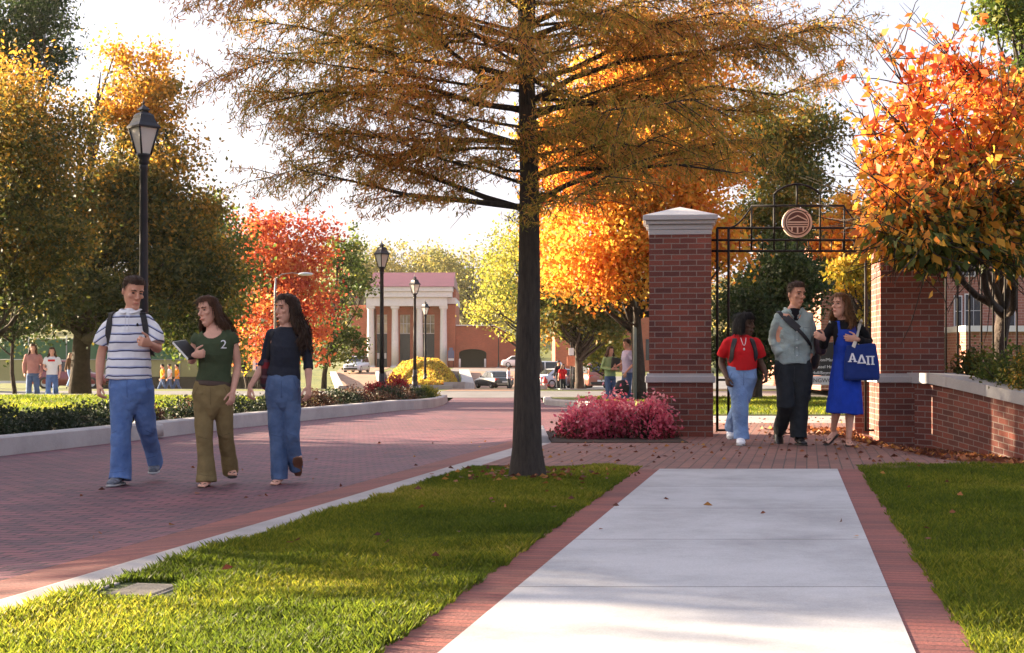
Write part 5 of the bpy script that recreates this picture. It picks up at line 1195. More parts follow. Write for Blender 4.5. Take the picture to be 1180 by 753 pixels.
mb = MB(); mb.box(hx(636), hx(806), -.2, 14.5, hzz(352) + .004, hzz(345)); mb.build('roof', bpy.data.materials['slate_roof'], h)
for px in (704, 716, 745, 760): mb = MB(); mb.box(hx(px), hx(px + 6), .9, .996, .9, 3.2); mb.build('window', M_glass, h)
t = empty('sign_post', pd(658, 456, 60), 0, 'dark post with an orange panel under a small white panel', 'sign'); z0 = t.location.z; sg = 60 / F
M_orangesign = mat('orange_panel', (.50, .16, .08), .6, .15)
mb = MB(); mb.tube([(0, .03, -.3), (0, .03, 2.3)], [.035, .03], 8); mb.build('post', M_iron, t)
mb = MB(); mb.box(-.17, .17, -.02, .02, 1.28, 1.70, .01); mb.build('panel', M_orangesign, t)
mb = MB(); mb.box(-.10, .12, -.02, .02, 1.74, 2.05, .01); mb.build('upper_panel', M_trim, t)
t = empty('fire_hydrant', pd(628, 452, 62), 0, 'small pale hydrant with red top on the far verge', 'hydrant')
mb = MB(); mb.lathe([(.16, -.15), (.16, .06), (.11, .08), (.11, .40)], 12); mb.build('barrel', mat('pale_pink_paint', (.50, .34, .32), .6), t)
mb = MB(); mb.lathe([(.13, .40), (.13, .46), (.11, .56), (.05, .62), (.03, .68)], 12); mb.add(*ell((.13, 0, .3), (.07, .05, .05), 8)); mb.add(*ell((-.13, 0, .3), (.07, .05, .05), 8)); mb.build('bonnet', mat('red_paint', (.42, .04, .04), .5), t)
t = empty('light_pole', pd(731.5, 466, 35.6), 0, 'thin grey pole touching the orange tree trunk', 'pole')
mb = MB(); mb.tube([(0, 0, -.2), (0, 0, 5.0)], [.05, .045], 10); mb.build('shaft', bpy.data.materials['galvanised_steel'], t)
mb = MB(); mb.lathe([(.11, -.2), (.11, .03), (.06, .05)], 12); mb.build('foot', bpy.data.materials['galvanised_steel'], t)
# storm drain cover in the grass
M_grate = mat('worn_concrete_cover', (.20, .18, .16), .8, .3, 12, .5, 60)
gp = (-1.52, 5.72); t = empty('drain_cover', (gp[0], gp[1], -.012), -.2, 'ribbed grey drain cover set in the grass by the kerb', 'drain cover')
mb = MB(); mb.box(-.15, .15, -.21, .21, -.1, .012, .006); t.scale = (.72, .72, .8); t.location.z = -.020; mb.build('slab', M_grate, t)
for i in range(11): mb = MB(); mb.box(-.13, .13, -.195 + i * .036, -.178 + i * .036, .012, .022, .002); mb.build('rib', M_grate, t)

# ------------------------------------------------------------------ cars
M_tyre = mat('tyre_rubber', (.015, .015, .016), .8, .1); M_rim = mat('alloy_rim', (.35, .35, .36), .35, .1, metal=.7); M_lightw = mat('headlight_lens', (.75, .75, .72), .15, .05); M_tail = mat('tail_lens', (.45, .02, .015), .25, .1); M_plate = mat('plate', (.6, .6, .6), .5, .05)
def paint(n, c): 
    m = mat(n, c, .28, .04, 2); m.node_tree.nodes['Principled BSDF'].inputs['Coat Weight'].default_value = .6; return m
def car(label, loc, rz, p, kind='sedan', group=None):
    t = empty('parked_car', loc, rz, label, 'car', group)
    L_, W = (4.5, .88) if kind == 'sedan' else (4.5, .90)
    hgt = {'sedan': 1.42, 'suv': 1.74, 'van': 1.95, 'pickup': 1.75}[kind]; belt = {'sedan': .92, 'suv': 1.05, 'van': 1.08, 'pickup': 1.08}[kind]
    # lower body: rounded sections from nose (-y) to tail (+y)
    st = [(-L_ / 2, .70, .30, belt * .62), (-L_ / 2 + .10, .80, .24, belt * .74), (-L_ / 2 + .5, W, .20, belt * .84), (-L_ / 2 + 1.25, W, .20, belt * .97), (0, W, .20, belt), (L_ / 2 - 1.0, W, .20, belt * 1.02), (L_ / 2 - .3, W * .98, .22, belt * 1.0), (L_ / 2 - .06, W * .92, .28, belt * .93), (L_ / 2, W * .85, .36, belt * .8)]
    V = []; k = 10
    for y, w, z0, z1 in st:
        for x, z in ((-w * .9, z0), (-w, z0 + .12), (-w * 1.01, (z0 + z1) / 2), (-w * .97, z1 - .07), (-w * .88, z1), (w * .88, z1), (w * .97, z1 - .07), (w * 1.01, (z0 + z1) / 2), (w, z0 + .12), (w * .9, z0)): V.append((x, y, z))
    Fs = [(j * k + i, j * k + (i + 1) % k, (j + 1) * k + (i + 1) % k, (j + 1) * k + i) for j in range(len(st) - 1) for i in range(k)] + [tuple(range(k)), tuple(range(len(st) * k - 1, (len(st) - 1) * k - 1, -1))]
    mb = MB(); mb.add(V, Fs, True); mb.build('body', p, t)
    yf0, yf1, yr1, yr0 = {'sedan': (-.95, -.25, 1.05, 1.75), 'suv': (-1.0, -.35, 1.85, 2.15), 'van': (-1.65, -.95, 1.9, 2.15), 'pickup': (-1.0, -.35, .55, .75)}[kind]
    cab = [(yf0, W * .86, belt * .96), (yf1, W * .74, hgt - .05), ((yf1 + yr1) / 2, W * .74, hgt), (yr1, W * .73, hgt - .04), (yr0, W * .84, belt)]
    prof = lambda y: float(np.interp(y, [c[0] for c in cab], [c[2] for c in cab]))
    mb = MB(); V = []; ys = [yf0, (yf0 + yf1) / 2, yf1, (yf1 + yr1) / 2, yr1, (yr1 + yr0) / 2, yr0]
    for y in ys:
        z = prof(y); f_ = (z - belt * .95) / (hgt - belt * .95); wt = W * (.90 - .17 * f_); V += [(-W * .90, y, belt * .94), (-wt, y, z - .03), (-wt * .88, y, z), (wt * .88, y, z), (wt, y, z - .03), (W * .90, y, belt * .94)]
    Fs = [(j * 6 + i, j * 6 + (i + 1) % 6, (j + 1) * 6 + (i + 1) % 6, (j + 1) * 6 + i) for j in range(6) for i in range(6)] + [tuple(range(6)), tuple(range(41, 35, -1))]
    mb.add(V, Fs, True); mb.build('cabin', p, t)
    def quad(name, P, m, n, d=.012):
        mb = MB(); n = Vector(n).normalized() * d; Q = [Vector(q) + n for q in P]; B = [Vector(q) - n for q in P]
        m_ = len(P); mb.add(Q + B, [tuple(range(m_)), tuple(range(2 * m_ - 1, m_ - 1, -1))] + [(i, i + m_, (i + 1) % m_ + m_, (i + 1) % m_) for i in range(m_)]); return mb.build(name, m, t)
    zb, zt = belt * 1.01, hgt - .10; wb, wt_ = W * .905, W * .745
    for s in (-1, 1):
        n = (s, 0, .25)
        xs_ = lambda z: s * (W * .90 - W * .17 * (z - belt * .95) / (hgt - belt * .95) + .004)
        spans = ((yf0 + .42, yf1 + .10, (yf1 + yr1) / 2 - .05, (yf1 + yr1) / 2 - .05), ((yf1 + yr1) / 2 + .05, (yf1 + yr1) / 2 + .05, yr1 - .08, yr0 - .34))
        for a0, a1, b1, b0 in spans: quad('side_window', [(xs_(zb), a0, zb), (xs_(zt), a1, zt), (xs_(zt), b1, zt), (xs_(zb), b0, zb)], M_glass, n)
    for nm, y0_, y1_, sg in (('windscreen', yf0, yf1, -1), ('rear_window', yr0, yr1, 1)):
        f0, f1 = .16, .88; ya, yb = y0_ + (y1_ - y0_) * f0, y0_ + (y1_ - y0_) * f1; za, zb2 = prof(ya), prof(yb)
        quad(nm, [(-W * .78, ya, za), (W * .78, ya, za), (W * .68, yb, zb2), (-W * .68, yb, zb2)], M_glass, (0, sg * (zb2 - za), abs(yb - ya)), .02)
    for s in (-1, 1):
        for y in (-L_ / 2 + .85, L_ / 2 - .85):
            mb = MB(); n_ = 18; r_ = .33 if kind == 'sedan' else .37
            V = []
            for xx, rr2 in ((W * .76, r_ * .92), (W * .80, r_), (W * .97, r_), (W * 1.01, r_ * .92), (W * 1.01, r_ * .62)):
                for i in range(n_): a = 2 * math.pi * i / n_; V.append((s * xx, y + rr2 * math.cos(a), r_ + rr2 * math.sin(a)))
            mb.add(V, [(j * n_ + i, j * n_ + (i + 1) % n_, (j + 1) * n_ + (i + 1) % n_, (j + 1) * n_ + i) for j in range(4) for i in range(n_)] + [tuple(range(n_))], True); w_ = mb.build('wheel', M_tyre, t)
            mb = MB(); V = [(s * W * 1.0, y + r_ * .62 * math.cos(2 * math.pi * i / n_), r_ + r_ * .62 * math.sin(2 * math.pi * i / n_)) for i in range(n_)] + [(s * W * .97, y, r_)]
            mb.add(V, [(i, (i + 1) % n_, n_) for i in range(n_)]); mb.build('rim', M_rim, w_)
        mb = MB(); mb.add(*ell((s * W * .66, -L_ / 2 + .05, belt * .66), (.20, .09, .085), 10), True); mb.build('headlight', M_lightw, t)
        mb = MB(); mb.box(s * W * .74 - .15, s * W * .74 + .15, L_ / 2 - .14, L_ / 2 - .015, belt * .72, belt * .90, .02); mb.build('tail_light', M_tail, t)
        mb = MB(); mb.add(*ell((s * W * 1.06, yf0 + .42, belt * 1.03), (.10, .06, .07), 8), True); mb.build('mirror', p, t)
    for y, s in ((-L_ / 2 - .005, -1), (L_ / 2 + .0, 1)):
        mb = MB(); mb.box(-W * .82, W * .82, y - .06, y + .06, .30, .48, .03); mb.build('bumper', M_tyre if kind in ('suv', 'pickup') else p, t)
        mb = MB(); mb.box(-.26, .26, y + s * .065 - .008, y + s * .065 + .008, .50, .62, .004); mb.build('number_plate', M_plate, t)
    if kind in ('suv',):
        for s in (-1, 1): mb = MB(); mb.tube([(s * W * .62, yf1 + .15, hgt + .02), (s * W * .62, yf1 + .2, hgt + .07), (s * W * .62, yr1 - .2, hgt + .07), (s * W * .62, yr1 - .1, hgt + .02)], [.02] * 4, 6); mb.build('roof_rail', M_tyre, t)
    mb = MB(); mb.box(-.42, .42, -L_ / 2 - .02, -L_ / 2 + .03, belt * .56, belt * .70, .01); mb.build('grille', M_tyre, t)
    return t
def on(px, Y): return ((px - CX) / F * Y, Y, float(gz(Y)) + .04)
car('silver car with roof rails coming down the lane beside the columns', on(411, 145), R(-10), paint('silver_paint', (.50, .51, .54)), 'suv')
car('dark sedan seen from behind on the ramp below the garage arch', on(569, 113), R(180 + 24), paint('charcoal_paint', (.025, .028, .035)), 'sedan')
car('maroon car behind the thick trunk on the left lawn', (( 84 - CX) / F * 84, 84, float(gz(84)) + .02), R(90), paint('maroon_paint', (.16, .012, .025)), 'suv')
cp = 'cars in the far lot'
car('pale silver sedan at the front of the far lot', on(649, 98), R(118), paint('pale_paint', (.42, .45, .52)), 'sedan', cp)
car('rust-red tall car with pale plate, nearest the bushes in the far lot', on(677, 96), R(200), paint('rust_paint', (.26, .075, .05)), 'suv', cp)
car('white van-like car at the back of the far lot', on(633, 128), R(95), paint('white_paint', (.62, .62, .63)), 'van', cp)
car('grey car between the white and the silver one in the far lot', on(654, 116), R(110), paint('grey_paint', (.20, .21, .24)), 'sedan', cp)
car('small white car at the foot of the garage wing wall', (bx(600), 165, .04), R(80), bpy.data.materials['white_paint'], 'sedan')
# ------------------------------------------------------------------ leaves, trees, shrubs, grass
M_bark = mat('grey_brown_bark', (.075, .055, .042), .95, .45, 7, .9, 30, dist=.03)
M_barkdark = mat('dark_bark', (.040, .028, .022), .95, .4, 6, .9, 22, dist=.03)
def barkm(name, c):
    m, nt, b = _new(name); L = nt.links.new
    tc = _n(nt, 'ShaderNodeTexCoord'); mp = _n(nt, 'ShaderNodeMapping'); mp.inputs['Scale'].default_value = (9, 9, 1.3); L(tc.outputs['Object'], mp.inputs['Vector'])
    n1 = _n(nt, 'ShaderNodeTexNoise', Scale=5.0, Detail=8.0, Roughness=.7); L(mp.outputs[0], n1.inputs['Vector'])
    r = ramp(nt, [(.3, tuple(x * .35 for x in c)), (.5, c), (.75, tuple(x * 1.7 for x in c))]); L(n1.outputs[0], r.inputs[0]); L(r.outputs[0], b.inputs['Base Color'])
    b.inputs['Roughness'].default_value = .95; bump(nt, n1.outputs[0], b, 1.0, .025); return m
M_barkbig = barkm('furrowed_bark', (.036, .027, .022))

def leafquads(C, size, rng, asp=.55, droop=0.0, jit=.35, flat=0.0, dirs=None):
    """kite-shaped leaves at centres C, four corners each"""
    n = len(C)
    d = rng.normal(size=(n, 3)) if dirs is None else dirs + rng.normal(size=(n, 3)) * .45
    d[:, 2] = d[:, 2] * (1 - flat) - droop; d /= np.linalg.norm(d, axis=1, keepdims=True) + 1e-9
    q = rng.normal(size=(n, 3)); q[:, 2] *= (1 - flat * .6); s = np.cross(d, q); s /= np.linalg.norm(s, axis=1, keepdims=True) + 1e-9
    L = size * (1 - jit + 2 * jit * rng.rand(n)); l = d * L[:, None]; w = s * (L * asp * .5)[:, None]; up = np.cross(s, d) * (L * .10)[:, None]
    V = np.empty((n, 4, 3)); V[:, 0] = C - l * .5; V[:, 1] = C - l * .02 + w + up; V[:, 2] = C + l * .5; V[:, 3] = C - l * .02 - w + up
    F_ = np.arange(n * 4).reshape(n, 4); return V.reshape(-1, 3), F_, np.repeat(rng.rand(n), 4)

def crown_obj(name, V, Fq, rnd, m, parent): 
    return link(name, mesh_np(name, V, Fq, False, {'rnd': rnd}), m, parent)

def curve_pts(a, b, rng, n=6, sag=0.0, wob=.06):
    a, b = np.array(a, float), np.array(b, float); L = np.linalg.norm(b - a); o = []
    k1, k2 = rng.normal(size=3), rng.normal(size=3)
    for i in range(n + 1):
        t = i / n; p = a * (1 - t) + b * t + (k1 * math.sin(t * math.pi) + k2 * math.sin(2 * t * math.pi) * .5) * wob * L * .5; p[2] -= sag * L * math.sin(t * math.pi) * -1; o.append(p)
    return o

def tree(name, label, base, tr, lobes, lsize, n, m, seed, bark=None, group=None, clumps=60, spread=.34, asp=.6, tophole=0.0, fork=.35, surf=.55, nl=None, cat='tree', hg=0.0):
    """lobes: list of (x, y, z, rx, ry, rz, weight) in world metres; leaves grow in clumps at the ends of limbs"""
    rng = np.random.RandomState(seed); root = empty(name, base, 0, label, cat, group); B = np.array(base, float)
    W = np.array([l[6] for l in lobes], float); W /= W.sum(); C = []; rad = []
    for _ in range(clumps):
        l = lobes[rng.choice(len(lobes), p=W)]; d = rng.normal(size=3); d /= np.linalg.norm(d); r = surf + (1 - surf) * rng.rand() ** .7 if rng.rand() < .75 else rng.rand() * surf
        C.append(np.array(l[:3]) + d * np.array(l[3:6]) * r); rad.append(min(l[3:6]) * spread * (.6 + .8 * rng.rand()))
    C = np.array(C); rad = np.array(rad); cen = np.array([np.average([l[k] for l in lobes], weights=W) for k in range(3)])
    # trunk and limbs
    top = max(l[2] + l[5] * .35 for l in lobes); mb = MB()
    tp = curve_pts((0, 0, -.3), (cen[0] - B[0], cen[1] - B[1], top - B[2]), rng, 8, 0, .02); tp[0][:2] = 0; tp[1][:2] *= .35
    H = tp[-1][2]; rr = [tr * (1.25 if i == 0 else 1.0) * (1 - .88 * (i / 8) ** 1.1) for i in range(9)]
    rr[-1] = .012; mb.tube(tp, rr, 10); zs = [p[2] for p in tp]
    for i in rng.permutation(len(C))[:(nl or 34)]:
        e = C[i] - B; z0 = min(H * .93, max(H * .18, e[2] * (fork + .35 * rng.rand()))); s = np.array([np.interp(z0, zs, [p[k] for p in tp]) for k in range(3)])
        r0 = float(np.interp(z0, zs, rr)) * .5; pts = curve_pts(s, e, rng, 6, -.05, .10); mb.tube(pts, [r0 * (1 - .88 * j / 6) + .004 for j in range(7)], 6)
        for _ in range(2):
            q = pts[rng.randint(2, 6)]; e2 = C[np.argmin(np.linalg.norm(C - B - q - rng.normal(size=3) * rad[i] * 2, axis=1))] - B; mb.tube(curve_pts(q, q * .3 + e2 * .7, rng, 4, 0, .1), [r0 * .35, r0 * .28, r0 * .2, r0 * .12, .004], 5)
    mb.build('trunk', bark or M_bark, root)
    k = rng.choice(len(C), n, p=(rad ** 2) / (rad ** 2).sum())
    P = C[k] - B + rng.normal(size=(n, 3)) * rad[k][:, None] * np.array([.62, .62, .5])
    V, Fq, rnd = leafquads(P, lsize, rng, asp, .25)
    zr = np.repeat((P[:, 2] - P[:, 2].min()) / (np.ptp(P[:, 2]) + 1e-6) - .5, 4); rnd = np.clip(rnd * .6 + np.repeat(rng.rand(len(C))[k], 4) * .4 + hg * zr, 0, 1)   # more orange high up; sunlit top and shaded underside put into leaf colour
    crown_obj('crown', V, Fq, rnd, m, root); return root

L_ = lambda *c: c
M_lf_orange = leaf_mat('orange_leaves', [(0, (.24, .22, .03)), (.25, (.60, .38, .05)), (.55, (.72, .32, .04)), (.85, (.66, .19, .03)), (1, (.45, .09, .02))], .58)
M_lf_gold = leaf_mat('golden_leaves', [(0, (.10, .13, .02)), (.3, (.32, .26, .03)), (.65, (.55, .36, .04)), (1, (.60, .26, .03))], .55)
M_lf_olive = leaf_mat('olive_leaves', [(0, (.030, .050, .012)), (.4, (.07, .085, .018)), (.75, (.16, .12, .02)), (1, (.38, .17, .025))], .45)
M_lf_bronze = leaf_mat('bronze_leaves', [(0, (.028, .045, .014)), (.3, (.065, .075, .018)), (.6, (.19, .14, .025)), (1, (.58, .28, .035))], .5)
M_lf_green = leaf_mat('dark_green_leaves', [(0, (.016, .034, .012)), (.5, (.032, .058, .016)), (1, (.07, .09, .02))], .35)
M_lf_mid = leaf_mat('mid_green_leaves', [(0, (.04, .07, .015)), (.5, (.08, .12, .022)), (1, (.22, .20, .03))], .5)
M_lf_yellow = leaf_mat('yellow_green_leaves', [(0, (.09, .12, .02)), (.45, (.26, .25, .035)), (1, (.52, .42, .06))], .55)
M_lf_red = leaf_mat('red_maple_leaves', [(0, (.50, .22, .05)), (.3, (.55, .17, .05)), (.65, (.46, .075, .035)), (1, (.28, .03, .025))], .5)
M_lf_crimson = leaf_mat('crimson_leaves', [(0, (.10, .012, .015)), (.5, (.34, .012, .03)), (1, (.50, .03, .05))], .4)
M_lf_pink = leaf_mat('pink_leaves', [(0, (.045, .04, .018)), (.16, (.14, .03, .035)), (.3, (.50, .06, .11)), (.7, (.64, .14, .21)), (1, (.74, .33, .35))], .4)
M_lf_shrub = leaf_mat('juniper_leaves', [(0, (.012, .022, .010)), (.6, (.022, .036, .015)), (1, (.042, .052, .02))], .25)
M_lf_burg = leaf_mat('burgundy_leaves', [(0, (.03, .02, .014)), (.4, (.06, .028, .02)), (.75, (.10, .045, .025)), (1, (.07, .075, .025))], .35)
M_lf_ground = leaf_mat('golden_cover_leaves', [(0, (.14, .10, .02)), (.4, (.42, .28, .04)), (.8, (.62, .46, .06)), (1, (.48, .16, .03))], .45)
M_lf_hill = leaf_mat('hillside_leaves', [(0, (.08, .10, .03)), (.5, (.22, .20, .05)), (1, (.45, .32, .08))], .5, pscale=.06)

def lob(px, py, Y, rpx, rpz, ry=None, w=1.0):    # a crown lobe outlined in the photo, at depth Y
    k = Y / F; x, y, z = pd(px, py, Y); return (x, y, z, rpx * k, ry or rpx * k, rpz * k, w)
gb = lambda px, Y: ((px - CX) / F * Y, Y, float(gz(Y)))
lt = 'trees on the far lawn'
tree('tree', 'broad bronze and olive tree with thick dark trunk behind the first lantern', gb(92, 45.5), .34, [lob(60, 300, 45, 110, 85, None, 1.2), lob(175, 235, 45.5, 70, 90), lob(165, 120, 46, 46, 80, None, .8), lob(215, 310, 45, 60, 60, None, .8), lob(-30, 230, 44, 75, 100, None, .8), lob(120, 345, 43, 100, 45, None, .8)], 0.145, 120000, M_lf_bronze, 11, M_barkdark, lt, 330, .34, nl=70, surf=.35, hg=.9)
tree('tree', 'tall dark green tree rising out of the top left corner', gb(-25, 52), .35, [lob(25, 30, 52, 60, 75, None, 1), lob(-40, 120, 52, 60, 120, None, 1), lob(60, 60, 51, 30, 40, None, .4)], .17, 26000, M_lf_green, 12, M_barkdark, lt, 130, .3, .4)
tree('tree', 'orange and olive tree at the left edge below the dark green one', gb(-40, 36), .2, [lob(10, 170, 36, 85, 80, None, 1), lob(30, 270, 36, 70, 70, None, 1)], .115, 38000, M_lf_bronze, 13, M_barkdark, lt, 120, .36, hg=.6)
tree('sapling', 'slim young tree beside the woman in dusty pink', gb(17.5, 41), .075, [lob(15, 350, 41, 45, 40, None, 1), lob(30, 320, 41, 40, 40, None, 1)], .12, 6000, M_lf_green, 14, M_barkdark, lt, 30, .4, fork=.55)
tree('tree', 'dark green rounded tree behind the bronze one, left of the red maple', gb(245, 62), .25, [lob(240, 310, 62, 48, 75, None, 1), lob(225, 370, 62, 50, 50, None, .7)], .21, 18000, M_lf_mid, 15, M_barkdark, lt, 100, .36)
tree('red_maple', 'bright red and orange maple left of the columned hall', gb(318, 72), .18, [lob(322, 290, 72, 58, 48, None, 1), lob(318, 350, 72, 66, 48, None, 1.2), lob(335, 395, 71, 70, 26, None, .6), lob(300, 270, 72, 30, 36, None, .4)], .22, 16000, M_lf_red, 16, M_barkdark, lt, 110, .34)
tree('tree', 'green and gold tree between the red maple and the columned hall', gb(373, 84), .16, [lob(395, 330, 84, 30, 62, None, 1), lob(400, 285, 84, 20, 28, None, .3), lob(372, 385, 83, 45, 35, None, .8), lob(404, 385, 84, 18, 35, None, .5)], .22, 8000, M_lf_mid, 17, M_barkdark, lt, 70, .36)
tree('tree', 'low golden tree behind the woman in olive', gb(285, 86), .12, [lob(280, 398, 86, 34, 26, None, 1), lob(262, 385, 88, 26, 26, None, .6)], .22, 3500, M_lf_gold, 18, M_barkdark, lt, 30, .4)
# trees about the hall and beyond
for i, (a, bb, lb, m, n) in enumerate(((603, 200, 'pale gold tree overhanging the garage wing', M_lf_yellow, 9000), (545, 260, 'hazy yellow-green tree on the rise behind the garage wing', M_lf_hill, 6000), (470, 280, 'hazy golden tree behind the hall roof', M_lf_hill, 6000), (408, 270, 'hazy olive tree behind the left end of the hall', M_lf_hill, 5000))):
    if i == 0: tree('tree', lb, gb(625, 105), .3, [lob(595, 320, 105, 50, 45, None, 1), lob(575, 345, 104, 45, 40, None, .8), lob(620, 380, 104, 50, 32, None, .8), lob(610, 270, 106, 45, 45, None, .7)], .24, n, m, 30, M_barkdark, 'trees beyond the hall', 90, .34)
    elif i == 1: tree('tree', lb, gb(535, bb), .5, [lob(545, 345, bb, 40, 45, None, 1), lob(520, 310, bb, 36, 40, None, .7), lob(580, 330, bb, 30, 50, None, .6)], .6, n, m, 31, M_barkdark, 'trees beyond the hall', 60, .36)
    else: tree('tree', lb, gb(a, bb), .5, [lob(a, 305, bb, 46, 26, None, 1), lob(a + 25, 320, bb, 40, 30, None, .7)], .6, n, m, 31 + i, M_barkdark, 'trees beyond the hall', 60, .36)
tree('tree', 'dark olive tree with low crown behind the sign post', gb(668, 62), .22, [lob(660, 350, 62, 55, 40, None, 1), lob(700, 365, 61, 45, 30, None, .8), lob(640, 330, 63, 35, 35, None, .6)], .21, 18000, M_lf_olive, 35, M_barkdark, 'trees around the gate', 80, .36)
tree('tree', 'yellow weeping tree behind the chatting couple', gb(706, 66), .15, [lob(695, 405, 66, 28, 26, None, 1), lob(676, 380, 66, 26, 18, None, .5)], .2, 2500, M_lf_yellow, 36, M_barkdark, 'trees around the gate', 30, .4)
tree('tree', 'tall bright orange tree standing behind the left gate pillar', gb(737, 35.8), .175, [lob(720, 180, 36, 100, 90, None, 1.2), lob(700, 300, 35.5, 75, 55, None, 1), lob(800, 280, 36.5, 70, 65, None, 1), lob(645, 275, 36.5, 45, 70, None, .5), lob(740, 90, 37, 110, 70, None, .8), lob(800, 190, 37, 75, 60, None, .8), lob(655, 170, 37, 55, 70, None, .6)], .13, 75000, M_lf_orange, 37, M_barkdark, 'trees around the gate', 330, .34, nl=60, surf=.3)
tree('tree', 'dark green tree seen through the gate behind the woman in red', gb(872, 40), .16, [lob(870, 365, 40, 55, 60, None, 1), lob(905, 320, 40.5, 45, 50, None, .7), lob(850, 405, 40, 45, 30, None, .6)], .13, 24000, M_lf_green, 38, M_barkdark, 'trees around the gate', 130, .34)
tree('tree', 'green and gold tree above the iron gate arch', gb(905, 43), .2, [lob(895, 230, 43, 60, 55, None, 1), lob(900, 160, 43.5, 55, 55, None, .8), lob(935, 300, 42, 50, 30, None, .6)], .14, 20000, M_lf_olive, 39, M_barkdark, 'trees around the gate', 130, .33)
tree('tree', 'red and orange tree right of the gate arch', gb(1000, 33), .12, [lob(985, 260, 33, 36, 35, None, 1), lob(1030, 270, 33, 40, 45, None, 1), lob(960, 285, 33, 34, 20, None, .5)], .12, 11000, M_lf_orange, 40, M_barkdark, 'trees around the gate', 90, .34)
tree('tree', 'gold and green small tree seen through the gate over the woman in blue', gb(1008, 29), .09, [lob(990, 315, 29, 42, 26, None, 1), lob(1000, 365, 29, 20, 22, None, .4)], .10, 3500, M_lf_gold, 41, M_barkdark, 'trees around the gate', 40, .34)
tree('tree', 'green tree at the top right corner behind the orange one', gb(1185, 27), .2, [lob(1175, 30, 27, 50, 60, None, 1), lob(1200, 120, 27, 60, 70, None, 1)], .11, 7000, M_lf_mid, 42, M_barkdark, 'trees around the gate', 60, .33)
# large-leaved tree that hangs over the right pillar, with bare shoots
def near_right():
    rng = np.random.RandomState(77); B = np.array([6.55, 18.6, .45]); root = empty('tree', tuple(B), 0, 'large-leaved orange tree leaning over the right gate pillar, bare shoots above', 'tree', 'trees around the gate')
    mb = MB(); mb.tube([(0, 0, -.3), (.0, 0, .3), (-.02, .0, .7), (.02, -.05, 1.1)], [.14, .105, .10, .10], 10)
    P = []; D = []; tips = []
    heads = [(pd(px, py, Y), k) for px, py, Y, k in ((1030, 70, 15.5, 1), (1005, 150, 15.8, 1), (1005, 200, 15.5, 1), (1020, 250, 14.8, 0), (1035, 285, 14.5, 0), (1070, 300, 14.8, 0), (1110, 290, 15, 0), (1150, 300, 15.5, 0), (1180, 280, 15.8, 0), (1060, 100, 16, 1), (1090, 60, 16.5, 1), (1130, 90, 16.5, 1), (1170, 110, 16, 0), (1060, 180, 15.5, 0), (1090, 230, 15, 0), (1120, 180, 15.5, 0), (1150, 220, 15, 0), (1190, 200, 15, 0), (1040, 140, 15.2, 1), (1075, 255, 14.6, 0), (1100, 130, 16, 1), (1160, 160, 17, 0), (1010, 235, 16.4, 1), (1130, 250, 17, 0), (1210, 130, 17, 0), (1220, 250, 17, 0), (1030, 215, 14.6, 0), (1050, 240, 14.2, 0), (1060, 280, 14.0, 0), (1020, 270, 14.6, 0), (1090, 275, 14.4, 0), (1140, 275, 14.6, 0), (1110, 230, 14.6, 0), (1175, 240, 14.8, 0), (1165, 130, 15.5, 1))]
    hubs = [np.array(pd(px, py, Y)) - B for px, py, Y in ((1085, 262, 16.2), (1110, 215, 17.0), (1150, 190, 17.5), (1185, 215, 17.0), (1130, 255, 15.6), (1175, 262, 15.8), (1150, 120, 17.2))]
    fork = np.array([.02, -.05, 1.1])
    for hb in hubs: mb.tube(curve_pts(fork + rng.normal(size=3) * .02, hb, rng, 6, -.04, .05), [.06, .055, .048, .042, .036, .032, .028], 8)
    for h, k in heads:
        e = np.array(h) - B; s = hubs[int(np.argmin([np.linalg.norm(e - q) + (0 if e[2] > q[2] - .25 else 2) for q in hubs]))]
        pts = curve_pts(s, e, rng, 8, -.06, .05); mb.tube(pts, [.026 * (1 - .85 * j / 8) + .004 for j in range(9)], 7)
        for j in range(1, 9):
            for _ in range(5):
                if HY - (pts[j][2] + B[2] - HC) * F / (pts[j][1] + B[1]) > 318: continue
                q = pts[j] + rng.normal(size=3) * .02; e2 = q + rng.normal(size=3) * np.array([.34, .34, .26]) + (e - s) / np.linalg.norm(e - s) * .25
                tw = curve_pts(q, e2, rng, 4, 0, .1); mb.tube(tw, [.009, .007, .006, .005, .003], 5)
                nlf = rng.randint(10, 18) if j < 8 or not k else rng.randint(6, 11)
                for _ in range(nlf): t = rng.rand(); P.append(q * (1 - t) + e2 * t + rng.normal(size=3) * .055); D.append((e2 - q))
        if k:                                     # bare shoots beyond the leaves
            for _ in range(4):
                q = pts[7]; e2 = q + (e - s) / np.linalg.norm(e - s) * (.5 + .4 * rng.rand()) + np.array([-.12, 0, .25]) * rng.rand() + rng.normal(size=3) * .12; mb.tube(curve_pts(q, e2, rng, 4, 0, .06), [.007, .006, .005, .004, .002], 5)
    mb.build('trunk', M_barkdark, root)
    P = np.array(P); D = np.array(D); pyy = HY - (P[:, 2] + B[2] - HC) * F / (P[:, 1] + B[1]); keep = pyy < 310 + 14 * np.sin(P[:, 0] * 5) + rng.normal(size=len(P)) * 9; keep &= ((P[:, 0] + B[0]) / (P[:, 1] + B[1]) * F + CX > 985) | (pyy < 150); P = P[keep]; D = D[keep]; D /= np.linalg.norm(D, axis=1, keepdims=True)
    V, Fq, rnd = leafquads(P, .112, rng, .55, .9, .48, 0, D)
    zz = np.clip((P[:, 2] + B[2] - 1.75) / 2.0 - (P[:, 0] + B[0] - 4.6) * .10, 0, 1); rnd = np.clip(rnd * .55 + np.repeat(zz, 4) * .45, 0, 1)
    crown_obj('crown', V, Fq, rnd, leaf_mat('mixed_big_leaves', [(0, (.045, .075, .016)), (.28, (.10, .12, .02)), (.45, (.55, .30, .03)), (.66, (.66, .20, .035)), (1, (.60, .09, .035))], .5, pos=.25, pscale=.9), root)
near_right()

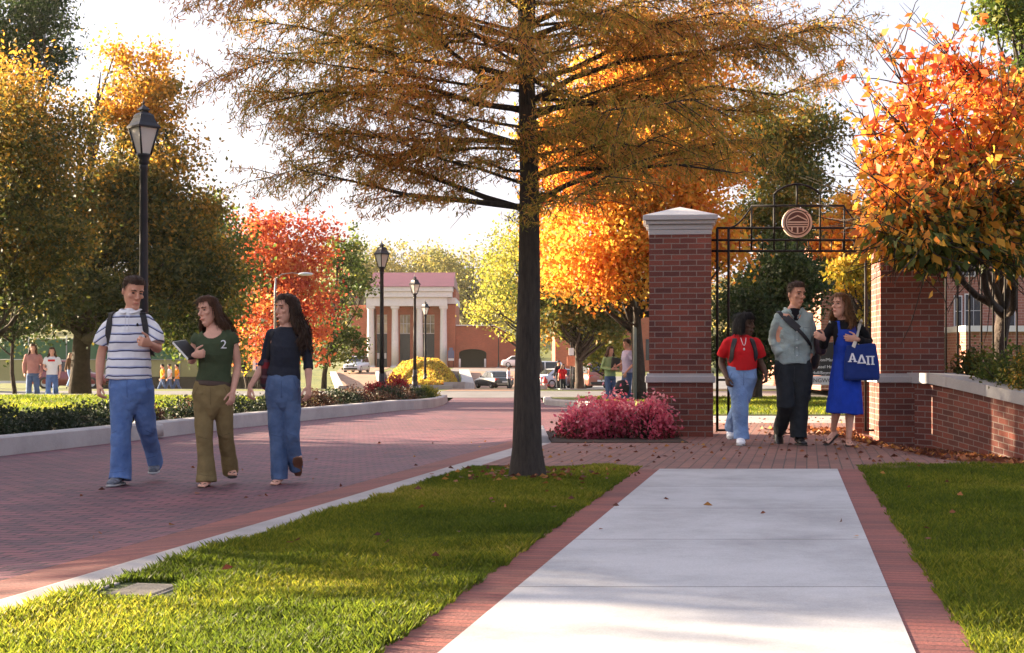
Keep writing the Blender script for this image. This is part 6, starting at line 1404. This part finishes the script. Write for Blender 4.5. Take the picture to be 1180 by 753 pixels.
# ---------------- the feathery conifer in the middle
def cypress():
    rng = np.random.RandomState(5); B = np.array([.118, 11.1, 0.0]); root = empty('feathery_tree', tuple(B), 0, 'tall feathery rust-coloured tree whose dark trunk rises from the near lawn', 'tree')
    mb = MB(); tp = [(0, 0, -.2), (0, 0, .0), (0, 0, .25), (.005, 0, .8), (.02, 0, 1.6), (.02, .01, 2.4), (.0, .02, 3.2), (-.02, .02, 4.2), (-.03, .03, 5.5), (-.02, .03, 7), (0, .02, 9), (0, 0, 10.5)]
    tr_ = [.20, .152, .116, .102, .089, .076, .066, .059, .05, .04, .028, .01]; V, Fs = loft(tp, tr_, 24, 'flat'); V = np.array(V)
    V[:, :2] *= (1 + .05 * vnoise(V * np.array([14, 14, 2.2]), 3) + .06 * vnoise(V * np.array([5, 5, 1.5]), 8) * np.exp(-np.abs(V[:, 2]) * 2))[:, None]
    mb.add(V, Fs, True); tz = [p[2] for p in tp]
    at = lambda z: np.array([np.interp(z, tz, [p[0] for p in tp]), np.interp(z, tz, [p[1] for p in tp]), z]); rt = lambda z: float(np.interp(z, tz, tr_))
    limbs = []
    def px_limb(z0py, pts, y=None):               # limbs traced from the photo, each given its own heading in depth
        dep = rng.uniform(-.9, .9) if y is None else y; p0 = np.array(pd(607, z0py, 11.1)) - B; out = [at(p0[2])]
        for i, (px, py) in enumerate(pts): t = (i + 1) / len(pts); Y = 11.1 + dep * t; out.append(np.array(pd(px, py, Y)) - B)
        limbs.append((out, .028))
    px_limb(243, [(560, 228), (500, 205), (440, 185), (380, 160), (320, 132)], .5); px_limb(240, [(540, 232), (470, 225), (410, 210), (340, 195)], -.7)
    px_limb(165, [(545, 162), (480, 162), (420, 155), (360, 150)], .9); px_limb(170, [(560, 155), (500, 130), (430, 110), (370, 105), (300, 120)], -.3)
    px_limb(127, [(550, 120), (490, 100), (430, 98), (350, 108), (280, 105)], .3); px_limb(95, [(560, 90), (520, 60), (480, 10), (440, -40)], -.5)
    px_limb(92, [(550, 78), (480, 70), (420, 52), (350, 32), (270, 20)], .6); px_limb(45, [(560, 35), (500, 12), (430, -5), (350, -10)], -.4); px_limb(60, [(545, 40), (470, 45), (390, 60), (310, 62)], 1.0)
    px_limb(238, [(650, 215), (700, 195), (760, 180), (830, 165), (900, 165)], .6); px_limb(205, [(650, 195), (710, 195), (780, 190), (850, 200)], -.5)
    px_limb(170, [(650, 150), (690, 120), (740, 110), (800, 125), (880, 130)], .4); px_limb(120, [(660, 90), (720, 70), (800, 60), (880, 55), (960, 20)], -.3); px_limb(95, [(660, 80), (730, 45), (800, 10), (870, -10)], .8)
    px_limb(45, [(660, 25), (720, 5), (790, -25)], -.6); px_limb(130, [(665, 120), (740, 118), (820, 100), (900, 110), (945, 90)], 1.0); px_limb(30, [(640, 15), (700, 20), (780, 30), (870, 25), (940, 60)], .2)
    k = 0
    for z in np.concatenate([np.arange(2.1, 4.9, .058), np.arange(4.9, 10.2, .20)]):
        a = k * 2.39996 + rng.uniform(-.4, .4); k += 1; L = 2.45 * (1 - max(0, z - 4.5) / 6.5) * rng.uniform(.75, 1.08); up = rng.uniform(.02, .42)
        if z < 2.6: L *= .85
        if math.cos(a - math.pi * 1.5) > .6 and z < 3.4: L *= .75     # shorter toward the viewer
        d = np.array([math.cos(a), math.sin(a), 0]); s = at(z); pts = [s]
        for t in (.2, .4, .6, .8, 1.0): pts.append(s + d * L * t + np.array([0, 0, L * (up * t - .16 * t * t)]) + rng.normal(size=3) * .07 * t)
        limbs.append((pts, .015 if z < 5 else .016))
    P = []; D = []
    lowz = lambda x: np.interp(x, [-2.4, -1.6, -.5, 0, .35, 1.0, 1.3, 2.6], [2.25, 2.05, 1.95, 1.95, 2.0, 2.1, 2.40, 2.45])
    for pts, r0 in limbs:
        pts = np.array(pts)
        if r0 < .02 and pts[-1][2] < lowz(pts[-1][0]) + .12: continue
        n = len(pts); r0 = min(r0, rt(pts[0][2]) * .5)
        mb.tube(pts, [r0 * (1 - .86 * i / (n - 1)) for i in range(n)], 7)
        seg = np.linalg.norm(np.diff(pts, axis=0), axis=1); cum = np.concatenate([[0], np.cumsum(seg)]); tot = cum[-1]; high = pts[0][2] > 5.0
        s = .22 * tot
        while s < tot:
            q = np.array([np.interp(s, cum, pts[:, j]) for j in range(3)]); dirn = np.array([np.interp(min(s + .1, tot), cum, pts[:, j]) - np.interp(max(s - .1, 0), cum, pts[:, j]) for j in range(3)]); dirn /= np.linalg.norm(dirn)
            sd = np.cross(dirn, [0, 0, 1.]); sd /= np.linalg.norm(sd); sg = rng.choice([-1, 1]); ln = (.30 + .42 * rng.rand()) * (1.15 - .45 * s / tot)
            dd = dirn * rng.uniform(.4, .9) + sd * sg * rng.uniform(.6, 1.0) + np.array([0, 0, rng.uniform(-.75, .55)]); dd /= np.linalg.norm(dd)
            e = q + dd * ln; e[2] -= ln * .15
            if e[2] < lowz(e[0]) - .05: s += .02; continue
            mb.tube([q, q * .5 + e * .5 + np.array([0, 0, .02]), e], [.0042, .0032, .0016], 4)
            m = int(ln * (168 if not high else 55))
            t = rng.rand(m) ** .8; pp = q + (e - q) * t[:, None] + rng.normal(size=(m, 3)) * np.array([.034, .034, .026]); P.append(pp)
            D.append(np.tile(dd, (m, 1)) * .4 + np.array([0, 0, -.9]) + rng.normal(size=(m, 3)) * .6)
            s += rng.uniform(.026, .060) * (1 if not high else 2.2)
    mb.build('trunk', M_barkbig, root)
    P = np.vstack(P); D = np.vstack(D)
    low = lowz(P[:, 0]) + .10 * np.sin(P[:, 0] * 7 + P[:, 1] * 3); keep = P[:, 2] > low; P = P[keep]; D = D[keep]; D /= np.linalg.norm(D, axis=1, keepdims=True)
    V, Fq, rnd = leafquads(P, .052, rng, .17, .0, .4, 0, D); print('cypress leaves', len(P))
    crown_obj('crown', V, Fq, rnd, leaf_mat('rust_needles', [(0, (.17, .17, .03)), (.35, (.34, .24, .045)), (.7, (.50, .25, .055)), (1, (.54, .22, .075))], .62, pos=.5, pscale=.7), root)
cypress()

# ---------------- trees just out of frame on the left, which throw the evening shade
for i, (x, y, z, r, sd) in enumerate(((-13.5, 20.5, 4.6, 3.4, 61), (-18.5, 19.0, 5.2, 3.0, 62), (-11.2, 12.8, 4.4, 2.0, 63), (-24, 22, 6.2, 3.4, 64), (-14.2, 13.4, 4.6, 2.0, 65))):
    tree('tree', 'bronze street tree beyond the left edge, %s' % ('nearest the lanterns', 'set back from the road', 'close to the kerb', 'deepest in the lawn', 'nearest the viewer')[i], (x, y, 0), .2, [(x, y, z, r, r, z * .68, 1), (x + .5, y, z + 2, r * .7, r * .7, 2.2, .6)], .2, 12000, M_lf_bronze, sd, M_barkdark, 'street trees at the left edge', 90, .36)

# ---------------- shrubs
def shrub(name, label, base, r, h, lsize, n, m, seed, group=None, flat=.0, stems=14):
    rng = np.random.RandomState(seed); root = empty(name, base, 0, label, 'shrub', group)
    mb = MB(); tips = []
    for i in range(stems):
        a = rng.rand() * 6.283; q = math.sqrt(rng.rand()) * .9; e = (math.cos(a) * r * q, math.sin(a) * r * q, h * (.55 + .35 * rng.rand()) * (1 - .35 * q * q)); tips.append(e)
        mb.tube([(e[0] * .12, e[1] * .12, -.03), (e[0] * .5, e[1] * .5, e[2] * .55), e], [.012 * (.5 + r), .009 * (.5 + r), .004], 5)
    mb.build('stems', M_barkdark, root)
    cl = 46; d = rng.normal(size=(cl, 3)); d /= np.linalg.norm(d, axis=1, keepdims=True); d[:, 2] = np.abs(d[:, 2]); C = d * np.array([r * .86, r * .86, h * .82]) * (.6 + .4 * rng.rand(cl, 1)) + np.array([0, 0, h * .06])
    k = rng.randint(0, cl, n); zrel = None; P = C[k] + rng.normal(size=(n, 3)) * np.array([r, r, h * .8]) * .15; P[:, 2] = np.abs(P[:, 2]) + .01
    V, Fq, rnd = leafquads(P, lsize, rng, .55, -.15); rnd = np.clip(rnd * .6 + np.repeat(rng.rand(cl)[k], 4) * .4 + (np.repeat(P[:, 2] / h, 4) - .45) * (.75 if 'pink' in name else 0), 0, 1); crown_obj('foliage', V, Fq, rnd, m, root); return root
pk = 'pink shrubs beside the left gate pillar'
for i, (px, Y, r, h, lb) in enumerate(((673, 16.6, .36, .47, 'low pink shrub nearest the road, leftmost of the pink group'), (706, 16.9, .42, .56, 'pink shrub in the middle of the pink group'), (743, 16.6, .40, .55, 'pink shrub nearest the left gate pillar'))):
    shrub('pink_shrub', lb, ((px - CX) / F * Y, Y, -.01), r, h, .052, 3000, M_lf_pink, 80 + i, pk)
strip('planting_bed', [15.75, 16.2, 16.8, 17.6, 18.2], .45, 2.0, .01, M_soil, .05, 3)
mb = MB(); mb.box(.25, .42, 15.9, 18.4, -.3, .075, .02); ks = mb.build('kerb', M_kerb); ks.rotation_euler = (0, 0, 0); tag(ks, None, None, None, 'structure')
cr = 'crimson shrubs at the second lantern'
shrub('crimson_shrub', 'larger crimson shrub right of the second lantern', ((457 - CX) / F * 37.5, 37.5, -.18), .52, .72, .075, 2600, M_lf_crimson, 90, cr)
shrub('crimson_shrub', 'smaller crimson shrub left of the second lantern', ((430 - CX) / F * 39.5, 39.5, -.2), .38, .58, .075, 1600, M_lf_crimson, 91, cr)
shrub('low_shrub', 'grey-green low plant at the kerb end right of the crimson shrubs', ((484 - CX) / F * 38.5, 38.5, -.18), .45, .36, .06, 1500, M_lf_mid, 92)
shrub('low_shrub', 'yellow-green low plant at the tip of the planting bed', ((494 - CX) / F * 41.5, 41.5, -.2), .4, .42, .06, 1300, M_lf_yellow, 93)
# juniper mass on the left and the burgundy row along the kerb
jn = 'low evergreen shrubs at the left kerb'
for i in range(9):
    y = 13.4 + i * .82; x = float(XL(y)) - .85 - .25 * (i % 2)
    shrub('juniper', 'low dark evergreen shrub in the bed at the left kerb' , (x, y, -.02), .62, .33 + .04 * (i % 3), .05, 2600, M_lf_shrub, 100 + i, jn, 0, 10)
bn = 'burgundy shrubs along the left kerb'
for i in range(15):
    y = 20.6 + i * 1.12; x = float(XL(y)) - .80 + .12 * math.sin(i * 2.1)
    shrub('burgundy_shrub', 'low shrub of burgundy and dull green leaves in the kerb-side row', (x, y, float(gz(y)) - .02), .46 + .06 * (i % 2), .36 + .05 * ((i * 7) % 3), .05, 1500, (M_lf_burg, M_lf_burg, M_lf_shrub)[(i * 5) % 3 if i not in (3, 4) else 2], 120 + i, bn, 0, 9)
rs_ = 'shrubs above the low right wall'
for i, (px, Y, r, h, m, lb) in enumerate(((1100, 17.0, .44, .62, M_lf_olive, 'olive shrub above the wall next to the right pillar'), (1135, 16.2, .52, .74, M_lf_mid, 'yellowish green shrub above the wall, middle of the row'), (1170, 15.4, .55, .78, M_lf_olive, 'dark olive shrub above the wall at the right edge'))):
    shrub('broad_shrub', lb, ((px - CX) / F * Y + .32, Y, .50 - .045 * i), r, h, .055, 2600, m, 150 + i, rs_)
# golden ground cover on the mound, far hillside woods
rng = np.random.RandomState(9); My_ = 66.5 + 45 * rng.rand(26000) ** 1.3; P = []
for y in My_:
    xl = np.interp(y, [66, 80, 100, 145], [-4.8, -6.2, -9.0, -13.6]); xr = np.interp(y, [66, 82, 100, 130, 145], [-3.3, -3.5, -3.9, -4.9, -5.6]); x = xl + (xr - xl) * rng.rand(); P.append((x, y, hz(x, y) + .04 + .26 * rng.rand() * (.6 + .5 * math.sin(x * 2.3 + 1.7 * y) * math.sin(y * 1.1))))
V, Fq, rnd = leafquads(np.array(P), .16, rng, .6, -.2); tag(crown_obj('ground_cover', V, Fq, rnd, M_lf_ground, None), 'golden ground cover on the mound before the hall', 'ground cover', None, 'stuff')
hv = []; hx_ = np.arange(-600, 601, 25.0); hy_ = np.arange(420, 801, 20.0)
hh = lambda x, y: 22 * math.exp(-((x + 60) / 170) ** 2) * min(1, max(0, (y - 420) / 160)) + 12 * math.sin(min(1, max(0, (y - 420) / 200)) * 1.57) * (1 + .3 * math.sin(x * .013))
for y in hy_:
    for x in hx_: hv.append((x, y, -.2 + hh(x, y)))
nh = len(hx_); mb = MB(); mb.add(hv, [(j * nh + i, j * nh + i + 1, (j + 1) * nh + i + 1, (j + 1) * nh + i) for j in range(len(hy_) - 1) for i in range(nh - 1)], True); tag(mb.build('hills', M_lawn), None, None, None, 'structure')
P = []
for _ in range(420):
    x, y = rng.uniform(-420, 420), rng.uniform(430, 640); r = rng.uniform(4, 8); c = np.array([x, y, hh(x, y) + r * .9]); d = rng.normal(size=(110, 3)); d /= np.linalg.norm(d, axis=1, keepdims=True); P.append(c + d * np.array([r, r, r * 1.1]) * rng.uniform(.55, 1, (110, 1)))
V, Fq, rnd = leafquads(np.vstack(P), 2.4, rng, .8); tag(crown_obj('far_woods', V, Fq, rnd, M_lf_hill, None), 'hazy autumn woods on the far hillside', 'woods', None, 'stuff')

# ---------------- grass blades on the near lawns, fallen leaves
def blades(name, fn, n, ymin, ymax, hgt, seed, m, label, pw=1.0, zf=None, wk=1.0, group=None):
    rng = np.random.RandomState(seed); Y = ymin + (ymax - ymin) * rng.rand(n) ** pw; xl, xr = fn(Y); X = xl + (xr - xl) * rng.rand(n)
    dc = (np.abs(X + 1.52) < .17 - .05 * vnoise(np.stack([X * 30, Y * 30, X * 0], 1), 4)) & (np.abs(Y - 5.72) < .22); X = X[~dc]; Y = Y[~dc]; n = len(X)
    sd = .75 + .5 * vnoise(np.stack([X * 3, Y * 3, X * 0], 1), 2); H = hgt * sd * (.6 + .8 * rng.rand(n)); a = rng.rand(n) * 6.283; wd = (.0011 + .00028 * Y) * wk; b = rng.rand(n) * 6.283; ln = H * rng.uniform(.15, .9, n)
    zg = -.014 + 0 * X if zf is None else zf(X, Y); V = np.empty((n, 4, 3)); c, s = np.cos(a) * wd, np.sin(a) * wd
    V[:, 0] = np.stack([X - c, Y - s, zg], 1); V[:, 1] = np.stack([X + c, Y + s, zg], 1)
    mx, my = X + np.cos(b) * ln * .35, Y + np.sin(b) * ln * .35; V[:, 2] = np.stack([X + np.cos(b) * ln, Y + np.sin(b) * ln, zg + H], 1); V[:, 3] = np.stack([mx - c * .8, my - s * .8, zg + H * .6], 1)
    F_ = np.arange(n * 4).reshape(n, 4); rnd = np.clip(np.repeat(rng.rand(n) * .7 + .3 * vnoise(np.stack([X * 1.2, Y * 1.2, X * 0], 1), 6), 4), 0, 1)
    return tag(crown_obj(name, V.reshape(-1, 3), F_, rnd, m, None), label, 'grass', None, 'stuff')
M_blade = leaf_mat('grass_blades', [(0, (.055, .085, .010)), (.45, (.12, .15, .014)), (.8, (.24, .23, .022)), (1, (.34, .28, .06))], .66, pos=.4, pscale=.7)
blades('grass', lambda Y: (XR(Y) + .285 + .012 * np.sin(Y * 9) * np.sin(Y * 23), SL(Y) - .185 + .012 * np.sin(Y * 7 + 1) * np.sin(Y * 19)), 210000, 3.9, 12.25, .042, 1, M_blade, 'short lawn grass between the road and the walk', 1.25)
blades('grass', lambda Y: (SR(Y) + .19 + .012 * np.sin(Y * 8) * np.sin(Y * 21), np.minimum(.40 * Y + 1.6, 6.5)), 190000, 3.9, 12.5, .042, 2, M_blade, 'short lawn grass right of the walk', 1.25)
flz = lambda X, Y: gz(Y) + .12 * np.maximum(0, np.sin((Y - 14) / 9.0)) * np.clip((-X + XL(Y) - 2) / 6, 0, 1) - .01
blades('grass', lambda Y: (-.40 * Y - 1, XL(Y) - 1.8), 90000, 19, 43, .09, 3, M_blade, 'sunlit grass of the lawn beyond the left shrubs', 1.0, flz, .8)
blades('grass', lambda Y: (2.0 + 0 * Y, 9 + 0 * Y), 26000, 33.2, 42.8, .08, 4, M_blade, 'grass of the verge beyond the lot entrance', 1.0, lambda X, Y: gz(Y) - .01, .8)
blades('grass', lambda Y: (2.95 + 0 * Y, 12 + 0 * Y), 40000, 23.45, 32.6, .07, 5, M_blade, 'grass of the lawn behind the gate', 1.0, lambda X, Y: gz(Y) + .01, .8)
M_fallen = leaf_mat('fallen_leaf', [(0, (.08, .026, .018)), (.45, (.16, .05, .028)), (.8, (.27, .09, .03)), (1, (.45, .22, .05))], .2)
def litter(P, size, seed, label):
    rng = np.random.RandomState(seed); V, Fq, rnd = leafquads(np.array(P), size, rng, .75, 0, .3, .92); V[:, 2] = np.maximum(V[:, 2], np.repeat(np.array(P)[:, 2], 4) - .004) + .004
    tag(crown_obj('fallen_leaves', V, Fq, rnd, M_fallen, None), label, 'leaves', None, 'stuff')
P = []; rg = np.random.RandomState(3)
while len(P) < 2300:
    t = rg.rand(); y = 12.6 + 6.0 * rg.rand() ** .9; xw = float(np.interp(y, [p[1] for p in wp][::-1], [p[0] for p in wp][::-1])); x = xw - .06 - abs(rg.normal()) * .55
    if x > 2.6 + .0 * y and not (y > 16.7 and abs(x - 4.92) < .5): P.append((x, y, zright(x, y) + .008 + .02 * rg.rand()))
litter(P, .085, 4, 'drift of fallen brown and orange leaves at the foot of the low wall')
P = []
for _ in range(620):
    y = 12.6 + 10 * rg.rand(); x = XR(y) + .5 + 5 * rg.rand()
    if .4 < x < 2.6 and 15.7 < y < 18.4: continue
    P.append((x, y, zright(x, y) + .008))
for _ in range(45): y = 5.5 + 7.5 * rg.rand(); P.append((SR(y) + .25 + 2.2 * rg.rand(), y, .035))
for _ in range(22): y = 6.0 + 6 * rg.rand(); P.append((XR(y) + .4 + (SL(y) - .3 - XR(y) - .4) * rg.rand(), y, .035))
for _ in range(7): y = 7 + 4.8 * rg.rand(); P.append((SL(y) + 1.5 * rg.rand(), y, .012))
for _ in range(130):
    a_, r_ = rg.rand() * 6.283, .18 + abs(rg.normal()) * .35; P.append((.118 + r_ * math.cos(a_), min(12.1, 11.1 + r_ * math.sin(a_)), .03))
for _ in range(40): y = 8 + 10 * rg.rand(); x = XR(y) - 3 * rg.rand(); P.append((x, y, zroad(x, y) + .01))
litter(P, .05, 5, 'scattered fallen leaves on the plaza, walk and lawns')
# ------------------------------------------------------------------ camera, sun, sky
cam = bpy.data.cameras.new('camera'); co = bpy.data.objects.new('camera', cam); COL.objects.link(co); SC.camera = co
co.location = (0, 0, HC); co.rotation_euler = (R(90), 0, 0)
cam.sensor_width = 36; cam.lens = 36 * F / 1180; cam.shift_y = (HY - 376.5) / 1180; cam.clip_start = .05; cam.clip_end = 8000
EL, AZ = R(15), math.atan2(-.93, .37)              # sun elevation; azimuth clockwise from +y
sun = bpy.data.lights.new('sun', 'SUN'); sun.energy = 5.0; sun.angle = R(.6); sun.color = (1.0, .80, .55)
so = bpy.data.objects.new('sun', sun); COL.objects.link(so)
d = Vector((math.sin(AZ) * math.cos(EL), math.cos(AZ) * math.cos(EL), math.sin(EL)))
so.rotation_euler = d.to_track_quat('Z', 'Y').to_euler(); so.location = d * 60
w = bpy.data.worlds.new('World'); SC.world = w; w.use_nodes = True; nt = w.node_tree
sky = nt.nodes.new('ShaderNodeTexSky'); sky.sky_type = 'NISHITA'; sky.sun_disc = False; sky.sun_elevation = EL; sky.sun_rotation = AZ
sky.air_density = 1.0; sky.dust_density = 6.5; sky.ozone_density = 2.0
bg = nt.nodes['Background']; tcw = nt.nodes.new('ShaderNodeTexCoord'); cz = _n(nt, 'ShaderNodeTexNoise', Scale=1.6, Detail=7.0, Roughness=.6); mpw = _n(nt, 'ShaderNodeMapping'); mpw.inputs['Scale'].default_value = (1, 1, 3.5)
nt.links.new(tcw.outputs['Generated'], mpw.inputs['Vector']); nt.links.new(mpw.outputs[0], cz.inputs['Vector'])
cr_ = ramp(nt, [(.25, (.45,) * 3), (.7, (.80,) * 3)]); nt.links.new(cz.outputs[0], cr_.inputs[0])   # patchy pale veil added to whiten the sky and tint its light
cm = _n(nt, 'ShaderNodeMix', data_type='RGBA'); nt.links.new(cr_.outputs[0], cm.inputs[0]); nt.links.new(sky.outputs[0], cm.inputs[6]); cm.inputs[7].default_value = (2.25, 2.2, 2.55, 1); nt.links.new(cm.outputs[2], bg.inputs[0]); bg.inputs[1].default_value = .07
vs = SC.view_settings; vs.view_transform = 'Standard'; vs.look = 'None'; vs.gamma = 1; vs.use_curve_mapping = False; vs.exposure = 2.85
SC.cycles.max_bounces = 8; SC.cycles.transparent_max_bounces = 8; SC.cycles.diffuse_bounces = 4; SC.cycles.transmission_bounces = 4
SC.cycles.use_denoising = True; SC.cycles.sample_clamp_indirect = 6

def haze():
    mb = MB(); mb.box(-640, 640, -30, 830, -3.2, 60); o = mb.build('haze', None); m = bpy.data.materials.new('evening_haze'); m.use_nodes = True; nt = m.node_tree; nt.nodes.clear()
    out = nt.nodes.new('ShaderNodeOutputMaterial'); v = nt.nodes.new('ShaderNodeVolumePrincipled'); v.inputs['Color'].default_value = (1, .93, .82, 1); v.inputs['Density'].default_value = .00012; v.inputs['Anisotropy'].default_value = .45
    nt.links.new(v.outputs[0], out.inputs['Volume']); o.data.materials.append(m); tag(o, 'pale golden evening haze', 'haze', None, 'stuff'); return o
haze()
